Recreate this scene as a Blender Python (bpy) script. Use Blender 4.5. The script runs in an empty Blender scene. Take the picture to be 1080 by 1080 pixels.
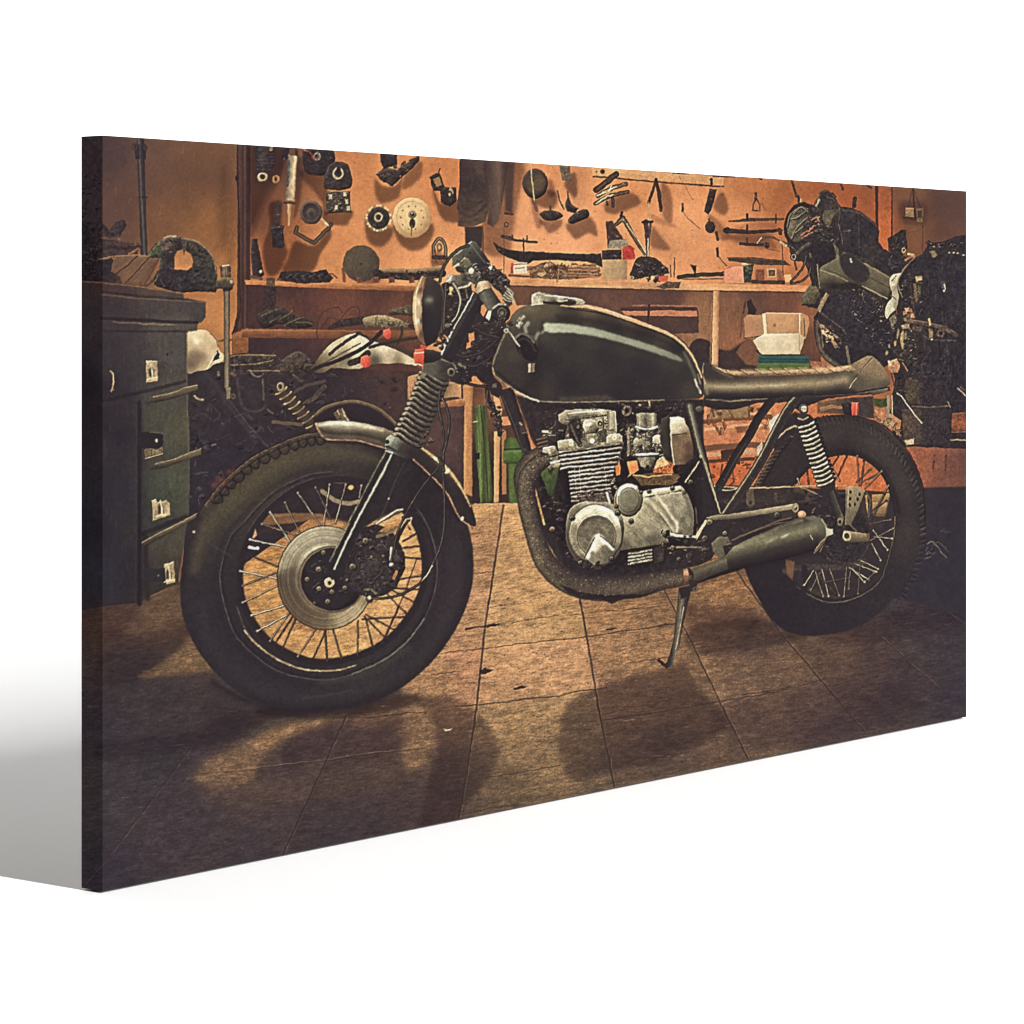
# A canvas print (a garage photograph wrapped over stretcher bars) standing on a white studio floor.
# The printed picture is painted by code into the colours of the flat canvas mesh; no file is read.
import math, numpy as np
try:
    import bpy
except ImportError:          # lets the painting be previewed without Blender
    bpy = None

# ------------------------------------------------------------------ painter
S = 2.0                      # samples per unit of the picture plane
OX, OY, WU, HU = 82.0, 136.0, 942.0, 810.0
W, H = int(WU * S), int(HU * S)
img = np.zeros((H, W, 3), np.float32)
idm = np.zeros((H, W), np.int16)
REG = [None]                 # id -> (name, parent id, label)
CUR = 0
TB = np.random.RandomState(7).rand(256, 256).astype(np.float32)


def I(name, label=None, up=0):
    global CUR
    REG.append((name, up, label))
    CUR = len(REG) - 1
    return CUR


def use(i):
    global CUR
    CUR = i


def vn(x, y):
    xi = np.floor(x).astype(np.int32); yi = np.floor(y).astype(np.int32)
    fx = x - xi; fy = y - yi
    fx = fx * fx * (3 - 2 * fx); fy = fy * fy * (3 - 2 * fy)
    x0 = xi & 255; x1 = (xi + 1) & 255; y0 = yi & 255; y1 = (yi + 1) & 255
    a = TB[y0, x0]; b = TB[y0, x1]; c = TB[y1, x0]; d = TB[y1, x1]
    return (a + (b - a) * fx) * (1 - fy) + (c + (d - c) * fx) * fy


def noise(X, Y, sc, seed=0, ang=0.0, st=1.0, oc=3):
    ca, sa = math.cos(ang), math.sin(ang)
    u = (X * ca + Y * sa) / (sc * st); v = (-X * sa + Y * ca) / sc
    o = 0; am = 1.0; tot = 0
    for k in range(oc):
        o = o + am * vn(u * 2 ** k + seed * 13.7 + k * 31, v * 2 ** k + seed * 7.3 + k * 17)
        tot += am; am *= 0.6
    return (o / tot - 0.5) * 2


def spl(p, closed, n=8):
    p = np.asarray(p, float)
    N = len(p); out = []
    if N < 3:
        return p
    R = range(N if closed else N - 1)
    for k in R:
        if closed:
            a, b, c, d = p[k - 1], p[k], p[(k + 1) % N], p[(k + 2) % N]
        else:
            a, b, c, d = p[max(k - 1, 0)], p[k], p[k + 1], p[min(k + 2, N - 1)]
        for t in np.arange(n) / n:
            out.append(0.5 * (2 * b + (c - a) * t + (2 * a - 5 * b + 4 * c - d) * t * t + (3 * b - a - 3 * c + d) * t ** 3))
    if not closed:
        out.append(p[-1])
    return np.array(out)


def rounded(p, k=7, n=6):
    """a closed outline evened out (no facets between the traced points)"""
    q = spl(p, True, 10); d = np.hypot(*(np.roll(q, -1, 0) - q).T); t = np.concatenate([[0], np.cumsum(d)])
    q = np.concatenate([q, q[:1]]); u = np.linspace(0, t[-1], 240, endpoint=False)
    q = np.stack([np.interp(u, t, q[:, 0]), np.interp(u, t, q[:, 1])], 1)
    return sum(np.roll(q, s_, 0) for s_ in range(-k, k + 1)) / (2 * k + 1)


def box(x0, y0, x1, y1):
    a = max(int((x0 - OX) * S), 0); b = min(int((x1 - OX) * S) + 2, W)
    c = max(int((y0 - OY) * S), 0); d = min(int((y1 - OY) * S) + 2, H)
    if a >= b or c >= d:
        return None
    X = (np.arange(a, b) + .5) / S + OX; Y = (np.arange(c, d) + .5) / S + OY
    X, Y = np.meshgrid(X.astype(np.float32), Y.astype(np.float32))
    return slice(c, d), slice(a, b), X, Y


def ramp(t, st):
    xs = [s[0] for s in st]
    return np.stack([np.interp(t, xs, [s[1][k] for s in st]) for k in range(3)], -1).astype(np.float32)


def colour(c, X, Y):
    if not isinstance(c[0], str):
        return np.broadcast_to(np.array(c, np.float32), X.shape + (3,)).copy()
    if c[0] == 'l':
        (x0, y0), (x1, y1) = c[1], c[2]
        dx, dy = x1 - x0, y1 - y0
        return ramp(((X - x0) * dx + (Y - y0) * dy) / (dx * dx + dy * dy), c[3])
    if c[0] == 'r':
        return ramp(np.hypot((X - c[1]) / c[3], (Y - c[2]) / c[4]), c[5])
    if c[0] == 'f':
        k = 6 if X.size > 60000 else 1
        xs, ys = X[::k, ::k], Y[::k, ::k]
        wt = np.zeros(xs.shape, np.float32); acc = np.zeros(xs.shape + (3,), np.float32)
        s2 = c[2] ** 2 if len(c) > 2 else 144.0
        for x, y, q in c[1]:
            w = 1 / ((xs - x) ** 2 + (ys - y) ** 2 + s2) ** 1.6
            wt += w; acc += w[..., None] * np.array(q, np.float32)
        o = acc / wt[..., None]
        if k > 1:
            gy = np.minimum(np.arange(X.shape[0]) / k, o.shape[0] - 1.001); gx = np.minimum(np.arange(X.shape[1]) / k, o.shape[1] - 1.001)
            yi = gy.astype(int); xi = gx.astype(int); fy = (gy - yi)[:, None, None]; fx = (gx - xi)[None, :, None]
            y1 = np.minimum(yi + 1, o.shape[0] - 1); x1 = np.minimum(xi + 1, o.shape[1] - 1)
            o = (o[yi][:, xi] * (1 - fx) + o[yi][:, x1] * fx) * (1 - fy) + (o[y1][:, xi] * (1 - fx) + o[y1][:, x1] * fx) * fy
        return o.astype(np.float32)


LX, LY = -0.45, -0.89


def put(sl, d, X, Y, c, f, a, m, bev, tex, ids):
    cov = np.clip(0.5 - d / (2 * f), 0, 1) if f < 1.2 else 1 / (1 + np.exp(np.clip(d / (f * .45), -30, 30)))
    if isinstance(a, tuple):      # opacity broken up by noise: (alpha, scale, amount, seed)
        cov = cov * np.clip(a[0] + a[2] * noise(X, Y, a[1], a[3] if len(a) > 3 else 5), 0, 1)
    else:
        cov = cov * a
    col = colour(c, X, Y)
    if bev:
        gy, gx = np.gradient(d)
        nl = (gx * LX + gy * LY) / (np.hypot(gx, gy) + 1e-6)
        col = col + (bev[0] * nl * np.exp(np.minimum(d, 0) / bev[1]))[..., None]
    for t in (tex if isinstance(tex, list) else [tex] if tex else []):
        col = col * (1 + t[0] * noise(X, Y, *t[1:]))[..., None]
    k = cov[..., None]
    v = img[sl]
    if m == 'n':
        v[...] = v * (1 - k) + col * k
        if ids:
            idm[sl][cov > .5] = CUR
    elif m == 'm':
        v[...] = v * (1 - k + k * col / 255)
    else:
        v[...] = v + col * k


def P(p, c, sm=0, f=.6, a=1, m='n', bev=None, tex=None, j=0, i=1):
    """filled polygon; sm: smooth outline; f: edge softness; bev: (amount, width) edge light; tex: (amount, scale...)"""
    q = spl(p, True) if sm else np.asarray(p, float)
    if j:
        if not sm:
            q = np.concatenate([np.linspace(q[k], q[(k + 1) % len(q)], 8, endpoint=False) for k in range(len(q))])
        n1 = noise(q[:, 0], q[:, 1], 5.0, 3); n2 = noise(q[:, 0], q[:, 1], 5.0, 9)
        q = q + np.stack([n1, n2], 1) * j
    e = 3 * f + 2
    b = box(q[:, 0].min() - e, q[:, 1].min() - e, q[:, 0].max() + e, q[:, 1].max() + e)
    if b is None:
        return
    sl, X, Y = (b[0], b[1]), b[2], b[3]
    ins = np.zeros(X.shape, bool); d2 = np.full(X.shape, 1e9, np.float32)
    for k in range(len(q)):
        x0, y0 = q[k]; x1, y1 = q[(k + 1) % len(q)]
        dx, dy = x1 - x0, y1 - y0
        L2 = dx * dx + dy * dy
        if L2 < 1e-9:
            continue
        t = np.clip(((X - x0) * dx + (Y - y0) * dy) / L2, 0, 1)
        np.minimum(d2, (X - x0 - t * dx) ** 2 + (Y - y0 - t * dy) ** 2, out=d2)
        if y0 != y1:
            ins ^= ((Y >= y0) != (Y >= y1)) & (X < x0 + (Y - y0) * dx / dy)
    d = np.sqrt(d2); d[ins] *= -1
    put(sl, d, X, Y, c, f, a, m, bev, tex, i)


def E(cx, cy, rx, ry, c, rot=0, hole=None, f=.6, a=1, m='n', bev=None, tex=None, i=1):
    """ellipse, or with hole=(share of the radii) a ring"""
    R = max(rx, ry) + 3 * f + 2
    b = box(cx - R, cy - R, cx + R, cy + R)
    if b is None:
        return
    sl, X, Y = (b[0], b[1]), b[2], b[3]
    ca, sa = math.cos(rot), math.sin(rot)
    u = (X - cx) * ca + (Y - cy) * sa; v = -(X - cx) * sa + (Y - cy) * ca

    def sd(ax, ay):
        k = np.hypot(u / ax, v / ay)
        return k * (k - 1) / (np.hypot(u / ax ** 2, v / ay ** 2) + 1e-6)
    d = sd(rx, ry)
    if hole:
        d = np.maximum(d, -sd(rx * hole, ry * hole))
    put(sl, d, X, Y, c, f, a, m, bev, tex, i)


def L(p, w, c, sm=0, prof=None, f=.5, a=1, m='n', tex=None, i=1, j=0):
    """stroke of half-width w (number or list along p); prof: colours across it, -1 left .. 1 right"""
    p = np.asarray(p, float)
    ws = np.full(len(p), float(w)) if np.isscalar(w) else np.asarray(w, float)
    if sm:
        q = spl(p, False); ws = np.interp(np.linspace(0, 1, len(q)), np.linspace(0, 1, len(p)), ws)
    else:
        q = p
    if j:
        q = np.concatenate([np.linspace(q[k], q[k + 1], 6, endpoint=False) for k in range(len(q) - 1)] + [q[-1:]])
        ws = np.interp(np.linspace(0, 1, len(q)), np.linspace(0, 1, len(ws)), ws)
        q = q + j * np.stack([noise(q[:, 0], q[:, 1], 3., 4), noise(q[:, 0], q[:, 1], 3., 8)], 1)
    if ws.max() < 1.25 and not isinstance(a, tuple) and not prof:     # thin lines are broken up and uneven
        a = (a * .86, 4.5, .5 * a, int(abs(p[0, 0])) % 50)
    e = ws.max() + 3 * f + 2
    b = box(q[:, 0].min() - e, q[:, 1].min() - e, q[:, 0].max() + e, q[:, 1].max() + e)
    if b is None:
        return
    sl, X, Y = (b[0], b[1]), b[2], b[3]
    bd = np.full(X.shape, 1e9, np.float32); off = np.zeros(X.shape, np.float32)
    for k in range(len(q) - 1):
        x0, y0 = q[k]; x1, y1 = q[k + 1]
        dx, dy = x1 - x0, y1 - y0
        L2 = dx * dx + dy * dy
        if L2 < 1e-9:
            continue
        t = np.clip(((X - x0) * dx + (Y - y0) * dy) / L2, 0, 1)
        wk = ws[k] + (ws[k + 1] - ws[k]) * t
        ds = np.sqrt((X - x0 - t * dx) ** 2 + (Y - y0 - t * dy) ** 2)
        d = ds - wk
        u = d < bd
        bd = np.where(u, d, bd)
        if prof:
            sg = np.sign((X - x0) * -dy + (Y - y0) * dx)
            off = np.where(u, sg * ds / np.maximum(wk, .1), off)
    if prof:
        col = ramp(off, prof)
        cov = np.clip(0.5 - bd / (2 * f), 0, 1) * a
        for t in (tex if isinstance(tex, list) else [tex] if tex else []):
            col = col * (1 + t[0] * noise(X, Y, *t[1:]))[..., None]
        v = img[sl]; k = cov[..., None]
        v[...] = v * (1 - k) + col * k
        if i:
            idm[sl][cov > .5] = CUR
    else:
        put(sl, bd, X, Y, c, f, a, m, None, tex, i)


def inside(p, x, y):
    r = False
    for k in range(len(p)):
        (x0, y0), (x1, y1) = p[k - 1], p[k]
        if (y0 > y) != (y1 > y) and x < x0 + (y - y0) * (x1 - x0) / (y1 - y0):
            r = not r
    return r


def clutter(p, n, seed, dark, light, s=(2, 7), glint=.35):
    """small greasy machine parts inside the polygon p: dark lumps, rods, bolts and painted glints"""
    r = np.random.RandomState(seed)
    xs = [q[0] for q in p]; ys = [q[1] for q in p]
    k = 0; guard = 0
    while k < n and guard < n * 20:
        guard += 1
        x = r.uniform(min(xs), max(xs)); y = r.uniform(min(ys), max(ys))
        if not inside(p, x, y):
            continue
        k += 1
        z = r.uniform(*s); an = r.uniform(0, math.pi); t = r.rand()
        dk = np.array(dark) * r.uniform(.75, 1.3); lt = np.array(light) * r.uniform(.45, 1.0)
        if t < .5:
            n_ = 7; q = [(x + z * r.uniform(.35, 1) * math.cos(q_ * math.tau / n_), y + z * r.uniform(.3, .8) * math.sin(q_ * math.tau / n_)) for q_ in range(n_)]
            P(q, tuple(dk), sm=int(r.rand() < .5), bev=(30 * r.rand() + 6, 1.2), tex=(.35, 2.5, seed), f=.7)
        elif t < .9:
            dx, dy = math.cos(an) * z, math.sin(an) * z
            L([(x - dx, y - dy), (x + dx * .2, y + dy * .1 + r.uniform(-1, 1)), (x + dx, y + dy)], r.uniform(.5, 1.6), tuple(dk), prof=[(-1, tuple(dk * .8)), (-.3, tuple(dk * 1.35)), (1, tuple(dk * .6))], j=.9, a=.85)
        else:
            E(x, y, z * .35, z * .35, tuple(dk * 1.3), 0, hole=.5, f=.5)
        if r.rand() < glint:
            an2 = r.uniform(-.8, .8); l = r.uniform(.5, z * .6)
            L([(x - l * math.cos(an2), y - z * .3 - l * math.sin(an2)), (x + l * math.cos(an2), y - z * .3 + l * math.sin(an2))], r.uniform(.25, .65), tuple(lt), f=.45, a=r.uniform(.3, .95), j=.7)


def sh(p, k=.5, f=3, sm=1):
    """soft shade inside the printed picture"""
    P(p, (255 * k, 255 * k * .97, 255 * k), sm=sm, f=f, m='m')


def spring(p0, p1, hw, n, lt, dk, w=1.4, lean=.22):
    (x0, y0), (x1, y1) = p0, p1
    ln = math.hypot(x1 - x0, y1 - y0); ax, ay = (x1 - x0) / ln, (y1 - y0) / ln
    nx, ny = -ay, ax
    if nx < 0:
        nx, ny = -nx, -ny
    L([p0, p1], hw * .9, dk, f=.8)
    for k in range(n):
        t = (k + .5) / n; cx, cy = x0 + (x1 - x0) * t, y0 + (y1 - y0) * t
        pts = []
        for s_ in np.linspace(-1, 1, 9):
            bow = (1 - s_ * s_) * hw * .18 + s_ * hw * lean
            pts.append((cx + nx * hw * s_ + ax * bow, cy + ny * hw * s_ + ay * bow))
        L(pts, w + .5, tuple(np.array(dk) * .7), f=.6)
        lt_ = np.array(lt) * (0.85 + .3 * TB[k, 3])
        L(pts[:-1], w * .8, lt, prof=[(-1, tuple(lt_)), (.2, tuple(lt_ * .75)), (1, tuple(lt_ * .35))], f=.5, tex=(.35, 2.5, k))


def bolt(x, y, r, c=(150, 135, 108)):
    c = np.array(c, float)
    E(x + .3, y + .4, r + .7, r + .7, (36, 31, 31), f=.9, a=.75)
    E(x, y, r * .9, r * .9, tuple(c * .62), bev=(60, r * .5), f=.7, tex=(.3, 1.6, int(x * 3)))
    E(x - r * .05, y + r * .1, r * .4, r * .4, tuple(c * .42), f=.6, a=.8)


# ------------------------------------------------------------------ the printed picture: the garage
def paint_room():
    I('printed_wall', 'orange plastered garage wall in the printed picture')
    wall = [(95, 150, (58, 48, 50)), (120, 160, (78, 60, 56)), (120, 220, (92, 66, 56)), (160, 180, (104, 75, 60)), (175, 235, (126, 86, 61)), (220, 170, (112, 78, 59)),
            (240, 160, (116, 80, 58)), (225, 240, (146, 98, 62)), (200, 300, (168, 110, 68)), (225, 330, (196, 132, 82)), (240, 290, (176, 116, 70)), (120, 290, (84, 60, 54)), (200, 360, (176, 116, 72)),
            (285, 170, (96, 62, 50)), (275, 230, (112, 70, 50)), (300, 250, (160, 98, 62)), (345, 260, (205, 135, 86)), (380, 230, (210, 140, 90)), (375, 190, (196, 126, 80)),
            (420, 200, (212, 142, 92)), (450, 280, (226, 154, 102)), (470, 180, (196, 124, 78)), (360, 285, (208, 138, 88)), (285, 280, (168, 102, 64)),
            (560, 235, (228, 158, 110)), (600, 250, (232, 162, 114)), (570, 180, (214, 142, 94)), (680, 200, (206, 136, 88)), (660, 240, (218, 148, 98)), (720, 240, (226, 156, 106)), (720, 280, (222, 150, 102)),
            (780, 230, (214, 142, 94)), (800, 200, (186, 114, 70)), (830, 210, (166, 98, 60)), (820, 280, (190, 118, 76)), (880, 205, (160, 88, 54)), (915, 240, (172, 92, 54)), (934, 230, (168, 90, 56)), (935, 270, (186, 100, 58)),
            (960, 250, (130, 88, 62)), (955, 215, (112, 78, 58)), (1000, 215, (86, 62, 54)), (1005, 245, (96, 66, 56)), (975, 270, (118, 76, 56))]
    P([(80, 130), (1030, 130), (1030, 560), (80, 660)], ('f', wall, 14), tex=[(.06, 34., 2), (.04, 8., 4), (.035, 1.5, 6)])
    P([(78, 130), (107.6, 130), (107.6, 302), (78, 302)], (58, 48, 50), f=1.2, tex=[(.2, 5., 3), (.15, 1.6, 4)])
    # stains and streaks of the plaster
    for x, y, w_, h_, k in [(236, 215, 7, 45, .82), (205, 200, 16, 30, .93), (243, 300, 5, 40, .9), (610, 200, 10, 22, .93), (700, 265, 14, 20, .95), (985, 235, 10, 40, .9), (955, 255, 6, 30, .86), (150, 200, 8, 40, .94)]:
        E(x, y, w_, h_, (255 * k,) * 3, f=7, m='m', i=0)
    r = np.random.RandomState(3)
    for k in range(200):
        x = r.uniform(265, 850); y = r.uniform(165, 295)
        E(x, y, r.uniform(.2, .7) * (1 + (k % 17 == 0)), r.uniform(.2, .6), (90, 56, 42), f=.6, a=r.uniform(.15, .55))
    for k in range(70):
        x = r.uniform(110, 250); y = r.uniform(150, 300)
        L([(x, y), (x + r.uniform(-5, 5), y + r.uniform(-3, 12))], .3, (170, 122, 84) if k % 2 else (80, 54, 44), f=.5, a=.35)

    # floor
    I('printed_floor', 'worn tiled floor lit by a lamp in the printed picture')
    FP = [(80, 645), (108, 640), (148, 635), (192, 612), (250, 560), (330, 540), (440, 528), (486, 529), (553, 529), (700, 560), (800, 590), (930, 625), (1030, 640), (1030, 960), (80, 960)]
    fl = [(120, 650, (92, 70, 55)), (175, 645, (98, 75, 57)), (110, 690, (62, 52, 49)), (150, 720, (56, 49, 49)), (110, 760, (52, 46, 49)), (190, 740, (58, 50, 49)), (240, 760, (56, 48, 48)), (130, 830, (60, 54, 54)), (110, 920, (52, 48, 52)), (200, 870, (61, 54, 54)), (170, 800, (54, 49, 50)),
          (290, 800, (72, 60, 54)), (350, 790, (76, 63, 56)), (260, 850, (72, 61, 55)), (330, 850, (68, 58, 55)), (260, 895, (60, 53, 53)), (400, 800, (82, 67, 57)), (420, 850, (74, 62, 56)), (470, 830, (84, 69, 59)), (350, 890, (60, 53, 53)), (400, 870, (64, 55, 54)),
          (475, 722, (160, 127, 92)), (500, 690, (164, 130, 95)), (510, 640, (168, 133, 98)), (520, 590, (162, 127, 92)), (540, 545, (176, 138, 98)), (560, 620, (168, 132, 95)), (560, 690, (172, 138, 101)), (600, 720, (164, 131, 96)), (650, 680, (160, 127, 92)), (640, 640, (156, 121, 85)), (690, 690, (148, 117, 84)),
          (545, 770, (146, 117, 86)), (580, 800, (126, 102, 77)), (540, 830, (108, 88, 68)), (620, 760, (130, 105, 79)), (680, 740, (126, 101, 76)), (640, 815, (100, 82, 66)), (700, 790, (96, 79, 65)), (740, 730, (122, 98, 74)), (740, 640, (124, 96, 68)), (770, 620, (136, 102, 70)), (800, 690, (98, 79, 63)),
          (800, 725, (112, 90, 69)), (840, 700, (106, 85, 65)), (790, 760, (96, 79, 64)), (860, 740, (92, 75, 62)), (890, 690, (98, 78, 61)), (910, 725, (82, 67, 58)), (930, 690, (78, 63, 56)), (970, 660, (63, 54, 54)), (960, 700, (68, 58, 56)), (1000, 690, (58, 51, 54)), (1010, 730, (54, 48, 53)), (940, 735, (68, 58, 56)), (880, 770, (74, 62, 58)), (950, 635, (58, 50, 51)), (1000, 640, (52, 46, 50)),
          (290, 620, (172, 130, 84)), (270, 590, (172, 127, 80)), (300, 560, (158, 112, 73)), (320, 670, (176, 134, 90)), (360, 680, (182, 142, 96)), (400, 660, (184, 144, 100)), (430, 620, (190, 148, 104)), (435, 570, (184, 143, 99))]
    P(FP, ('f', fl, 16), f=1.0)
    lit = (132, 105, 75)
    for p, c_, f_, a_ in [([(146, 714), (172, 697), (192, 680), (206, 668), (216, 688), (226, 706), (208, 709), (180, 713)], (118, 92, 66), 3, .85), ([(100, 640), (150, 636), (195, 615), (200, 650), (170, 668), (130, 676), (100, 690)], (100, 77, 58), 5, .5),
                          ([(206, 818), (222, 800), (250, 786), (285, 770), (320, 759), (362, 750), (368, 757), (335, 765), (306, 776), (288, 790), (272, 806), (268, 822), (240, 832), (214, 830)], lit, 6, .7), ([(270, 784), (300, 768), (345, 757), (362, 753), (330, 764), (300, 776), (280, 790)], (160, 126, 88), 4, .45),
                          ([(372, 755), (400, 748), (440, 745), (470, 748), (462, 758), (430, 755), (400, 760), (380, 766)], (136, 108, 78), 4, .7), ([(424, 764), (436, 757), (452, 764), (457, 785), (450, 806), (432, 814), (424, 796)], (142, 114, 82), 6, .75), ([(214, 830), (260, 826), (330, 818), (400, 812), (430, 822), (380, 838), (300, 846), (230, 846)], (88, 72, 60), 6, .6)]:
        P(p, c_, sm=1, f=f_, a=a_)
    for p, k, f_ in [([(108, 668), (160, 668), (196, 650), (204, 668), (180, 690), (148, 716), (108, 722)], .8, 4), ([(108, 784), (150, 778), (200, 770), (245, 752), (290, 742), (330, 748), (300, 757), (266, 768), (236, 784), (190, 793), (108, 800)], .78, 4),
                     ([(296, 800), (302, 784), (318, 772), (340, 768), (352, 776), (350, 790), (330, 804), (306, 810)], .86, 3), ([(340, 762), (400, 754), (430, 762), (426, 790), (400, 800), (360, 800)], .9, 4), ([(440, 737), (476, 735), (500, 747), (518, 770), (526, 795), (514, 822), (494, 846), (478, 872), (445, 880), (452, 820), (462, 790), (458, 762)], .74, 3.5),
                     ([(591, 800), (590, 770), (596, 748), (606, 736), (628, 726), (655, 716), (700, 706), (722, 704), (738, 728), (758, 746), (764, 770), (700, 800), (640, 815), (606, 822)], .74, 3.5), ([(726, 664), (760, 655), (800, 652), (840, 664), (850, 672), (800, 684), (750, 690), (728, 684)], .66, 4), ([(722, 628), (740, 640), (790, 640), (800, 662), (760, 664), (726, 660)], .78, 4), ([(300, 744), (420, 732), (440, 740), (400, 752), (330, 758), (270, 752)], .55, 3),
                     ([(760, 746), (830, 730), (900, 720), (960, 724), (960, 760), (800, 790), (768, 770)], .9, 6), ([(860, 664), (960, 640), (1020, 645), (1020, 662), (900, 680)], .82, 5)]:
        sh(p, k, f_)
    P(FP, (255, 255, 255), f=1.0, m='m', i=0, tex=[(.15, 1.5, 11, -.13, 5.), (.13, 7., 12, -.13, 2.), (.12, 2.6, 15, -.13, 2.), (.16, .8, 14, -.13, 1.8)])
    for p, k in [([(531, 533), (512, 658), (484, 864), (298, 902), (365, 756), (440, 588)], .95), ([(612, 632), (648, 829), (789, 800), (694, 612)], .94), ([(694, 612), (789, 800), (912, 772), (773, 597)], 1.03), ([(773, 597), (912, 772), (990, 725), (900, 650)], .95), ([(200, 791), (84, 938), (298, 902), (365, 756)], 1.04), ([(470, 688), (625, 671), (639, 725), (480, 745)], 1.04)]:
        sh(p, k, 1.0, 0)
    r = np.random.RandomState(11)
    # plank grain: bright scratches and dark cracks running along the boards
    for k in range(1500):
        x = r.uniform(90, 1015); y = r.uniform(545, 930)
        l = r.uniform(2, 13); s_ = -.13 + r.uniform(-.06, .06)
        dk = r.rand() < .62
        L([(x, y), (x + l * .5, y + s_ * l * .5 + r.uniform(-.5, .5)), (x + l, y + s_ * l)], r.uniform(.12, .5), (52, 38, 34) if dk else (200, 164, 120), f=.5, a=r.uniform(.08, .45) if y < 800 and 400 < x < 780 else r.uniform(.03, .18), i=0, j=.5)
    for k in range(620):
        x = r.uniform(300, 900); y = r.uniform(560, 860)
        E(x, y, r.uniform(.3, 1.3), r.uniform(.2, .6), (50, 38, 33), f=.5, a=r.uniform(.2, .75), i=0)
    ck = (48, 37, 34)
    for q, w_, a in [([(470, 688), (500, 685), (540, 680), (570, 676.5), (625, 671), (660, 665), (713, 658)], .45, .7), ([(491, 664), (500, 661), (512, 661), (526, 658.5)], .9, .8), ([(480, 745), (505, 743), (560, 737), (590, 734), (600, 731), (639, 725.5)], .5, .8),
                     ([(495, 823), (540, 816), (590, 807)], .4, .6), ([(636, 760), (700, 750), (760, 739.5), (800, 733), (832, 727)], .45, .7), ([(340, 758), (365, 756), (390, 757), (420, 753), (450, 751)], .5, .6), ([(483, 860), (520, 852), (545, 849)], .4, .5),
                     ([(500, 605), (520, 603)], .4, .4), ([(640, 645), (680, 641), (697, 639)], .4, .5), ([(540, 657), (572, 651), (612, 648)], .4, .4), ([(660, 700), (700, 694), (720, 690)], .4, .4), ([(782, 733), (840, 724), (870, 716)], .45, .5), ([(460, 655), (490, 650)], .4, .5), ([(455, 712), (480, 708)], .5, .5), ([(640, 664), (650, 662)], .9, .6), ([(694, 660), (702, 658.5)], 1., .6)]:
        L(q, w_, ck, f=.5, a=(a, 9., .5), i=0, j=1.3)
    for q in [[(210, 815), (250, 812), (300, 806), (350, 800), (400, 793), (450, 787.5)], [(160, 706), (180, 703)]]:
        L(q, .4, (138, 112, 84), f=.5, a=(.5, 8., .6), i=0, j=1.2)
        L([(x, y + 1.1) for x, y in q], .5, (46, 38, 38), f=.5, a=.45, i=0, j=1.0)
    for q, w_ in [([(531, 533), (521, 600), (512, 658), (503, 743), (494, 805), (484, 864)], .95), ([(612, 632), (622, 690), (631, 745), (648, 829)], .95), ([(694, 612), (700.6, 623), (723.5, 665), (758.7, 739), (789, 800)], .7), ([(773, 597), (800, 635), (826, 670), (861, 712), (912, 772)], .7),
                  ([(917, 661), (940, 681), (960, 700), (990, 725)], .5), ([(984, 631), (1004, 649), (1020, 660)], .4), ([(365, 756), (345, 800), (322, 850), (298, 902)], .8), ([(200, 791), (150, 857), (110, 909), (84, 938)], .55), ([(440, 588), (425, 630), (404, 679)], .5)]:
        L(q, w_ * 1.1, (52, 42, 39), f=.7, a=(.8, 14., .35), i=0, j=.8)
        L([(x + 1.4, y) for x, y in q], .35, (180, 144, 106), f=.5, a=(.2, 10., .35), i=0, j=.8)
    # litter
    for p in [[(505, 708), (510, 706), (512, 703.5), (514, 706), (520, 706.5), (516, 709), (512, 711), (507, 711)], [(541, 725.5), (547, 724), (551, 722.5), (556, 724), (550, 726), (543, 727.5)], [(513, 660), (520, 657.5), (528, 659), (520, 660.5)]]:
        P(p, (52, 41, 38), f=.5, j=.9, i=0)
    P([(468, 769), (472, 769.4), (477, 768), (475, 770), (470, 771)], (205, 180, 140), f=.5, i=0, j=.4)

    # dark space under the benches behind the motorcycle
    I('printed_workbench', 'dark workbench underside behind the motorcycle in the printed picture')
    P([(196, 388), (262, 378), (332, 386), (440, 386), (491, 425), (491, 530), (440, 530), (330, 545), (192, 640), (196, 500)], ('f', [(200, 400, (50, 44, 44)), (300, 400, (50, 42, 43)), (420, 400, (72, 52, 46)), (470, 470, (84, 62, 56)), (475, 520, (64, 50, 50)), (350, 430, (46, 39, 42)), (250, 500, (44, 39, 43)), (200, 600, (44, 40, 44)), (300, 520, (44, 38, 41))], 20), tex=[(.14, 12., 3), (.1, 3., 4)])
    clutter([(200, 395), (330, 395), (420, 392), (428, 430), (330, 440), (290, 470), (240, 500), (200, 560)], 150, 5, (50, 44, 45), (130, 118, 98), (2, 6), .12)
    for q in [[(236, 415), (262, 448), (290, 480)], [(245, 395), (252, 405)], [(205, 500), (218, 498)], [(288, 444), (318, 447)], [(228, 360), (250, 358)]]:
        L(q, 1.0, (78, 72, 66), f=.7, a=.8, j=.6)
    for k in range(6):
        for c_ in range(9):
            E(362 + c_ * 7 + k % 2 * 3, 399 + k * 5, 2.6, 2, (58, 47, 46), hole=.55, a=.6)
    # lower right: bench behind the rear wheel
    I('printed_back_bench', 'orange storage bench behind the rear wheel in the printed picture')
    P([(730, 425), (905, 420), (1030, 466), (1030, 520), (960, 520), (930, 545), (740, 545)], ('f', [(760, 450, (198, 128, 88)), (800, 470, (206, 136, 94)), (790, 500, (196, 104, 62)), (750, 505, (190, 100, 60)), (900, 500, (206, 118, 74)), (920, 515, (196, 108, 66)), (850, 500, (190, 102, 62)), (1000, 495, (122, 78, 64)), (960, 490, (160, 94, 66)), (930, 440, (160, 104, 76)), (1020, 490, (100, 66, 56)), (980, 480, (150, 92, 70))], 10), tex=[(.1, 9., 5), (.12, 2.5, 7)])
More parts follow.
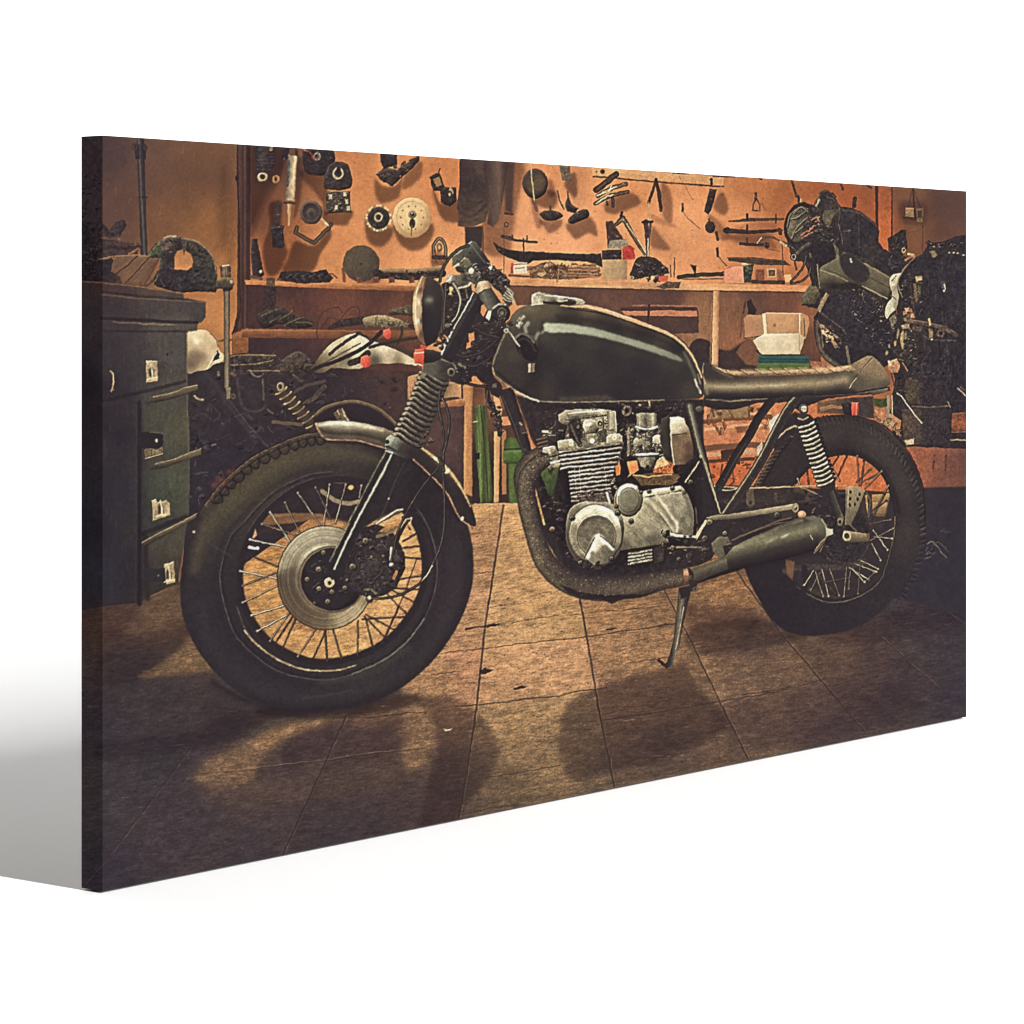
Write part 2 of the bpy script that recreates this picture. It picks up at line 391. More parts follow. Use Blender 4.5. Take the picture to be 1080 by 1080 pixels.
    for q, c_, w_ in [([(735, 446), (770, 441), (812, 440)], (122, 76, 54), 2.6), ([(735, 441), (775, 436.5), (812, 436)], (218, 162, 120), 1.0), ([(736, 453), (790, 449), (815, 449)], (224, 166, 122), 1.6), ([(738, 473), (780, 470), (806, 469)], (120, 78, 58), 3.0), ([(738, 480), (800, 476)], (196, 150, 112), 2.4), ([(740, 487), (800, 484)], (86, 58, 46), 1.8)]:
        L(q, w_, c_, f=.7, j=1.0)
    P([(760, 475), (778, 473), (778, 483), (761, 485)], (62, 46, 40), j=.6)
    P([(748, 430), (790, 428), (792, 440), (750, 442)], (150, 116, 82), f=1, j=.6, tex=(.2, 4., 3)); L([(790, 428), (790, 440)], 1, (84, 62, 50)); L([(744, 428), (744, 442)], 1.4, (206, 146, 104), a=.8)
    clutter([(736, 446), (812, 442), (806, 458), (740, 458)], 16, 33, (150, 92, 62), (236, 182, 136), (1.6, 6), .4); clutter([(740, 484), (800, 482), (780, 508), (752, 508)], 16, 34, (120, 62, 42), (226, 130, 86), (1.4, 5), .3); P([(775, 450), (790, 449), (788, 456), (778, 457)], (110, 68, 50), j=.8, f=1, a=.7)
    for q in [[(762, 490), (760, 502)], [(772, 492), (774, 508), (770, 512)], [(998, 480), (997, 496)], [(985, 486), (984, 494)], [(870, 500), (872, 508)]]:
        L(q, .8, (84, 50, 40), f=.8, j=.6)
    clutter([(740, 430), (806, 428), (806, 440), (740, 445)], 14, 31, (110, 76, 56), (220, 160, 110), (2, 5), .5)
    for k in range(26):
        E(TB[k, 0] * 260 + 750, TB[k, 1] * 50 + 480, 1.5 * TB[k, 2] + .4, 1.2, (92, 52, 38), f=.6, a=.7)
    P([(740, 511), (800, 513), (905, 517), (940, 519), (940, 650), (800, 600), (740, 560)], ('f', [(760, 530, (52, 44, 44)), (850, 560, (48, 42, 43)), (900, 600, (58, 52, 50)), (900, 530, (60, 50, 46))], 15), tex=(.15, 6., 3), f=.9)
    P([(912, 522), (944, 520), (944, 546), (915, 544)], ('l', (0, 520), (0, 546), [(0, (190, 150, 100)), (.35, (150, 112, 74)), (.4, (196, 154, 104)), (1, (96, 74, 56))]), tex=(.14, 2., 9, 0., 5.), j=.5)
    P([(940, 515), (1030, 513), (1030, 652), (985, 640), (930, 628), (930, 560)], ('f', [(960, 530, (50, 44, 46)), (1000, 530, (44, 40, 44)), (980, 600, (46, 43, 48)), (960, 620, (44, 41, 45)), (1015, 600, (42, 40, 45))], 15), tex=(.12, 8., 3), f=1.2)
    clutter([(975, 560), (1005, 560), (1000, 588), (978, 592)], 14, 12, (48, 44, 46), (130, 118, 100), (2, 5), .25)
    L([(978, 574), (983, 571), (988, 576), (994, 584), (998, 588)], .6, (120, 112, 96), sm=1, a=.8, j=.6); L([(975, 589), (982, 587)], .5, (110, 100, 84), a=.8); L([(984, 575), (990, 572), (1000, 582)], .5, (96, 90, 80), sm=1, a=.7)
    L([(948, 471), (1019, 467)], 1.2, (70, 52, 44), j=.6)


def paint_shelves():
    I('printed_shelf_upright', 'dark upright board beside the tool wall in the printed picture')
    P([(251, 140), (264, 140), (264, 352), (262, 395), (245, 395), (245, 352), (250, 330)], ('l', (250, 0), (264, 0), [(0, (58, 42, 40)), (.2, (84, 60, 50)), (.45, (62, 44, 42)), (.6, (92, 64, 52)), (.75, (60, 42, 40)), (1, (70, 48, 42))]), tex=[(.12, 3., 3, 1.57, 8.), (.08, 14., 4)])
    P([(245, 352), (262, 346), (262, 394), (245, 395)], ('l', (0, 350), (0, 395), [(0, (156, 98, 62)), (1, (112, 70, 48))]), tex=(.2, 3., 5), j=.5)
    L([(250.5, 143), (250.5, 190), (252, 230), (252.5, 290), (253, 330), (245, 352)], .8, (48, 36, 34), f=.5, sm=1); E(250, 188, 2, 3, (44, 34, 34))
    # shades on the board from the hanging tools
    use(1)
    for p, k, f_ in [([(264, 150), (300, 152), (296, 186), (284, 200), (272, 222), (264, 232)], .6, 2.5), ([(264, 236), (284, 200), (292, 196), (276, 226), (266, 250)], .8, 2), ([(311, 255), (331, 259), (346, 243), (349, 250), (338, 268), (328, 287), (299, 287), (304, 272)], .56, 1.8), ([(284, 216), (296, 214), (297, 240), (302, 262), (303, 268), (294, 287), (282, 289), (277, 262), (284, 240)], .55, 2), ([(318, 180), (350, 182), (343, 200), (340, 212), (330, 200), (320, 190)], .62, 2.4), ([(313, 170), (320, 172), (316, 214), (310, 230), (311, 210)], .7, 1.8),
                 ([(344, 222), (371, 222), (369, 232), (362, 238), (342, 234)], .6, 1.8), ([(342, 200), (346, 203), (345, 226), (340, 222)], .66, 1.6), ([(387, 228), (392, 240), (412, 240), (413, 250), (402, 260), (390, 256), (385, 242)], .58, 2), ([(415, 238), (430, 250), (455, 236), (456, 250), (446, 262), (432, 264), (420, 254)], .58, 2), ([(396, 190), (404, 196), (416, 196), (424, 188), (420, 208), (402, 214), (396, 204)], .62, 2), ([(427, 184), (443, 170), (444, 186), (426, 200)], .7, 1.8), ([(457, 200), (465, 214), (482, 210), (488, 224), (484, 234), (468, 232), (460, 216)], .58, 2), ([(514, 175), (552, 172), (546, 215), (541, 245), (536, 268), (512, 268), (508, 250)], .66, 3),
                 ([(560, 209), (578, 200), (588, 206), (584, 220), (570, 218)], .6, 2), ([(575, 193), (582, 190), (586, 204), (580, 208)], .7, 2), ([(570, 232), (592, 231), (590, 241), (580, 246), (574, 240)], .66, 1.8), ([(598, 236), (622, 228), (630, 248), (620, 246), (608, 252), (601, 246)], .62, 1.8), ([(560, 214), (566, 214), (572, 236), (566, 240)], .76, 1.8), ([(640, 212), (664, 203), (676, 214), (660, 222), (648, 226), (638, 222)], .62, 2), ([(698, 193), (708, 204), (709, 232), (702, 232), (697, 218)], .72, 1.8), ([(688, 240), (696, 248), (706, 262), (698, 264), (686, 258)], .72, 2), ([(686, 226), (710, 236), (712, 240), (690, 234)], .86, 1.6),
                 ([(752, 214), (762, 203), (768, 218), (764, 226), (754, 222)], .68, 1.8), ([(748, 226), (770, 246), (764, 254), (752, 246)], .74, 2), ([(770, 250), (805, 245), (818, 262), (790, 258)], .75, 3), ([(764, 248), (800, 232), (820, 240), (800, 262)], .85, 3), ([(596, 192), (606, 182), (609, 200), (606, 208), (598, 200)], .62, 1.8), ([(380, 296), (401, 290), (400, 297), (384, 299)], .7, 1.6), ([(455, 264), (470, 270), (470, 282), (456, 284)], .7, 1.6)]:
        sh(p, k, f_)
    # lower recesses of the shelves
    I('printed_shelf_recess', 'brown shaded recess below the shelves in the printed picture')
    P([(262, 300), (445, 304), (445, 392), (340, 388), (262, 382)], ('f', [(270, 310, (66, 46, 42)), (300, 325, (92, 58, 48)), (360, 320, (110, 68, 54)), (420, 330, (112, 70, 54)), (300, 308, (74, 50, 44)), (400, 309, (84, 56, 46)), (300, 370, (62, 46, 44)), (400, 372, (84, 56, 46)), (270, 370, (56, 42, 42))], 9), tex=[(.08, 14., 3), (.08, 2., 5, 1.5, 4.)])
    P([(536, 300), (852, 306), (866, 330), (866, 392), (740, 400), (700, 345), (620, 322), (545, 322)], ('f', [(560, 310, (112, 76, 58)), (600, 312, (92, 64, 54)), (650, 318, (104, 72, 58)), (700, 318, (96, 66, 55)), (735, 330, (150, 106, 76)), (745, 355, (158, 112, 80)), (730, 370, (150, 104, 74)), (700, 312, (84, 58, 50)), (775, 320, (134, 92, 68)), (790, 312, (92, 64, 54)), (830, 318, (110, 72, 56)), (845, 335, (150, 94, 66)), (775, 360, (152, 100, 72)), (860, 360, (110, 70, 52)), (860, 385, (96, 64, 50)), (770, 385, (100, 66, 50))], 9), tex=[(.07, 12., 3), (.07, 2., 6, 1.5, 5.)])
    P([(727, 366), (732, 359), (740, 357), (750, 362), (752, 376), (748, 388), (735, 386), (730, 374)], (56, 45, 42), sm=1, f=.9, tex=(.15, 3., 3)); P([(757, 370), (770, 368), (784, 359), (790, 356), (797, 364), (797, 392), (757, 390)], (122, 82, 60), f=.9, tex=(.1, 4., 3)); P([(757, 368), (770, 370), (782, 362), (776, 372), (786, 384), (798, 386), (796, 394), (757, 392)], (62, 48, 43), f=1, tex=(.15, 3., 3), j=.6)
    I('printed_toolbox', 'long brown wooden box under the tool shelf behind the tank')
    P([(655, 324), (700, 323), (735, 324), (737, 330), (737, 351), (712, 352), (680, 345), (655, 336)], (78, 57, 50), j=.5, tex=(.1, 4., 3)); P([(655, 328), (700, 327), (735, 328), (735.5, 334), (700, 333), (660, 333)], (190, 124, 92), j=.5, tex=(.1, 3., 3)); L([(655, 327), (700, 326.5), (732, 325.5)], .7, (62, 44, 40), j=.5); L([(668, 322), (735, 323)], .8, (170, 112, 84), a=.8); L([(684.5, 322), (683.5, 338)], 1.3, (62, 46, 42))
    I('printed_lower_shelf', 'lower wooden shelf board holding power tools in the printed picture')
    P([(255, 347), (340, 348), (440, 349), (440, 357), (340, 357), (255, 356)], ('l', (0, 347), (0, 357), [(0, (178, 116, 74)), (.3, (136, 88, 60)), (1, (104, 66, 48))]), tex=[(.16, 3., 8, 0., 6.)], j=.5)
    I('printed_tool_shelf', 'long wooden shelf board under the hanging tools in the printed picture')
    P([(258, 295.5), (330, 298), (440, 302), (440, 307.5), (330, 303.5), (259, 300)], ('l', (0, 296), (0, 307), [(0, (206, 140, 90)), (.5, (180, 116, 74)), (1, (140, 90, 60))]), tex=(.12, 3., 8, 0., 6.), j=.5)
    P([(536, 292.5), (600, 295.5), (700, 298.5), (853, 301), (853, 308), (760, 306.5), (720, 306), (620, 303.5), (537, 301)], ('f', [(560, 296, (208, 150, 104)), (620, 300, (216, 162, 114)), (740, 302, (222, 166, 114)), (700, 303, (190, 140, 98)), (840, 304, (214, 146, 100))], 6), tex=(.12, 3., 8, 0., 5.), j=.5)
    L([(538, 301.5), (620, 304), (720, 306.6), (853, 308.6)], .8, (86, 58, 46), f=.7, j=.4)
    I('printed_shelf_post', 'pale wooden post under the tool shelf in the printed picture')
    P([(752.5, 306.5), (759, 306.5), (757.5, 388), (750.5, 386)], ('l', (751, 0), (759, 0), [(0, (232, 184, 136)), (.6, (206, 152, 108)), (1, (150, 104, 74))]), tex=(.08, 3., 8, 1.57, 6.))
    L([(750.5, 320), (749, 386)], .5, (170, 120, 86))
    # standing posts and green lockers in the gap between the wheel and the engine
    I('printed_timber_post', 'orange timber post beside the green case in the printed picture')
    P([(490, 398), (500.5, 396), (497, 530.5), (489, 522)], ('l', (489, 0), (500, 0), [(0, (206, 150, 100)), (.6, (190, 132, 86)), (1, (140, 94, 64))]), tex=[(.1, 3., 8, 1.57, 6.), (.06, 1.2, 3)])
    P([(461, 424.5), (490, 420), (490.5, 428), (461, 430)], ('l', (0, 420), (0, 430), [(0, (206, 146, 98)), (1, (140, 88, 60))]), tex=(.2, 2., 4), j=.5)
    P([(489, 521), (501, 524), (499, 532), (488, 530)], (60, 46, 42), f=1)
    P([(500, 396), (512, 392), (530, 400), (552, 440), (560, 470), (552, 530), (498, 531), (498, 430)], ('f', [(505, 405, (92, 62, 48)), (520, 415, (150, 100, 70)), (545, 440, (84, 58, 46)), (512, 500, (44, 38, 36)), (535, 500, (70, 50, 42))], 8), tex=(.1, 4., 3))
    I('printed_timber_post', 'pale narrow timber post right of the green case'); P([(521, 455), (527.5, 455), (526, 530), (521, 530)], ('l', (521, 0), (527, 0), [(0, (226, 176, 124)), (1, (190, 136, 92))]), tex=(.06, 3., 4, 1.57, 4.))
    P([(529, 452), (534, 455), (534, 521), (529.5, 521)], (168, 118, 78)); P([(519, 415), (524, 412), (530, 432), (527, 446)], (222, 160, 112), j=.6)
    P([(528, 440), (541, 438), (542, 448), (528, 449)], (206, 138, 94), j=.5)
    I('printed_green_case', 'tall green case leaning between the timber posts in the printed picture')
    P([(499, 429.5), (506, 427), (511.8, 427), (516, 475), (520.5, 529), (507, 531), (503, 486)], ('l', (499, 0), (521, 0), [(0, (58, 66, 40)), (.35, (110, 122, 70)), (.5, (64, 72, 42)), (.75, (98, 106, 62)), (1, (48, 54, 34))]), tex=[(.12, 3., 8, 1.5, 5.)], bev=(25, 1.5))
    L([(507, 428), (512, 480), (515, 530)], .6, (40, 58, 32)); L([(503, 440), (508, 520)], .4, (130, 168, 92), a=.6)
    P([(501, 478), (506, 477), (506, 484), (501.5, 484)], (34, 34, 28)); L([(499.5, 445), (503, 444.5)], .8, (150, 186, 110))
    I('printed_green_crate', 'low green lidded box behind the exhaust in the printed picture')
    P([(532, 464), (538, 461), (546, 463), (552, 478), (552, 530), (537, 531), (536, 488), (531, 486)], ('l', (531, 0), (552, 0), [(0, (62, 76, 42)), (.4, (92, 110, 58)), (1, (62, 74, 42))]), tex=(.1, 4., 8))
    P([(530.5, 476), (551, 475), (551, 487), (530.5, 487.5)], (84, 104, 54), bev=(30, 1.5), tex=(.15, 3., 3)); L([(532, 474), (551, 473)], .7, (36, 54, 30)); L([(532, 488.5), (550, 488)], .7, (40, 58, 32))
    P([(568, 486), (590, 484), (592, 522), (572, 528), (566, 510)], ('l', (0, 486), (0, 525), [(0, (96, 112, 62)), (1, (54, 62, 38))]), tex=(.15, 3., 5))
    I('printed_carton', 'tan carton standing behind the fork boot in the printed picture')
    P([(430, 397), (443, 394), (442, 416), (430, 421)], ('l', (0, 394), (0, 421), [(0, (196, 148, 104)), (1, (176, 130, 90))]), tex=(.07, 3., 8))
    I('printed_carton', 'tan carton right of the fork boot'); P([(466, 405), (486.5, 400.5), (486.5, 418), (466, 420)], ('l', (466, 0), (487, 0), [(0, (176, 134, 94)), (1, (200, 154, 108))]), tex=(.07, 3., 8)); L([(487.5, 400), (487.5, 420)], .9, (66, 48, 42))


def paint_tools():
    dk = (50, 43, 41)
    I('printed_shock_absorber', 'black shock absorber hanging at the top of the board')
    P([(268, 152), (290, 153), (290, 168), (289, 179), (283, 182), (271, 181)], ('l', (268, 0), (290, 0), [(0, (40, 35, 36)), (.4, (62, 54, 52)), (1, (36, 32, 33))]), tex=(.1, 2., 3))
    for k in range(7):
        L([(270, 158 + k * 3.4), (289, 158.6 + k * 3.4)], .45, (78, 68, 62), a=.7)
    E(277, 187, 5.4, 5, (170, 146, 108), hole=.5, tex=(.4, 2., 3), bev=(50, 2)); E(291, 189, 3.8, 4.6, (150, 112, 74), hole=.4, tex=(.4, 2., 3)); L([(286, 158), (287, 150)], 1.5, (140, 112, 76))
    I('printed_screwdriver', 'silver tube with a pointed tip hanging on the board')
    L([(303, 152), (300, 165)], 4, (46, 40, 40)); L([(312, 152), (313, 166)], 1.5, (70, 54, 48))
    P([(304, 163), (313.5, 165), (310.5, 212), (301, 211)], ('l', (301, 190), (313, 191), [(0, (96, 84, 72)), (.35, (150, 132, 106)), (.7, (216, 192, 152)), (1, (140, 112, 84))]), tex=[(.22, 3., 4, 1.4, 2.)], j=.4)
    L([(304.5, 170), (303, 196)], 1.2, (70, 84, 88), a=.7, tex=(.5, 1.5, 3)); L([(300, 214), (311, 214.6)], 1.2, (60, 46, 42))
    P([(303, 215), (307.5, 215), (305.6, 238), (304, 238.5)], ('l', (303, 0), (308, 0), [(0, (206, 170, 124)), (1, (150, 108, 76))]))
    I('printed_black_drum', 'black round lamp with a grey ring at the top of the board')
    P([(320, 158), (334, 152), (351, 158), (353, 172), (347, 183), (334, 185), (321, 180)], (48, 41, 40), sm=1, tex=(.14, 5., 3), bev=(22, 2))
    E(334.5, 165, 4, 4.4, (128, 116, 104), hole=.62, tex=(.3, 2., 2)); L([(318, 158), (326, 160), (332, 168)], .7, (150, 62, 50), sm=1)
    I('printed_grinder_disc', 'black disc with a pale ring hanging on the board')
    P([(343, 183), (350, 172), (362, 171), (369, 178), (369.5, 198), (343, 199)], (58, 49, 46), sm=1, tex=(.14, 3., 3), bev=(30, 2))
    E(356.5, 183, 6, 6.4, (188, 166, 128), hole=.68, tex=(.3, 2., 4)); E(357, 180, 2.4, 4, (40, 35, 36))
    I('printed_carburettor', 'small metal machine block hanging on the board')
    P([(344, 203), (369, 201), (369.5, 224), (344, 225)], (66, 58, 50), tex=(.35, 3., 3), bev=(30, 1.5), j=.8)
    clutter([(345, 203), (368, 203), (368, 223), (345, 224)], 34, 21, (70, 60, 50), (215, 196, 156), (1.4, 3.6), .8)
    for x, y in [(347, 208), (362, 205), (353, 219), (364, 213), (366, 220)]:
        P([(x, y - 2.4), (x + 3, y - 2.8), (x + 3, y + 2), (x, y + 2)], (206, 188, 150), j=.6, a=.85)
    I('printed_horn', 'grey round horn on a bent bracket hanging on the board')
    L([(313, 240), (311.5, 245), (331, 256.5), (346, 241), (349, 236)], 2.2, (70, 60, 50), prof=[(-1, (52, 44, 40)), (0, (98, 84, 66)), (1, (50, 43, 40))], j=.8)
    L([(339, 231), (346, 237.5)], 1.1, (212, 192, 158)); E(328, 224, 12, 12.6, (88, 76, 66), bev=(40, 2.5), tex=(.1, 3., 3)); E(328, 224, 9, 9.6, (66, 57, 52), bev=(-22, 2)); E(328.4, 225, 5, 5.6, (84, 71, 61), bev=(20, 2)); E(328.4, 226, 2.4, 2.8, (62, 50, 46))
    I('printed_black_pouch', 'black pouch hanging low on the board')
    L([(294, 215), (292, 228), (290, 240)], 3, (66, 50, 46), f=1.4); P([(286, 238), (298.5, 238), (300, 260), (296, 262), (287, 261)], (46, 40, 40), j=.7, tex=(.15, 4., 3)); L([(286, 240), (299, 239)], 1.4, (68, 58, 54), j=.5)
    I('printed_spray_can', 'black bottle standing at the left end of the tool shelf')
    P([(265, 252), (271, 251.5), (278.5, 290), (274, 294), (266, 292.5), (264.5, 270)], ('l', (264, 0), (279, 0), [(0, (74, 60, 54)), (.3, (50, 43, 42)), (1, (36, 32, 33))]), bev=(20, 1.5)); E(275, 286.5, 1.6, 1.8, (200, 172, 130)); L([(265, 292), (276, 294)], 1.6, (96, 74, 58), j=.6)
    I('printed_sprocket', 'small toothed sprocket hanging beside the large pale disc')
    for k in range(26):
        a = k * math.tau / 26; E(399.4 + 12.6 * math.cos(a), 229.8 + 13 * math.sin(a), 1.4, 1.4, (214, 186, 140) if k % 3 else (150, 124, 92))
    E(399.4, 229.8, 11.4, 11.8, (62, 54, 50), bev=(30, 2)); E(399.4, 229.8, 8, 8.4, (52, 46, 44), hole=.8); E(399, 229, 4.6, 5, (176, 154, 118), hole=.6, tex=(.3, 2., 3)); E(399, 229, 2, 2.3, (58, 48, 44))
    I('printed_brake_rotor', 'large pale beige brake disc hanging on the board')
    q = []
    for k in range(40):
        a = k * math.tau / 40; w_ = 1 + .022 * (k % 4 == 0)
        q.append((434.6 + 20.2 * w_ * math.cos(a), 229.6 + 21.2 * w_ * math.sin(a)))
    P(q, ('r', 430, 222, 26, 26, [(0, (236, 204, 150)), (.6, (226, 190, 138)), (1, (190, 150, 106))]), sm=1, bev=(30, 1.2), tex=(.05, 4., 3))
    E(434.6, 229.6, 16.5, 17.5, (176, 142, 100), hole=.965, a=.6)
    for a in np.arange(10) * math.tau / 10:
        E(434.6 + 12 * math.cos(a), 229.6 + 12.6 * math.sin(a), .7, .8, (150, 116, 82))
    L([(434, 234), (434, 249)], .6, (130, 96, 68)); E(435, 235.5, 3, 5, (70, 56, 48)); E(434.8, 226, 4.4, 4.6, (150, 130, 98), bev=(60, 1.6)); E(434.8, 226, 2, 2.2, (66, 54, 46)); E(434.4, 225, .8, .8, (230, 206, 160))
    for a, b in [(2.3, 14), (2.5, 10), (5.2, 13)]:
        E(434.6 + b * math.cos(a), 229.6 + b * math.sin(a), 2.5, .5, (240, 212, 162), a + 1.57, a=.6)
    I('printed_grindstone', 'dark olive grinding wheel leaning on the tool shelf')
    q = [(381 + 19.6 * math.cos(a), 278 + 19.6 * math.sin(a)) for a in np.arange(18) * math.tau / 18]
    P(q, ('l', (365, 262), (395, 296), [(0, (98, 84, 66)), (1, (72, 63, 52))]), j=.5, tex=[(.1, 2., 3), (.08, 8., 4)]); E(381, 278, 1, 1, (44, 37, 35)); L([(362, 284), (363, 296)], 1.6, (118, 78, 56), f=1)
    I('printed_engine_bracket', 'dark cast bracket hanging at the top edge of the board')
    P([(401, 160), (419, 162), (419, 174), (405, 178), (401, 170)], dk, j=.8, tex=(.25, 3., 3), bev=(25, 2))
    P([(396, 184), (404, 177), (418, 179), (428, 172), (442, 163), (443, 168), (434, 178), (422, 188), (414, 196), (404, 192)], (58, 50, 45), j=1.2, tex=(.3, 3., 4), bev=(40, 1.5))
    clutter([(398, 180), (440, 165), (440, 170), (414, 195)], 16, 6, (66, 57, 50), (180, 156, 118), (1.5, 4.5), .6)
    I('printed_padlock', 'dark metal clamp hanging beside the coat')
    P([(453, 187), (463, 181), (469, 197), (481, 198), (482, 212), (474, 218), (465, 213), (464, 202), (457, 201)], (52, 44, 42), j=.8, bev=(30, 1.5), tex=(.2, 3., 3))
    P([(457, 189), (463, 186), (466, 195), (460, 197)], (150, 116, 76), j=.5); P([(472, 204), (475, 196), (478, 203), (475, 208)], (170, 148, 112), j=.5); L([(463, 181), (464, 178)], .7, dk); E(474, 205, 3, 4, (48, 41, 40), hole=.5)
    I('printed_shackle', 'steel shackle hanging over the headlight')
    L([(458, 270), (457.5, 259), (463.5, 251.5), (469.5, 259), (470, 271)], 1.9, (86, 72, 60), sm=1, prof=[(-1, (54, 46, 42)), (0, (140, 118, 90)), (1, (52, 44, 42))])
    E(463.5, 261, 3, 5, (120, 96, 72), hole=.45, tex=(.4, 2., 2)); L([(457, 271), (471, 272)], 2.4, (66, 54, 48), j=.8); L([(458, 276), (467, 277), (467, 282)], 2.6, (110, 72, 54), f=1.2, a=.7)
    I('printed_hanging_coat', 'dark work coat hanging over the handlebar')
    P([(485, 160), (511, 162), (512, 187), (513, 202), (516.5, 220), (511, 234), (500, 238), (489.4, 239), (483, 238), (484.5, 228), (482, 220), (484.5, 196)], ('f', [(490, 175, (60, 48, 44)), (505, 175, (76, 60, 54)), (500, 200, (56, 46, 42)), (490, 215, (72, 58, 48)), (505, 225, (84, 67, 54)), (510, 200, (66, 54, 46))], 5), sm=0, tex=[(.16, 4., 3, .5, 2.), (.1, 1.4, 5)], j=.6)
    P([(510, 163), (537, 166), (534, 190), (531, 206), (526, 232), (520, 240), (514, 236), (516, 218), (512, 200)], ('l', (511, 0), (537, 0), [(0, (58, 46, 42)), (.35, (92, 73, 62)), (.6, (104, 82, 68)), (.8, (70, 55, 49)), (1, (58, 46, 42))]), tex=(.12, 4., 6, 1.4, 4.), f=1.0)
    P([(534, 170), (543, 172), (541, 205), (540, 225), (533, 222), (532, 200)], (66, 52, 46), f=1.6, a=.85)
    for q in [[(488, 200), (492, 207), (500, 212), (508, 210)], [(486, 222), (494, 226), (504, 222), (511, 214)], [(500, 190), (506, 198), (509, 206)], [(484, 233), (496, 232), (506, 228)], [(497, 170), (500, 185), (498, 198)]]:
        L(q, 1.2, (90, 72, 60), sm=1, a=.55, f=1.3, j=.8); L([(x + .5, y + 2.2) for x, y in q], 1.2, (42, 35, 35), sm=1, a=.6, f=1.3, j=.8)
    P([(484, 226), (496, 231), (510, 226), (512, 233), (500, 238), (489, 239.5), (483, 238)], (92, 73, 57), f=1.2, a=.55, tex=(.3, 3., 3, .3, 3.), i=0)
    P([(490, 239), (509, 238), (508, 262), (491, 262)], (58, 48, 44), f=1.0, j=.5); L([(509, 240), (509.5, 268)], 1.0, (70, 50, 42), a=.7); L([(531.5, 240), (531.5, 290)], .6, (110, 74, 54), a=.8); E(534, 237, 2.4, 3, (70, 54, 46), hole=.6); L([(533, 225), (541, 226)], 1.2, dk, a=.8)
    I('printed_drum_brake', 'round brown drum hanging above the tool shelf')
    E(564.4, 193.5, 13.6, 15.8, (66, 55, 46), bev=(45, 2.2), tex=(.1, 3., 3)); E(564.8, 192.5, 10, 12, ('l', (556, 182), (574, 203), [(0, (74, 60, 48)), (.6, (96, 78, 58)), (1, (64, 52, 44))]), tex=(.1, 2., 4)); E(567, 195, 5, 6, (112, 92, 68), hole=.7, a=.4)
    L([(560, 172), (560.5, 185), (563.5, 213)], .7, (206, 176, 132)); L([(563, 213), (566, 222)], 1.6, (90, 64, 52), a=.6)
    I('printed_steel_strap', 'grey steel strap hanging at the top of the wall')
    P([(589.5, 174), (601, 175), (602.5, 191), (593, 190)], (116, 100, 82), bev=(30, 1.2), tex=(.12, 3., 3)); E(596, 182, .9, .9, (60, 48, 42))
    I('printed_dark_knob', 'dark oval knob hanging above the shelf')
    L([(580.5, 218), (580.5, 223)], 1.2, dk); P([(569, 226), (574, 222.5), (582, 221.5), (590, 224), (593.5, 228), (585, 232.5), (575, 232)], (58, 50, 44), sm=1, bev=(28, 2), tex=(.12, 3., 3))
    L([(588, 201), (590, 211), (595, 221)], .7, (80, 62, 52))
    I('printed_dark_handle', 'dark tapered handle hanging beside the oval knob')
    P([(596, 216), (599, 206), (602, 214), (610, 220), (606, 225), (598, 222)], (62, 52, 46), j=.8, bev=(36, 1.4), tex=(.3, 2., 3)); P([(599, 233), (604, 226), (614, 221), (620, 221.5), (621, 228), (612, 233), (603, 236)], (54, 46, 42), sm=1, bev=(30, 2))
    L([(599, 202), (599, 207)], .8, dk)
    I('printed_slide_rail', 'short dark rail fixed to the wall above the shelf')
    L([(529, 250), (545, 253.5), (566, 255.5)], 1.3, (62, 52, 46), j=.6); L([(530, 249.5), (538, 251)], 2.0, (76, 64, 55)); L([(552, 252), (552.5, 266)], .9, dk); L([(556, 249), (556, 254)], .9, (84, 70, 58)); L([(540, 248), (541, 252)], .8, (84, 70, 58))
    I('printed_long_blade', 'long black blade lying along the back of the shelf')
    P([(519.5, 254.5), (526, 259), (534, 263), (550, 264.5), (575, 266), (620, 268), (634, 267), (636, 282), (620, 276), (580, 274), (562, 275), (553, 280), (545, 275), (534, 271), (525, 266)], (48, 41, 39), j=.7, tex=(.15, 3., 3), bev=(22, 1.2))
    I('printed_label_box', 'white and red cardboard box on the shelf behind the handlebar')
    P([(538.5, 277.5), (556, 276.5), (556, 288), (538.5, 289)], (226, 208, 178), j=.3); P([(538.5, 277.5), (541.5, 277), (541.5, 289), (538.5, 289)], (206, 76, 62)); L([(542, 279), (555, 278.3)], .8, (190, 84, 70)); L([(544, 283), (553, 282.5)], .5, (120, 96, 80)); L([(537, 290.5), (565, 292)], 1.2, (96, 70, 56), j=.6)
    I('printed_shelf_odds', 'pile of pale wood and small parts lying on the shelf')
    P([(558, 282), (575, 276), (588, 278), (600, 282), (628, 278), (632, 292), (600, 295), (560, 293)], (116, 84, 62), j=1.2, tex=(.3, 3., 4))
    P([(566, 290), (576, 278), (589, 277), (583, 284), (572, 292)], (192, 158, 116), j=.8, tex=(.15, 3., 5, .5, 3.))
    clutter([(556, 280), (630, 276), (632, 293), (556, 294)], 40, 8, (112, 84, 64), (226, 178, 130), (2, 7), .6)
    for y in (281, 284.5, 288, 291):
        L([(600, y), (630, y + .8)], .8, (196, 144, 104), j=.8, a=.8)
    I('printed_wooden_rail', 'wooden hanging rail along the top of the wall')
    P([(624, 176.5), (680, 180), (763, 187), (763, 196), (700, 191), (625, 185)], ('l', (0, 177), (0, 196), [(0, (222, 168, 116)), (1, (206, 150, 102))]), tex=(.07, 3., 3, .08, 6.)); L([(626, 186), (660, 189), (700, 192.5), (763, 197)], .9, (78, 52, 42), j=.5); E(635.5, 181, 2.4, 2.6, (58, 44, 38)); E(629, 181, .8, .8, (90, 62, 48)); L([(710, 182.4), (726, 183.6)], .7, (70, 48, 40)); L([(752, 186), (775, 186.5)], .7, (84, 56, 44))
    I('printed_pliers_heap', 'heap of pliers hanging from the wooden rail')
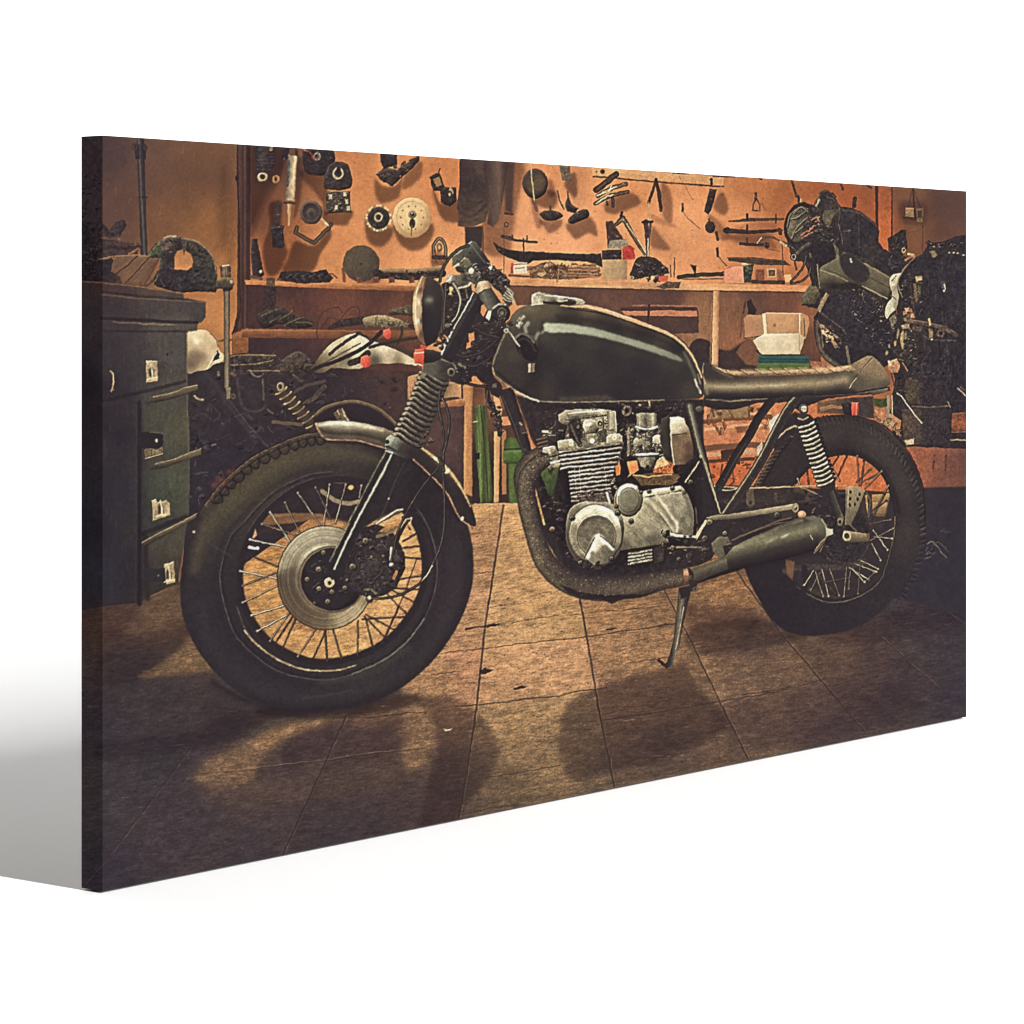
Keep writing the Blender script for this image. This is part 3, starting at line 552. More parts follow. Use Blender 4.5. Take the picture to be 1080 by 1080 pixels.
    for q, w_, c_ in [([(629, 200), (640, 192), (650, 184)], 3.2, (70, 56, 46)), ([(631, 206), (646, 198), (660, 194)], 2.4, (96, 78, 60)), ([(628, 214), (645, 206), (662, 202)], 2.2, (84, 70, 56)), ([(640, 212), (641, 216)], 1.2, (60, 50, 44)), ([(646, 208), (647, 218)], 1.6, (62, 52, 46))]:
        L(q, w_, c_, prof=[(-1, tuple(np.array(c_) * .7)), (0, tuple(np.array(c_) * 1.25)), (1, tuple(np.array(c_) * .6))], j=1)
    for q in [[(630, 206), (642, 202), (645, 196)], [(629, 214), (640, 207), (646, 206)], [(636, 203), (650, 197)]]:
        L(q, .8, (226, 200, 158), j=.8)
    I('printed_hanging_pliers', 'open pliers hanging from the wooden rail')
    L([(692, 189), (689, 200), (684, 214)], 1.5, (66, 52, 44), j=.5); L([(692, 189), (695, 205), (697, 222)], [1.4, 2.2, 1.6], (58, 46, 42), j=.5); L([(684, 214), (686, 225), (685, 234)], 1.0, (190, 156, 112)); E(692, 191, 1.4, 2.4, (50, 42, 40))
    I('printed_chisel', 'dark chisel hanging from the wooden rail')
    L([(750, 189), (750.5, 194)], 1.5, dk); P([(748.5, 199), (756, 200), (750, 222), (747, 226), (742.5, 223)], (58, 47, 43), j=.4, bev=(24, 1.4)); L([(716.5, 186), (730, 210)], .4, (150, 96, 68), a=.6, i=0)
    I('printed_wall_hook', 'small dark hook on the wall with its thin cord'); L([(720, 215), (720, 223)], 1.1, dk); L([(720, 223), (726, 231), (738, 241)], .5, (140, 88, 62)); I('printed_wall_hook', 'small dark hook low on the wall left of the crowbar'); L([(756.5, 262), (757, 270)], 1.3, dk); L([(757, 270), (766, 280)], .6, (110, 74, 56))
    I('printed_round_cutter', 'small round dark cutter hanging on the wall'); E(749, 239.5, 5.4, 6.4, (62, 50, 45), bev=(28, 1.6)); L([(748, 231), (748, 235)], .9, dk); L([(755.5, 245), (757, 253)], 1.3, (66, 54, 48))
    I('printed_leaning_saw', 'brown saw and long pliers leaning on the wall above the carton')
    P([(639, 234), (646, 233), (653, 245), (660, 255), (655, 262), (641, 261)], (74, 56, 48), j=.6, tex=(.15, 3., 3)); P([(643, 254), (660, 252), (666, 262), (641, 262)], (150, 138, 116), j=.5, tex=(.2, 3., 3))
    L([(650, 236), (657, 230), (663, 240), (672, 256), (680, 268)], [2, 2.6, 2.4, 2, 1.4], (60, 50, 45), prof=[(-1, (48, 41, 39)), (.1, (112, 94, 72)), (1, (46, 40, 38))], j=.8); L([(661, 236), (672, 252), (681, 266)], .6, (214, 188, 146)); L([(655, 228), (656, 224)], 1.4, dk)
    I('printed_long_pliers', 'slim pliers leaning upright on the wall')
    L([(681, 234), (683, 252), (683, 276)], [2.6, 2.4, 1.2], (64, 53, 52), j=.6); L([(686, 236), (685, 250)], 1.2, (74, 58, 70)); L([(683.5, 252), (683.5, 276)], .7, (206, 180, 140)); L([(678, 234), (688, 234)], 1.4, (52, 44, 44))
    I('printed_red_rag', 'red rag behind the small carton on the shelf'); P([(656, 262), (664, 258), (669, 262), (669.5, 273), (657, 274)], (196, 66, 58), j=.8, tex=(.2, 3., 3))
    I('printed_small_carton', 'small tan carton standing on the tool shelf'); P([(635, 264), (655.5, 263), (656, 274), (635, 274)], (54, 46, 44), j=.5, tex=(.3, 2., 4)); P([(635.3, 273.8), (661.7, 273.8), (661, 295), (636.3, 294.5)], ('l', (635, 0), (662, 0), [(0, (190, 158, 116)), (.75, (182, 150, 110)), (1, (156, 124, 92))]), tex=(.05, 3., 3))
    I('printed_black_heap', 'heap of black tools on the shelf')
    P([(664, 290), (670, 274), (676, 270), (690, 272), (704, 282), (706, 288), (690, 291), (666, 295)], (50, 43, 41), j=1, tex=(.2, 3., 3)); clutter([(664, 292), (672, 274), (690, 273), (706, 285), (704, 296), (664, 297)], 36, 14, (54, 46, 43), (196, 160, 120), (1.6, 5), .4)
    P([(694.5, 291.5), (704.5, 290.5), (704.5, 297), (695, 297)], (206, 92, 72)); L([(711.5, 272), (711, 292)], .6, (80, 60, 50)); L([(707, 280), (707.5, 292)], .6, (96, 74, 58)); E(688, 293, 2, 2.2, (206, 176, 136)); E(666, 293, 2.6, 2, (190, 158, 118), hole=.4)
    P([(692, 302), (703, 297), (718, 297), (716, 304), (700, 305)], (92, 72, 58), j=1.2, tex=(.3, 2., 3)); L([(716, 292), (740, 290), (764, 289)], 2.2, (64, 54, 44), j=1.0); P([(728, 279), (735, 280), (733, 291), (731, 285)], (46, 40, 38), j=.5); L([(720, 294.5), (762, 294)], .8, (110, 86, 62), j=.8)
    I('printed_pink_box', 'pale pink box on the right end of the tool shelf'); P([(764, 282), (784.5, 280.5), (784.5, 298.5), (764, 298.5)], ('l', (0, 281), (0, 298), [(0, (230, 156, 122)), (1, (222, 150, 116))]), tex=(.05, 3., 4)); L([(764, 284), (772, 281)], .7, (220, 90, 70))
    I('printed_dark_cup', 'dark speckled cup beside the pink box'); P([(783.5, 281), (795, 278), (792, 298), (785, 298)], (58, 62, 52), tex=(.5, 1.6, 3)); L([(782, 278.5), (796, 277)], 1.0, (206, 180, 140))
    I('printed_shelf_carving', 'small framed switch beside the dark cup on the shelf'); P([(808.5, 283), (819, 282.5), (818.5, 293), (809, 293)], (190, 152, 112)); P([(810.5, 285), (817, 284.7), (817, 291), (811, 291)], (72, 54, 46)); E(814, 288, 2, 2.2, (120, 92, 70), f=.8, tex=(.4, 1.5, 3)); P([(797, 285), (806, 284), (806, 296), (797, 296)], (112, 70, 52), f=.9, a=.8); P([(820, 284), (826, 286), (826, 296), (820, 296)], (130, 80, 58), f=.9, a=.7); L([(794, 297), (826, 298)], 2, (74, 58, 48), j=.8); P([(827, 290), (834, 289), (836, 297), (828, 298)], (222, 176, 124), j=.4)
    I('printed_hammer', 'dark hammer hanging sideways on the wall'); L([(765, 243), (790, 245), (820, 243), (824, 243)], [2.6, 2.0, 1.7, 1.4], (56, 48, 42), j=.5); E(767, 243, 2.8, 3.4, (50, 43, 40)); L([(788, 238), (788, 243)], 1.2, dk)
    I('printed_file', 'long dark file hanging above the hammer'); L([(769, 233.5), (790, 231.8), (826, 231)], [.7, 1.9, 1.3], (78, 62, 50), j=.5); L([(788, 226), (788, 231)], 1.3, dk); L([(818.5, 226), (818.5, 235)], .8, dk); L([(822, 242), (823, 246)], 2, (62, 52, 46))
    I('printed_wrench', 'curved wrench hanging below the hammer'); L([(781, 257), (790, 258), (808, 258)], 1.6, (60, 50, 44), j=.6); L([(798, 255), (806, 250), (818, 252), (828, 258)], .8, (80, 66, 52), sm=1); E(809, 259, 2.6, 3.2, (52, 45, 42)); L([(799, 256), (803, 251)], .9, (206, 180, 140)); L([(788, 252), (788, 257)], 1.1, dk); L([(808, 262), (822, 265)], .6, (120, 78, 56)); L([(825, 258), (826, 290)], .5, (80, 60, 50))
    I('printed_crowbar', 'dark crowbar lying along the wall above the shelf'); P([(767, 271), (800, 272), (828, 275), (834, 280), (800, 279.5), (768, 275)], (74, 60, 48), j=.6, tex=(.12, 3., 3)); L([(768, 271.5), (826, 275)], .5, (116, 92, 70), a=.7)
    I('printed_bottle_opener', 'stirrup shaped steel loop hanging on the wall'); L([(797, 204), (797, 210), (794.3, 216), (794.3, 222), (801.5, 222.3), (801.3, 216), (798, 210)], .8, (74, 58, 48)); L([(797.3, 204), (797.3, 210)], 1.4, (66, 52, 46)); L([(803, 214), (808, 222)], .9, (130, 80, 54), a=.5, f=1.)
    for q in [[(835, 190), (838, 200), (840, 207)], [(887, 194), (889, 200)], [(801, 188), (803, 189)], [(915, 196), (919, 198)]]:
        L(q, 1.2, (66, 48, 42), i=0)
    L([(842, 207), (843, 214)], 1.3, (70, 56, 48), i=0); L([(901, 210), (900, 218)], 1.4, (64, 48, 44), i=0); E(901.5, 209.5, 2, 1.6, (64, 48, 44), i=0)
    # on and under the left shelf
    I('printed_cable_coil', 'black cable coil lying on the left shelf')
    P([(292, 296), (296, 287), (312, 285), (330, 287), (344, 284), (350, 293), (348, 298), (320, 299)], (48, 42, 40), j=1, tex=(.2, 3., 3))
    for k in range(12):
        x = 297 + k * 4.2; L([(x, 292 + 3 * TB[k, 0]), (x + 6, 287 + 3 * TB[k, 1]), (x + 12, 293 + 3 * TB[k, 2])], .8, (70, 61, 55) if k % 2 else (38, 33, 33), sm=1)
    E(338, 290, 5, 4.4, (42, 37, 36), hole=.7); E(346, 294, 4, 3, (56, 48, 44), hole=.6)
    I('printed_socket_row', 'row of dark sockets with a pale tube lying on the left shelf')
    L([(397, 288), (404, 290), (440, 292), (466, 288)], 4.2, (52, 44, 42), j=1.4, tex=(.3, 2., 4)); L([(402, 285.5), (440, 285.8), (467, 282.5)], 2.6, (150, 122, 88), prof=[(-1, (180, 146, 106)), (0, (150, 122, 90)), (1, (80, 64, 52))]); clutter([(395, 287), (462, 287), (462, 296), (395, 296)], 26, 22, (54, 46, 43), (150, 122, 90), (1.5, 4), .3)
    for x in (379, 396, 413, 434, 448):
        P([(x - 3, 292), (x + 3, 292), (x + 3.4, 298), (x - 2.6, 298.5)], (112, 74, 58), j=.8, tex=(.2, 2., 4))
    I('printed_leaning_pipe', 'dark pipe standing behind the left shelf edge'); P([(281, 293), (290, 293), (290, 302), (281, 301)], (92, 72, 56), j=.5); P([(278, 302), (292, 303), (290, 329), (277, 330)], (56, 44, 42), f=.8, tex=(.15, 3., 3))
    I('printed_black_gloves', 'crumpled black gloves on the lower shelf')
    P([(271, 332), (285, 326), (296, 324), (306, 330), (316, 334), (326, 336), (331, 341), (328, 345), (310, 346), (295, 342), (280, 346), (273, 341)], (52, 46, 41), sm=1, j=.8, tex=(.2, 3., 3), bev=(26, 1.5))
    for q in [[(276, 333), (290, 327), (296, 326)], [(296, 336), (306, 330), (308, 327)], [(300, 343), (310, 338), (320, 334)], [(312, 340), (324, 340), (330, 343)], [(285, 340), (296, 333)]]:
        L(q, .8, (112, 100, 74), sm=1, a=.7)
    I('printed_hand_drill', 'grey metal hand drill lying on the lower shelf')
    L([(347, 346), (360, 341), (382, 338)], [1.5, 4, 4.4], (54, 46, 42), f=.8); P([(383, 336), (392, 333), (404, 332.5), (418, 336), (432, 342), (434, 347), (410, 346), (392, 344), (384, 342)], ('l', (0, 332), (0, 347), [(0, (196, 174, 130)), (.4, (150, 132, 98)), (1, (74, 62, 52))]), sm=1, tex=(.2, 2., 3)); clutter([(384, 334), (430, 338), (430, 346), (386, 344)], 16, 30, (90, 78, 60), (232, 214, 170), (1.5, 4), .7)
    P([(410, 328), (418, 325), (436, 322), (438, 333), (424, 332), (412, 332)], (84, 74, 58), sm=1, tex=(.2, 3., 3), bev=(30, 2)); L([(433, 344), (440, 346)], 2.4, (60, 50, 44))
    for q in [[(337, 368), (334, 350), (338, 332), (355, 324), (361, 330)], [(340, 345), (346, 336), (352, 336), (362, 341)], [(360, 336), (369, 325), (378, 325), (380, 338)], [(337, 368), (340, 372)]]:
        L(q, .7, (70, 54, 48), sm=1, i=0)
    # workbench clutter below
    I('printed_bench_clutter', 'dark clutter on the low bench in the printed picture')
    P([(240, 374), (262, 372), (294, 374), (300, 390), (330, 388), (332, 396), (242, 394)], (56, 48, 44), j=1, tex=(.2, 4., 3))
    P([(294, 388), (300, 378), (312, 371), (322, 374), (332, 386), (325, 393), (300, 393)], (74, 63, 52), sm=1, j=.5, bev=(35, 1.5), tex=(.15, 3., 4)); clutter([(242, 374), (330, 376), (330, 394), (242, 394)], 40, 17, (56, 48, 44), (170, 146, 112), (2, 8), .45)
    for q in [[(243, 376), (262, 374), (290, 375)], [(243, 385), (270, 384), (288, 380)], [(262, 391), (295, 391)]]:
        L(q, .7, (150, 126, 92), j=.8, a=.8)


def paint_left():
    P([(240, 396), (280, 394), (284, 430), (270, 436), (256, 436), (246, 424)], (50, 44, 45), f=1.4, tex=(.2, 4., 3), i=0)
    for q, w_, c_, a in [([(250, 400), (254, 424), (262, 433), (274, 433), (280, 428)], 1.2, (76, 68, 64), .8), ([(277, 400), (277.5, 412), (278, 422)], .7, (140, 116, 88), .8), ([(264, 391), (268, 396), (274, 397), (278, 394)], .6, (150, 138, 116), .9), ([(205, 418), (208, 421), (214, 422)], .8, (206, 176, 134), .9), ([(230, 392), (231, 396)], 1.2, (140, 122, 96), .8), ([(243, 394), (248, 396)], 1.4, (120, 98, 74), .7), ([(216, 392), (228, 406), (240, 426), (256, 446), (270, 466)], 2.0, (60, 55, 54), .7), ([(262, 438), (266, 442)], 1.2, (84, 76, 70), .7), ([(264, 455), (272, 455)], 1, (90, 82, 76), .7), ([(282, 432), (288, 436)], .8, (150, 132, 106), .7), ([(203, 441), (214, 436), (222, 442)], 1, (66, 60, 58), .7), ([(226, 430), (232, 438), (226, 444)], 1, (70, 62, 60), .7), ([(310, 396), (318, 402), (322, 398)], 1.4, (92, 76, 62), .7), ([(300, 418), (312, 412), (326, 406), (342, 402)], 1.6, (84, 72, 60), .8)]:
        L(q, w_, c_, sm=1, f=.9, a=a, i=0, j=.8)
    for k in range(26):
        E(200 + 80 * TB[k, 40], 400 + 70 * TB[k, 41], 1 + 3 * TB[k, 42], 1 + 2 * TB[k, 43], (66, 59, 58), TB[k, 44] * 3, hole=.5 if k % 3 else None, f=1., a=.25 + .35 * TB[k, 45], i=0)
    I('printed_spring', 'bare coil spring leaning in front of the bench')
    L([(316, 430), (332, 419), (342, 408)], 2.4, (78, 66, 56), tex=(.4, 2., 3), j=1)
    spring((295, 409), (332, 450), 7.6, 8, (196, 168, 128), (62, 50, 44), 1.5, .1); L([(298, 414), (330, 448)], 4.2, (84, 68, 54), f=1.6, a=.5)
    E(296, 408, 4, 5, (150, 130, 104), hole=.5, bev=(40, 1.5)); L([(288, 445), (318, 448)], 1.8, (96, 80, 62), j=.6)
    I('printed_spare_tyre', 'dark spare tyre standing under the white fuel tank')
    P([(330, 448), (338, 432), (352, 424), (374, 421), (398, 430), (420, 452), (410, 458), (340, 452)], (44, 37, 39), sm=1)
    L([(333, 438), (342, 431), (356, 426), (374, 424), (395, 430), (408, 439), (419, 450)], 2.1, (112, 94, 70), sm=1, prof=[(-1, (132, 112, 84)), (0, (100, 82, 62)), (1, (54, 45, 42))], tex=(.15, 3., 3))
    P([(352, 436), (358, 431), (364, 434), (369, 444), (356, 444)], (104, 88, 68), j=.8, tex=(.5, 2., 3))
    for q in [[(356, 433), (358, 437)], [(361, 431), (363, 436)], [(363, 438), (367, 443)]]:
        L(q, .7, (206, 180, 140))
    I('printed_white_tank', 'bare white fuel tank lying behind the front wheel in the printed picture')
    P([(328, 390), (336, 378), (344, 367), (358, 357), (372, 352), (384, 353), (394, 360), (420, 370), (443, 382), (443, 386), (420, 383), (394, 384.5), (377, 389), (352, 388), (340, 393)], ('f', [(350, 365, (216, 198, 162)), (375, 360, (238, 220, 184)), (375, 370, (228, 208, 170)), (365, 378, (120, 108, 84)), (345, 382, (128, 112, 84)), (333, 388, (84, 72, 58)), (405, 366, (240, 222, 186)), (410, 378, (206, 186, 150)), (430, 380, (226, 206, 170)), (395, 382, (84, 78, 62)), (420, 382, (130, 116, 90)), (380, 387, (190, 172, 138))], 5), sm=1, j=.5, tex=(.08, 3., 3))
    L([(321, 399), (334, 388), (352, 382), (374, 372), (390, 362), (402, 350)], 2.0, (46, 40, 38), sm=1, tex=(.2, 2., 3)); L([(348, 374), (362, 362), (377, 353), (380, 351)], 1.6, (70, 58, 48), sm=1, j=.8); L([(377, 351), (386, 355), (392, 360)], 1.3, (62, 50, 44), j=.5); L([(340, 384), (360, 373), (380, 362)], .8, (70, 60, 48), a=.7)
    L([(370, 383), (380, 379), (388, 372)], 3.4, (58, 48, 44), j=1, tex=(.4, 2., 4)); L([(390, 366), (398, 364), (412, 361), (440, 356)], 1.6, (56, 49, 44), j=.8); L([(418, 364), (428, 370), (438, 376)], 1.5, (72, 62, 52), j=.6); L([(420, 362), (424, 352), (424, 345)], 1.4, (54, 46, 42), a=.8)
    for x, y, w_, h_ in [(408.5, 352, 5, 6), (385.5, 381.5, 6.2, 7), (438, 376, 2.4, 5.5)]:
        P([(x - w_ * .8, y - h_ * .7), (x + w_ * .3, y - h_), (x + w_ * .9, y - h_ * .3), (x + w_ * .8, y + h_ * .6), (x, y + h_), (x - w_ * .9, y + h_ * .3)], ('l', (x - w_, y - h_), (x + w_, y + h_), [(0, (238, 128, 100)), (.5, (222, 92, 72)), (1, (160, 60, 50))]), j=.6, tex=(.18, 2., 3))
    I('printed_white_helmet', 'cream helmet shaped shell behind the tool cabinet')
    P([(196, 349), (206, 347.5), (217, 348.5), (223, 353), (229, 358.5), (231, 368), (235.8, 375), (234, 381), (226, 384), (219, 389.5), (210, 391), (196, 391)], ('f', [(208, 358, (240, 220, 180)), (203, 366, (206, 182, 142)), (220, 360, (216, 190, 148)), (224, 372, (222, 196, 154)), (206, 378, (164, 142, 112)), (200, 385, (140, 120, 96)), (215, 383, (196, 170, 132)), (228, 366, (196, 166, 124)), (232, 378, (226, 204, 164))], 4), sm=1, tex=(.04, 5., 3))
    E(207.5, 360, 2, 3, (255, 244, 214), f=1.5, a=.8); sh([(198, 372), (208, 369), (218, 374), (214, 383), (198, 388)], .8, 3)
    P([(226, 374), (229, 369), (232, 374), (230, 378), (224, 381)], (62, 50, 42), j=.5); L([(218, 389), (222, 382), (228, 372)], .7, (250, 230, 190)); L([(227, 379), (231, 377.5)], .8, (40, 34, 32)); L([(222, 352), (228, 358), (230, 366)], .6, (84, 62, 48), a=.7)
    I('printed_iron_pole', 'grey iron pole standing behind the vise')
    P([(236, 300), (242.6, 300), (242.2, 408), (236.6, 409)], ('l', (236, 0), (243, 0), [(0, (62, 54, 48)), (.3, (122, 108, 86)), (.55, (136, 120, 96)), (.8, (84, 73, 61)), (1, (52, 45, 42))]), tex=(.08, 3., 5, 1.57, 4.))
    P([(238.5, 408), (243.5, 408), (243, 420), (239, 421)], (132, 116, 90), j=.4, tex=(.2, 2., 3)); E(246, 418, 2.6, 3, (90, 78, 62), hole=.4)
    I('printed_dark_pole', 'dark steel pole against the left part of the printed wall')
    P([(144, 140), (152, 140), (153, 190), (154.5, 240), (156, 272), (148.5, 271), (146.5, 208), (145, 180)], ('l', (145, 200), (154.4, 199.5), [(0, (50, 43, 42)), (.25, (60, 53, 51)), (.42, (92, 84, 80)), (.55, (60, 54, 54)), (1, (44, 39, 40))]))
    P([(141, 152), (153.5, 152), (154, 168), (143, 168)], (48, 42, 44), j=.6, tex=(.15, 3., 3)); E(142, 154.5, 3, 3.8, (66, 52, 48), hole=.5); E(153.5, 156, 2, 3, (64, 52, 50)); L([(147.5, 150), (148, 168)], .6, (88, 82, 84), a=.7); L([(146, 208), (155, 208)], .6, (40, 36, 38))
    # bench top with the vise
    I('printed_bench_junk', 'dark boards and parts heaped on the tool cabinet')
    P([(82, 236), (96, 234), (108, 236), (116, 242), (122, 234), (130, 232), (134, 237), (128, 248), (126, 252), (147, 257), (149, 274), (120, 300), (82, 300)], ('f', [(90, 250, (38, 34, 36)), (110, 245, (56, 46, 46)), (128, 240, (54, 46, 46)), (130, 255, (84, 62, 54)), (115, 262, (62, 50, 47)), (125, 270, (70, 54, 50)), (110, 280, (54, 46, 44)), (95, 275, (42, 37, 38))], 5), j=1.0, tex=(.2, 4., 3))
    L([(108, 251), (125, 253), (148, 257.5)], 1.2, (104, 76, 62), j=.6); L([(109, 260), (130, 262), (148, 260)], 1.6, (52, 43, 44), j=.6); E(127, 238, 3.4, 5, (60, 52, 52), .5, hole=.55); L([(104, 274), (118, 271), (122, 276)], 1.0, (140, 112, 82), j=.5); P([(107, 277), (118, 272), (124, 282), (118, 292), (107, 290)], (46, 40, 40), j=.6)
    clutter([(84, 180), (106, 180), (106, 300), (84, 300)], 40, 41, (40, 35, 36), (96, 80, 66), (1.5, 5), .5)
    L([(136, 268), (146, 262), (147, 268)], 1.2, (140, 96, 66))
    I('printed_wood_block', 'grooved brown wood block lying beside the vise')
    P([(120.7, 270), (144, 268.7), (169, 271.5), (163, 284), (152, 302), (130, 300), (126, 292), (117, 286)], ('l', (120, 272), (160, 296), [(0, (112, 82, 62)), (.5, (124, 92, 70)), (1, (104, 76, 60))]), j=.4, tex=[(.1, 2.2, 8, -.65, 7.), (.06, 5., 3)], bev=(28, 1.2))
    L([(145, 270), (134, 280), (122, 289)], .7, (60, 46, 40), j=.4); L([(158, 271), (146, 284), (131, 300)], .6, (64, 48, 42), j=.4); L([(121, 270), (144, 268.6), (168, 271.6)], .6, (164, 124, 92), a=.8)
    I('printed_vise', 'large dark green bench vise with a round opening')
    P([(156, 271), (159, 264), (165, 258), (169, 253), (174, 252), (177, 249), (183, 248.5), (186, 251), (192, 250), (198, 252), (206, 253), (213, 257), (219, 262), (226, 272), (229, 285), (229, 297), (228, 308.5), (215, 307.5), (198, 308), (191, 309), (180, 307), (165, 302), (160, 297), (168, 284), (169, 272), (160, 272)], ('f', [(162, 264, (66, 72, 54)), (175, 254, (92, 78, 64)), (180, 265, (54, 46, 46)), (190, 290, (46, 41, 42)), (175, 295, (48, 42, 43)), (205, 260, (66, 60, 52)), (218, 270, (70, 64, 52)), (215, 290, (54, 53, 47)), (222, 300, (58, 56, 48)), (205, 300, (52, 48, 46)), (190, 255, (54, 46, 45))], 5), bev=(46, 1.6), tex=[(.3, 6., 3), (.2, 1.8, 4)], j=.9)
    clutter([(160, 262), (182, 250), (220, 262), (226, 300), (170, 302)], 40, 45, (46, 41, 41), (140, 122, 92), (2, 6), .2)
    P([(184, 271), (187, 264.5), (193, 263), (194, 269), (196, 264), (201, 268), (204, 275), (203, 281), (198, 285), (184, 284)], ('l', (0, 263), (0, 285), [(0, (168, 114, 70)), (1, (204, 140, 90))]), sm=0, j=.3, f=.7)
    L([(173, 251), (180, 248.5), (185, 249.5)], .9, (176, 152, 118), j=.5); L([(192, 251.5), (200, 252.5), (206, 254), (214, 259), (221, 266), (226, 275), (228, 288)], .9, (156, 130, 96), sm=1, a=.85); L([(157, 270), (162, 262), (168, 256)], 1.0, (100, 122, 80), a=.8)
    P([(169, 256), (178, 252), (182, 258), (178, 264), (170, 264)], (92, 76, 66), j=.8, tex=(.3, 2., 3)); P([(192, 252), (197, 253), (196, 264), (192, 262)], (84, 76, 62), j=.4)
    L([(152, 303), (158, 299), (164, 292), (166, 287)], 1.2, (56, 56, 46), sm=1); L([(163, 285), (166, 292), (161, 299)], .5, (120, 104, 80), sm=1)
    P([(228, 295.5), (238, 293), (245, 293), (246.5, 300), (245, 305.5), (228, 304.5)], ('l', (0, 293), (0, 305), [(0, (118, 104, 78)), (.4, (86, 76, 62)), (1, (52, 46, 43))]), sm=0, j=.4, bev=(30, 1.2)); P([(232, 281), (236, 279.5), (241, 279), (243.5, 282), (243.8, 293), (233, 293)], ('l', (232, 0), (244, 0), [(0, (58, 50, 45)), (.35, (140, 122, 94)), (1, (62, 54, 46))]), tex=(.2, 1.6, 3, 1.57, 3.), j=.3)
    for k in range(5):
        L([(233.5 + k * 2, 283), (233.7 + k * 2, 292)], .35, (44, 38, 36), a=.8)
    L([(235, 280.3), (241, 279.6)], .8, (224, 200, 158)); E(244, 297, 1.6, 2, (196, 172, 132), a=.8); L([(236, 306), (242, 306)], 1.2, (40, 35, 34))
    # the tool cabinet
    cab = I('printed_tool_cabinet', 'dark green grey wooden tool cabinet at the left edge of the printed picture')
    P([(82, 296), (108, 297.6), (150, 302), (193, 308.5), (194, 314), (217, 318.5), (217, 335), (212, 340), (208, 341), (208, 349), (197, 349.5), (197.5, 420), (199, 480), (199.5, 540), (196, 560), (190, 600), (187, 616), (172, 622), (160, 628), (148, 635.5), (108, 640), (82, 645)],
      ('f', [(115, 305, (78, 60, 54)), (160, 308, (86, 66, 57)), (115, 325, (58, 53, 53)), (160, 325, (66, 61, 58)), (205, 328, (70, 63, 60)), (115, 345, (64, 58, 56)), (170, 345, (80, 73, 65)), (195, 345, (86, 79, 69)), (115, 370, (58, 53, 54)), (150, 370, (68, 63, 60)), (185, 370, (78, 72, 66)), (150, 400, (66, 61, 58)), (120, 400, (56, 52, 53)), (185, 400, (76, 70, 63)),
             (110, 440, (52, 48, 50)), (130, 460, (51, 49, 51)), (120, 520, (52, 53, 56)), (115, 600, (54, 56, 60)), (140, 600, (50, 49, 51)), (165, 440, (72, 70, 58)), (185, 450, (82, 78, 62)), (160, 460, (68, 66, 56)), (170, 520, (68, 70, 58)), (190, 510, (76, 77, 60)), (160, 550, (60, 61, 54)), (180, 575, (74, 69, 56)), (165, 600, (62, 56, 49)), (185, 600, (72, 64, 52)), (165, 620, (50, 46, 42)), (90, 400, (40, 37, 38)), (90, 560, (42, 42, 46))], 7),
      tex=[(.06, 2.2, 8, 1.57, 9.), (.09, 14., 3), (.06, 1.2, 5)], f=.8)
    for q, w_, c_, a in [([(82, 297), (108, 298.2), (150, 302.6), (193, 309.5)], .7, (150, 116, 84), .8), ([(108, 311), (150, 315), (190, 317), (217, 319)], .7, (128, 110, 86), .7), ([(108, 308), (150, 312.5), (193, 315.5)], 1.2, (44, 38, 37), .8), ([(108, 335.5), (150, 338), (208, 340.5)], 1.6, (42, 37, 37), .9), ([(120, 339.5), (150, 341.5), (185, 342.5)], .7, (160, 134, 100), .8), ([(110, 349), (197, 349.6)], 1.2, (46, 41, 39), .8),
                           ([(108, 423), (130, 418), (160, 411), (196, 402)], 1.8, (44, 40, 39), .8), ([(108, 427), (150, 420)], 2.4, (62, 58, 56), .8), ([(147, 424), (147, 637)], 2.2, (38, 35, 37), .85), ([(144, 424), (143.5, 636)], .5, (72, 68, 66), .6), ([(197, 349), (197.5, 420), (199, 480)], .6, (124, 110, 82), .6), ([(199.3, 440), (199.4, 520)], .5, (120, 112, 80), .6), ([(150, 563), (196, 545)], 2.4, (40, 36, 36), .85), ([(156, 425), (200, 413)], 1.2, (48, 44, 40), .7), ([(160, 495), (200, 480)], 1.4, (46, 42, 38), .7), ([(153, 565), (156, 632)], 2.5, (44, 40, 38), .8), ([(108, 470), (146, 473)], .6, (64, 58, 58), .5)]:
        L(q, w_, c_, f=.8, a=a, j=.7)
    r = np.random.RandomState(5)
    for k in range(160):
        x = r.uniform(110, 197); y = r.uniform(310, 610)
        L([(x, y), (x + r.uniform(-.6, .6), y + r.uniform(2, 9))], .35, (120, 110, 88) if r.rand() < .5 else (42, 38, 36), f=.5, a=r.uniform(.1, .4))
    sh([(80, 300), (140, 305), (150, 350), (146, 430), (150, 640), (80, 645)], .86, 8); sh([(80, 430), (147, 424), (148, 640), (80, 646)], .9, 4)
    for x, y, w_ in [(176.5, 374, 1), (173, 388, .8), (121, 473, .6), (140, 518, .6), (134, 564, .8)]:
        E(x, y, w_, w_ * 1.4, (40, 35, 35))
    for q in [[(161.5, 418.5), (180, 415), (196, 408.5), (208, 406), (208.5, 411), (196, 416), (180, 421), (163, 424)], [(164, 489), (185, 484), (200, 477.5), (212, 473), (212.5, 479.5), (195, 486), (180, 491), (168, 494.5)], [(150, 572), (168, 562), (190, 551), (208, 541.5), (207, 546), (190, 556), (170, 567), (152, 577)]]:
        I('drawer_ledge', None, cab); P(q, ('l', (0, min(y for x, y in q)), (0, max(y for x, y in q)), [(0, (112, 98, 74)), (.4, (94, 82, 64)), (1, (62, 55, 46))]), j=.5, tex=(.14, 2., 8, -.3, 5.), bev=(34, 1))
        L(q[:4], .5, (176, 152, 112), j=.4, a=.8)
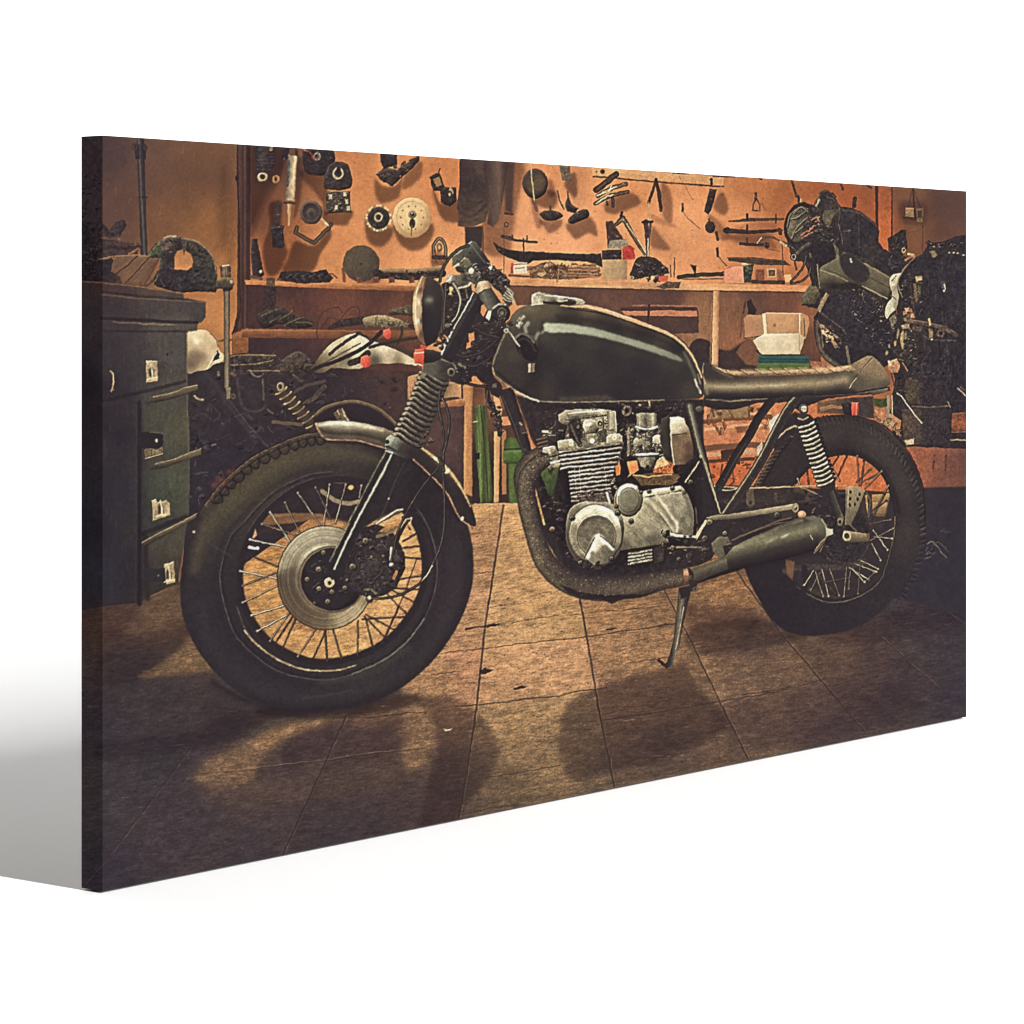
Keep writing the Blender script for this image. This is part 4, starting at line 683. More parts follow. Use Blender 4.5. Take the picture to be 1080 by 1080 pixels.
    for q in [[(154, 380.5), (166, 380.5), (166.3, 402), (154.3, 403.5)], [(160.5, 528), (164, 526), (166, 530), (173, 529), (175, 527.5), (179, 531), (179.5, 543), (161.5, 549.5)], [(172.6, 595), (183, 592), (184.5, 614), (176, 616)]]:
        I('drawer_latch', None, cab); (x0, y0), (x1, y1) = q[0], q[-2]
        P(q, ('l', (x0, y0), (x1, y1), [(0, (196, 176, 136)), (.5, (160, 138, 106)), (1, (212, 186, 142))]), j=.5, tex=(.18, 2., 3), bev=(40, 1))
        cx, cy = (x0 + x1) / 2, (y0 + y1) / 2
        P([(cx - 3.4, cy - 1), (cx - .5, cy - 6), (cx + 2, cy - 1), (cx + 2.6, cy + 6), (cx - 3, cy + 6)], (70, 58, 50), j=.8, f=.9); L([(cx - 1, cy - 7), (cx + .6, cy), (cx + 1, cy + 7)], 1.0, (226, 206, 164)); L([(cx - 5, cy + 9), (cx + 5, cy + 7)], .8, (230, 208, 164), j=.5)
    I('drawer_latch', None, cab); P([(152, 475), (158, 472), (164, 474), (171, 471), (171.5, 477.5), (153, 482)], (120, 104, 78), j=.8, tex=(.5, 1.6, 3)); L([(153, 483.5), (171, 478.5)], .6, (190, 164, 122)); L([(116, 391.5), (119, 394), (119.5, 403), (118, 413)], .8, (176, 146, 106), j=.4); L([(116.6, 412), (120, 411)], .6, (150, 126, 92))
    I('latch_strap', None, cab); P([(145, 456), (158, 455), (168, 457), (172, 459), (172, 470), (166, 473), (145, 473)], (38, 34, 36), j=.5); L([(158, 455.6), (171, 457)], .6, (112, 100, 80)); E(165, 464.5, 1.4, 2, (196, 172, 134))
    I('latch_strap', None, cab); P([(153, 600), (174, 599.5), (174, 613.5), (153, 614)], (42, 40, 41), j=.5); E(167, 607, 1.2, 1.2, (110, 98, 80))
    L([(187, 605), (188, 616)], .8, (60, 52, 46), i=0)


def paint_right():
    I('printed_wall_pilaster', 'orange wall pilaster right of the tools in the printed picture')
    P([(927, 190), (941, 192), (940, 275), (927, 275)], ('f', [(934, 200, (160, 88, 56)), (934, 250, (190, 102, 60)), (934, 270, (196, 108, 64))], 9), tex=(.06, 4., 3))
    L([(924.5, 190), (925, 260)], 1.5, (62, 44, 42)); L([(941, 192), (940.6, 250)], 1.0, (76, 54, 46))
    I('printed_fuse_box', 'pair of old electrical boxes on the right wall')
    L([(963, 198), (958, 219)], .7, (84, 62, 52)); L([(963, 198), (971, 219)], .7, (84, 62, 52)); L([(963, 196), (964, 218), (966, 232)], .9, (60, 46, 44)); sh([(950, 214), (976, 214), (976, 236), (952, 234)], .75, 3)
    P([(955, 219), (964, 219), (964, 229.5), (955, 229)], (150, 118, 82), j=.4, tex=(.2, 2., 3), bev=(24, 1.2)); P([(966.5, 219.5), (974, 219.5), (973, 235), (967, 234)], (112, 88, 64), j=.5, tex=(.3, 2., 3)); P([(967.5, 222), (972.5, 222), (972, 230), (968, 230)], (66, 52, 46)); L([(953, 229.5), (964, 231)], 1.4, (62, 48, 44)); L([(973, 235), (973, 268)], .7, (84, 62, 52)); L([(955, 246), (970, 243)], .5, (96, 70, 56), a=.6)
    # shelf things under the second motorcycle
    I('printed_open_carton', 'open pink brown carton on the low shelf')
    P([(784.5, 336), (788, 332), (804, 332), (808, 329.5), (845, 330), (852, 333), (854, 340), (850, 357), (786, 357)], ('f', [(790, 345, (184, 134, 98)), (825, 340, (208, 158, 114)), (848, 345, (188, 138, 98))], 8), j=.4, tex=(.06, 5., 3))
    P([(804, 331), (807.5, 330.5), (809, 356), (806, 356)], (236, 212, 176)); L([(843.5, 331), (843, 372)], .7, (240, 214, 176)); L([(809, 330), (845, 331)], .6, (240, 186, 144)); L([(848, 336), (849, 354)], .6, (120, 80, 60)); E(817, 343, 1.6, 1.8, (160, 104, 78), a=.8); L([(785, 357), (806, 354)], .8, (110, 74, 56))
    P([(788, 318), (792, 315), (798, 328), (796, 332), (789, 331)], (46, 40, 38), j=.6); L([(784, 330), (786, 318)], .8, (60, 46, 42)); L([(783, 328), (781, 355)], .7, (110, 76, 58))
    I('printed_white_sack', 'cream white sack below the open carton')
    P([(794.5, 359), (800, 355), (806, 352), (843, 351.5), (849, 356), (846, 366), (843.5, 373.5), (802, 374)], ('f', [(810, 358, (240, 224, 190)), (835, 360, (230, 212, 176)), (800, 366, (214, 194, 158)), (825, 370, (220, 202, 166)), (846, 358, (196, 172, 136))], 6), j=.6, tex=(.05, 4., 3), bev=(18, 1.5)); L([(843, 352), (843, 372)], .7, (180, 156, 122)); L([(798, 370), (804, 375), (848, 374.5)], .9, (66, 54, 44), j=.5)
    I('printed_teal_box', 'teal plastic box under the white sack'); P([(800, 375), (853, 375.8), (854, 383), (799.5, 383)], ('l', (0, 375), (0, 383), [(0, (56, 96, 88)), (1, (40, 70, 70))]), tex=(.1, 3., 4)); L([(802, 378.5), (852, 379)], .6, (28, 60, 60), a=.7)
    I('printed_green_box', 'green plastic box at the bottom of the stack'); P([(799.5, 383), (854, 383), (853, 392), (799, 392)], ('l', (0, 383), (0, 392), [(0, (96, 118, 62)), (1, (66, 82, 46))]), tex=(.1, 3., 4)); P([(855, 381), (876, 383), (878, 390), (856, 390)], (160, 104, 76), j=.8, tex=(.25, 2., 3), i=0)
    # the second, half dismantled motorcycle
    m2 = I('printed_dismantled_motorcycle', 'half dismantled dark motorcycle standing behind the seat')
    P([(827, 244), (830, 226), (838, 216), (848, 213), (858, 216), (863, 210), (866, 203), (873, 201), (880, 207), (886, 218), (900, 219.5), (912, 226), (922, 234), (927, 243), (926, 255), (932, 262), (942, 268), (956, 270), (966, 272), (958, 284), (948, 300), (944, 320), (948, 350), (944, 378), (932, 388), (922, 378), (912, 376), (900, 386), (880, 388), (868, 370), (862, 350), (858, 336), (864, 326), (845, 322), (847, 312), (856, 298), (852, 284), (846, 276), (838, 275), (834, 268)],
      ('f', [(845, 235, (60, 54, 48)), (870, 230, (50, 44, 42)), (905, 240, (48, 43, 44)), (860, 260, (44, 39, 39)), (900, 285, (56, 51, 44)), (935, 290, (48, 44, 43)), (885, 340, (46, 41, 42)), (910, 355, (43, 38, 40)), (930, 330, (52, 46, 43)), (950, 290, (46, 41, 41))], 8), j=1.0, tex=[(.2, 4., 3), (.12, 1.6, 5)])
    P([(868, 222), (887, 219), (906, 225), (922, 234), (927, 244), (923, 258), (917, 272), (906, 270), (893, 265), (887, 248), (881, 233), (870, 236)], ('l', (872, 224), (922, 262), [(0, (66, 59, 52)), (.3, (50, 45, 45)), (.7, (44, 40, 42)), (1, (56, 50, 46))]), j=.5, tex=[(.1, 6., 3), (.09, 1.5, 4)], bev=(16, 1.4)); P([(867, 232), (868, 224), (878, 221), (886, 222), (880, 228), (872, 236)], (92, 83, 64), j=.5, f=1, tex=(.2, 2., 3)); P([(870, 236), (876, 226), (879, 227), (875, 238)], (112, 101, 78), f=1, a=.8)
    L([(905, 230), (906, 244), (906.5, 262)], .6, (66, 60, 58)); L([(890, 244), (897, 243)], .7, (110, 102, 88), a=.7); L([(889, 222), (902, 223), (914, 229), (924, 238)], .9, (96, 86, 72), sm=1, a=.7, f=.9)
    P([(866, 206), (873, 203), (880, 212), (884, 220), (872, 222), (864, 218)], (54, 48, 45), j=.6, tex=(.25, 2., 3))
    E(842.5, 236, 15, 22.5, (40, 35, 36), .28, f=.8, tex=(.15, 3., 3)); E(843.2, 236.5, 12.2, 19, ('f', [(832, 238, (122, 113, 90)), (836, 225, (108, 100, 80)), (843, 238, (84, 78, 64)), (846, 250, (74, 67, 56)), (850, 226, (66, 60, 52))], 4), .28, f=.9, tex=[(.16, 3., 3), (.1, 1.5, 4)])
    for q in [[(831, 240), (834, 228), (843, 220), (853, 221)], [(838, 226), (846, 219), (853, 224)], [(836, 252), (842, 240), (852, 230)], [(840, 246), (848, 240)], [(834, 232), (842, 230), (850, 224)]]:
        L(q, 1.0, (50, 44, 41), sm=1, f=.8, j=.5); L([(x - 1, y - .8) for x, y in q], .45, (156, 142, 112), sm=1, f=.6, j=.5)
    P([(846, 242), (853, 232), (858, 222), (864, 226), (864, 240), (858, 250), (848, 254)], (50, 44, 41), j=.8, f=.9, tex=(.35, 2., 3)); clutter([(846, 246), (856, 226), (866, 228), (868, 246), (854, 256)], 30, 150, (56, 48, 43), (220, 190, 146), (1, 2.8), .55)
    for q in [[(845, 248), (850, 244), (854, 243), (858, 238)], [(846, 251), (852, 247), (857, 245)], [(856, 232), (861, 229), (864, 234)]]:
        L(q, .9, (168, 112, 84), sm=1, j=.6)
    clutter([(858, 244), (876, 238), (886, 252), (880, 260), (862, 256)], 44, 151, (50, 44, 41), (226, 204, 166), (1, 3.2), .5)
    P([(852, 262), (856, 256), (870, 254), (880, 258), (884, 268), (876, 278), (864, 280), (854, 272)], (41, 36, 37), sm=1, f=.9, tex=(.12, 3., 3)); P([(878, 256), (884, 262), (886, 274), (880, 278), (882, 268)], (120, 108, 84), f=.9, j=.6, a=.8, tex=(.3, 2., 3))
    for q, w_ in [([(864, 222), (860, 214), (864, 210)], 1.0), ([(866, 214), (865, 204), (871, 201), (877, 205), (879, 209)], .9), ([(872, 208), (880, 211), (886, 222), (885, 236), (888, 250), (889, 258)], .8), ([(880, 208), (878, 205)], 1.6)]:
        L(q, w_ + .2, (50, 43, 40), sm=1, f=.6, i=1); L([(x - .4, y - .3) for x, y in q], .35, (128, 114, 90), sm=1, a=.7)
    L([(861, 217), (864, 211)], 1.2, (196, 186, 158), f=.7); L([(901.5, 218), (902.5, 209)], 1.4, (52, 46, 47)); E(902, 209, 2, 1.6, (52, 46, 47)); L([(843, 214), (842, 206)], 1.1, (60, 50, 45)); L([(844, 213), (845, 210)], .6, (220, 206, 170))
    for q, w_ in [([(837, 271), (846, 262), (854, 257)], 3.2), ([(838, 276), (840, 284)], .9), ([(850, 270), (847, 282), (840, 291), (834, 297)], 1.2), ([(855, 282), (852, 291), (844, 297), (834, 299)], 1.2), ([(854, 268), (858, 282), (859, 300), (863, 308)], 2.0), ([(826, 256), (834, 260), (839, 264)], 1.6)]:
        L(q, w_, (52, 46, 43), sm=1, f=.6, prof=[(-1, (40, 35, 35)), (-.2, (96, 86, 70)), (1, (38, 33, 33))], j=.4)
    E(837, 271, 3.6, 4.2, (40, 35, 35)); E(837, 271, 2.6, 3, (156, 142, 114), hole=.6, tex=(.3, 2., 3))
    L([(800, 256), (812, 250), (822, 254), (828, 258)], .9, (90, 70, 56), sm=1); L([(823, 255), (829, 259)], 1.2, (222, 204, 164)); clutter([(936, 268), (962, 272), (956, 288), (938, 288)], 20, 152, (46, 41, 41), (150, 132, 104), (1.2, 4), .3)
    P([(936, 252), (941, 249), (951, 242.5), (956, 243), (956.5, 262), (952, 270), (944, 271), (937, 264)], (48, 42, 41), j=1.0, tex=[(.3, 3., 3), (.2, 1.5, 4)]); clutter([(938, 253), (955, 244), (955, 266), (940, 266)], 16, 53, (52, 45, 43), (140, 112, 80), (1, 3), .4); E(953, 264, 2.4, 3, (150, 130, 98), hole=.5, tex=(.4, 2., 3)); L([(958, 268), (963, 269)], 1.2, (220, 192, 146), j=.5); L([(955, 274), (964, 270)], 1.2, (170, 116, 82), j=.8)
    I('fuel_tank', 'grey green bare tank', m2)
    P([(864, 284), (868, 280), (884, 272), (890, 266), (902, 272), (915, 279), (928, 286), (940, 292.5), (940, 304), (936.5, 316), (924, 311), (911, 303), (898, 299), (882, 301), (868, 305), (862, 306)], ('f', [(872, 288, (112, 104, 80)), (885, 284, (110, 102, 79)), (890, 295, (88, 80, 63)), (876, 300, (66, 59, 49)), (908, 292, (60, 54, 47)), (925, 295, (104, 94, 74)), (925, 304, (96, 86, 68)), (936, 300, (112, 100, 78)), (930, 313, (66, 58, 48)), (918, 283, (112, 100, 78))], 4), j=.5, tex=[(.1, 5., 3), (.1, 1.5, 4)], bev=(26, 1.2))
    P([(886, 270), (896, 268), (908, 276), (916, 284), (916, 293), (908, 298), (897, 294), (888, 284)], (50, 45, 43), sm=1, f=1.1, tex=(.15, 3., 3)); L([(897, 273), (898, 276)], 1, (206, 196, 164)); L([(866, 285), (880, 290), (894, 297)], .5, (160, 148, 114)); L([(870, 284), (884, 289), (898, 296)], .5, (66, 59, 48)); L([(910, 302), (924, 309), (936, 315)], .7, (166, 150, 118)); L([(912, 278), (926, 286), (938, 293)], .8, (136, 122, 94)); L([(914, 291), (926, 297), (938, 304)], .6, (74, 66, 54)); sh([(866, 300), (884, 298), (900, 298), (912, 306), (890, 306)], .7, 2)
    use(m2); P([(845, 321), (846, 313), (855, 298.5), (861, 304), (866, 310), (860, 321)], ('l', (848, 300), (862, 322), [(0, (110, 100, 76)), (1, (76, 68, 53))]), j=.5, bev=(30, 1.3), tex=(.12, 3., 3)); L([(862, 279), (863, 292), (864.4, 303)], 1.3, (120, 108, 82), prof=[(-1, (60, 53, 46)), (0, (136, 122, 92)), (1, (48, 42, 40))]); L([(856, 274), (860, 288), (858, 300)], 1.8, (48, 42, 40), sm=1)
    P([(864, 328), (872, 312), (884, 308), (900, 310), (930, 325), (940, 350), (934, 374), (905, 376), (880, 362), (866, 342)], ('f', [(885, 325, (48, 43, 44)), (910, 345, (43, 39, 41)), (925, 360, (41, 37, 39))], 8), sm=1, tex=[(.16, 4., 3), (.1, 1.6, 5)]); P([(862, 326), (866, 316), (871, 309), (875, 311), (870, 320), (865, 330)], ('l', (862, 318), (872, 322), [(0, (84, 72, 57)), (.5, (164, 138, 104)), (1, (58, 50, 44))]), j=.5, tex=(.25, 2., 3))
    clutter([(876, 306), (912, 306), (938, 330), (938, 376), (905, 340)], 100, 54, (46, 41, 42), (206, 190, 156), (1, 3.2), .36); E(898, 346, 22, 19, (50, 45, 45), .5, hole=.88, a=.45, f=1.4); clutter([(896, 300), (930, 318), (936, 332), (900, 314)], 24, 155, (60, 52, 46), (190, 172, 138), (1, 3), .4)
    L([(861, 340), (864, 362), (871, 376), (884, 386)], 3.2, (82, 72, 62), sm=1, prof=[(-1, (50, 44, 42)), (0, (104, 92, 76)), (1, (54, 47, 44))], tex=(.12, 3., 3))
    for q, w_, c_ in [([(866, 344), (870, 346), (873, 350)], 1.8, (190, 140, 104)), ([(869, 351), (874, 352), (877, 357)], 2.2, (214, 168, 126)), ([(872, 358), (878, 360), (882, 366)], 1.8, (150, 120, 90)), ([(867, 348), (871, 354), (872, 360)], 1.2, (236, 196, 150)), ([(878, 352), (884, 357), (886, 362)], 1.4, (130, 112, 86))]:
        L(q, w_, c_, sm=1, j=.6, tex=(.3, 2., 3))
    clutter([(866, 345), (874, 342), (888, 356), (888, 370), (874, 366)], 24, 55, (60, 50, 44), (226, 186, 140), (1, 3), .5); L([(862, 338), (866, 346), (868, 366)], .8, (150, 118, 90), a=.7); L([(893, 366), (896, 384)], 1.4, (112, 98, 80)); L([(866, 330), (888, 346), (892, 352)], .8, (110, 98, 78), a=.7)
    I('printed_dark_rack', 'tall dark rack full of parts at the right edge of the printed picture')
    P([(946, 300), (953, 285), (963, 273), (971, 269), (978, 260), (979, 253), (984, 256), (992, 255), (1001, 252), (1008, 249), (1019, 247.5), (1032, 246), (1032, 474), (945, 470), (938, 440), (944, 400), (938, 384), (946, 350)], ('f', [(960, 290, (47, 42, 42)), (1000, 262, (44, 39, 41)), (1000, 300, (43, 39, 42)), (965, 350, (52, 46, 43)), (1000, 350, (41, 37, 40)), (1010, 400, (40, 36, 40)), (985, 320, (42, 38, 40)), (985, 400, (42, 37, 39)), (965, 400, (50, 44, 42))], 8), j=.9, tex=[(.16, 5., 3), (.12, 2., 6, 1.57, 5.), (.08, 1.4, 8)])
    r = np.random.RandomState(8)
    for k in range(110):
        x = r.uniform(972, 1018); y = r.uniform(275, 440)
        L([(x, y), (x + r.uniform(-.6, .6), y + r.uniform(3, 16))], r.uniform(.3, .8), (84, 76, 72) if r.rand() < .7 else (34, 30, 33), f=.8, a=r.uniform(.1, .5))
    clutter([(950, 300), (962, 284), (972, 296), (972, 330), (956, 330)], 46, 56, (52, 46, 43), (180, 160, 126), (1, 3.4), .4); clutter([(940, 338), (962, 336), (968, 384), (946, 384)], 70, 57, (54, 47, 43), (206, 180, 136), (1, 3.6), .5); clutter([(978, 254), (1018, 252), (1018, 272), (975, 272)], 30, 58, (46, 41, 40), (170, 146, 110), (1, 3.4), .35); clutter([(956, 370), (990, 360), (1000, 395), (960, 400)], 36, 59, (46, 41, 42), (110, 98, 82), (1, 4), .25); clutter([(944, 394), (956, 394), (956, 420), (948, 416)], 16, 156, (48, 42, 40), (120, 106, 84), (1, 3), .3)
    L([(964.5, 271.5), (954, 283), (947.5, 296), (948, 304), (951.5, 313)], .75, (136, 120, 92), sm=1, a=.9); L([(966, 273), (956, 285), (950, 297)], .8, (34, 30, 31), sm=1, a=.8)
    P([(963, 299), (966, 299), (968, 316), (966, 319), (964, 312)], (116, 92, 68), f=.9, j=.4, tex=(.25, 2., 3)); P([(965, 292), (972, 291), (973, 295), (966, 297)], (176, 152, 112), f=.8, j=.7, tex=(.35, 2., 3)); P([(968, 302), (971, 302), (971, 311), (968, 312)], (104, 96, 74), f=1, a=.8); L([(960, 300), (962, 318), (965, 330)], .8, (74, 63, 52), a=.8)
    for k, (x, y) in enumerate([(954, 330), (957, 327), (960, 328), (962, 333), (958, 334), (955, 337), (960, 338), (953, 345), (957, 344)]):
        P([(x - 2.4, y - 1.8), (x + 1.6, y - 2.6), (x + 2.6, y + 1.8), (x - 1.4, y + 2.4)], [(176, 122, 92), (206, 152, 116), (150, 104, 80), (190, 140, 104), (112, 84, 66), (140, 110, 82), (96, 76, 60), (190, 164, 126), (160, 134, 100)][k], j=1.0, tex=(.3, 1.8, k), f=.8)
    L([(958, 338), (968, 340), (980, 342), (996, 346), (1008, 353)], 2.2, (92, 76, 64), sm=1, j=.6, tex=(.3, 2.4, 3), a=.85); L([(960, 337), (980, 340.5), (994, 344)], .5, (140, 116, 92), a=.7); P([(963, 343), (972, 345), (971, 350), (963, 348)], (100, 84, 68), j=.7, tex=(.3, 2., 3), f=.9); P([(979, 346), (984, 348), (984, 356), (980, 357)], (140, 114, 82), j=.8, tex=(.4, 2., 3), f=.9); E(992, 351.5, 4.4, 4, (92, 76, 62), hole=.5, tex=(.4, 2., 3), f=.8); L([(972, 352), (982, 358), (1008, 359)], .8, (96, 82, 70), sm=1, a=.7); L([(980, 337), (981, 342)], 1.3, (190, 156, 114)); E(983, 358, 1, .8, (226, 206, 170))
    P([(992, 297), (997, 297), (998, 307), (994, 307)], (104, 94, 84), f=1.4, a=.7, tex=(.3, 2., 3)); E(995.8, 306.6, .9, 1.0, (240, 228, 200), f=.7); L([(996, 300), (997, 305)], .6, (206, 190, 160))
    for x, y in [(1001, 266.7), (1006, 266.5), (1010, 267), (1016, 269), (985, 260)]:
        E(x, y, 1.2, .7, (210, 188, 150), f=.7, a=.85, tex=(.4, 1.5, 3))
    P([(980, 265), (985, 264), (989, 269), (985, 272)], (130, 108, 80), f=.9, j=.8, tex=(.35, 2., 3))
    for k, (x, y, w_, h_) in enumerate([(947, 352, 1.2, 5), (951.5, 356, 2, 7), (955, 354, 1.2, 4), (944, 362, 1.4, 3), (935, 372, 1.4, 2.6), (952, 364, 1.4, 4), (938, 365, 1, 2.4)]):
        E(x, y, w_, h_, (170, 144, 104) if k % 2 else (140, 126, 96), .1, tex=(.35, 1.8, k), f=.8)
    P([(937, 381), (945.7, 378), (949, 385), (948, 393), (941, 393.4), (936, 388.5)], ('l', (938, 380), (948, 392), [(0, (214, 164, 122)), (1, (160, 112, 82))]), j=.7, tex=(.3, 2., 3)); L([(937, 381), (939, 385)], .8, (240, 222, 184)); L([(951.7, 382.5), (957, 391)], .7, (160, 114, 82)); P([(958, 399), (962, 398), (961, 406), (958, 407)], (120, 92, 64), f=1, j=.6)
    P([(955, 400), (973, 400), (973, 427), (962, 426), (955, 421)], ('l', (955, 0), (973, 0), [(0, (80, 68, 52)), (.6, (72, 61, 50)), (1, (52, 45, 43))]), f=1.2, tex=[(.18, 4., 3), (.1, 1.5, 4)]); P([(974, 404), (1000, 400), (1001, 427), (974, 427)], (46, 41, 42), f=1.4, tex=(.18, 4., 3)); L([(962, 428.5), (980, 429.5), (1001, 428)], .8, (108, 90, 78), f=.7); P([(951, 432), (970, 431), (1003.5, 431), (1003.5, 468), (966, 469), (953, 464)], ('l', (951, 0), (1003, 0), [(0, (86, 69, 56)), (.36, (76, 62, 53)), (.44, (54, 47, 46)), (1, (46, 41, 43))]), f=.9, tex=[(.16, 4., 3), (.1, 1.5, 4)]); P([(983, 412), (989, 411), (989, 418), (984, 418)], (76, 56, 50), f=1.6, a=.6)
    P([(1004, 435.5), (1032, 435), (1032, 455), (1004, 455)], ('l', (0, 435), (0, 455), [(0, (140, 104, 80)), (.15, (120, 72, 52)), (.5, (150, 86, 58)), (1, (112, 66, 48))]), j=.5, tex=(.15, 3., 3)); L([(1004, 456), (1022, 455)], .7, (120, 96, 78)); L([(1003, 464), (1010, 463.5), (1022, 465)], .9, (150, 128, 102), j=.4)
    L([(940, 394), (943, 406), (946, 415), (950.5, 417.5)], .8, (66, 58, 53), sm=1); L([(946, 415), (950.5, 417.5), (955, 424), (961, 432), (967, 440), (972, 446)], .65, (222, 204, 168), f=.5, j=.4); L([(1010, 409), (1014, 413), (1018, 417)], .8, (170, 150, 122), j=.5); L([(1013, 408), (1018, 412)], .5, (130, 112, 92)); L([(1000, 424), (1002, 429)], .7, (140, 120, 96))
    I('printed_white_cloth', 'crumpled white cloth hanging in front of the dark rack')
    P([(938, 298), (939.6, 292), (943, 289), (950, 288), (948, 293), (946.7, 298), (947, 306), (947.8, 312), (947, 320), (944.4, 327), (939, 332), (935.5, 336), (933.3, 331), (935, 321), (941, 313), (939.4, 305)], ('f', [(943, 292, (214, 200, 166)), (942, 300, (206, 196, 166)), (946, 302, (140, 130, 108)), (944, 312, (176, 166, 138)), (945, 322, (150, 140, 116)), (939, 324, (216, 206, 176)), (936, 332, (196, 186, 156))], 2.6), sm=1, j=.4, tex=[(.12, 3., 3), (.08, 1.5, 4)], bev=(20, 1.2)); L([(941, 296), (945, 291)], .7, (110, 96, 76)); L([(940, 312), (945, 316)], .6, (120, 110, 90)); P([(938, 336), (944, 330), (946, 338), (941, 346)], (140, 128, 98), f=.9, j=.9, tex=(.5, 1.8, 3), a=.8)
    I('printed_exhaust_stand', 'thin metal stand behind the rear mudguard')
    P([(862, 424), (890, 420), (921, 418), (922, 441), (905, 440), (880, 436), (862, 436)], ('l', (862, 0), (922, 0), [(0, (120, 86, 62)), (.4, (92, 70, 56)), (.6, (62, 54, 50)), (1, (66, 58, 52))]), f=1, tex=[(.2, 4., 3), (.15, 1.6, 4)]); L([(866, 431), (876, 428), (886, 430)], 1.2, (196, 150, 106), j=.8)
    P([(921, 421), (937, 420), (936, 428), (930, 430), (922, 428)], (64, 76, 42), tex=(.3, 3., 3), j=.6, f=.9); P([(922, 432), (940, 436), (950.5, 444), (949, 458), (930, 446)], (190, 130, 90), j=.8, tex=(.2, 3., 3)); L([(937, 418), (936, 445)], 1.3, (150, 138, 112)); L([(941, 418), (941, 445)], .9, (170, 156, 128)); L([(930, 446), (944, 448)], 1.6, (176, 156, 122)); clutter([(925, 440), (942, 438), (950, 462), (944, 462)], 14, 61, (120, 92, 70), (230, 206, 160), (1.2, 3), .6); P([(953, 464.5), (964, 462), (964, 468.7), (956, 469.5)], (196, 172, 136), j=.6, tex=(.2, 2., 3))


def spokes(lst, c0, c1, w=.65):
    for n, (x0, y0, x1, y1, lt) in enumerate(lst):
        q = [(x0 + (x1 - x0) * t, y0 + (y1 - y0) * t) for t in (0, .35, .7, 1)]
        L([(x + .35, y + .3) for x, y in q], w + .45, (44, 36, 35), f=.6, a=.8, j=.35)
        c = np.array(c0) * lt + np.array(c1) * (1 - lt)
        L(q, w * (.5 + .35 * lt), tuple(c * (.85 + .2 * TB[n, 3])), f=.5, tex=(.4 - .2 * lt, 4., n), a=.5 + .5 * lt, j=.35)
        E(x0, y0, 1.0, 1.0, tuple(c * .8) if lt > .4 else (42, 35, 34), f=.8)


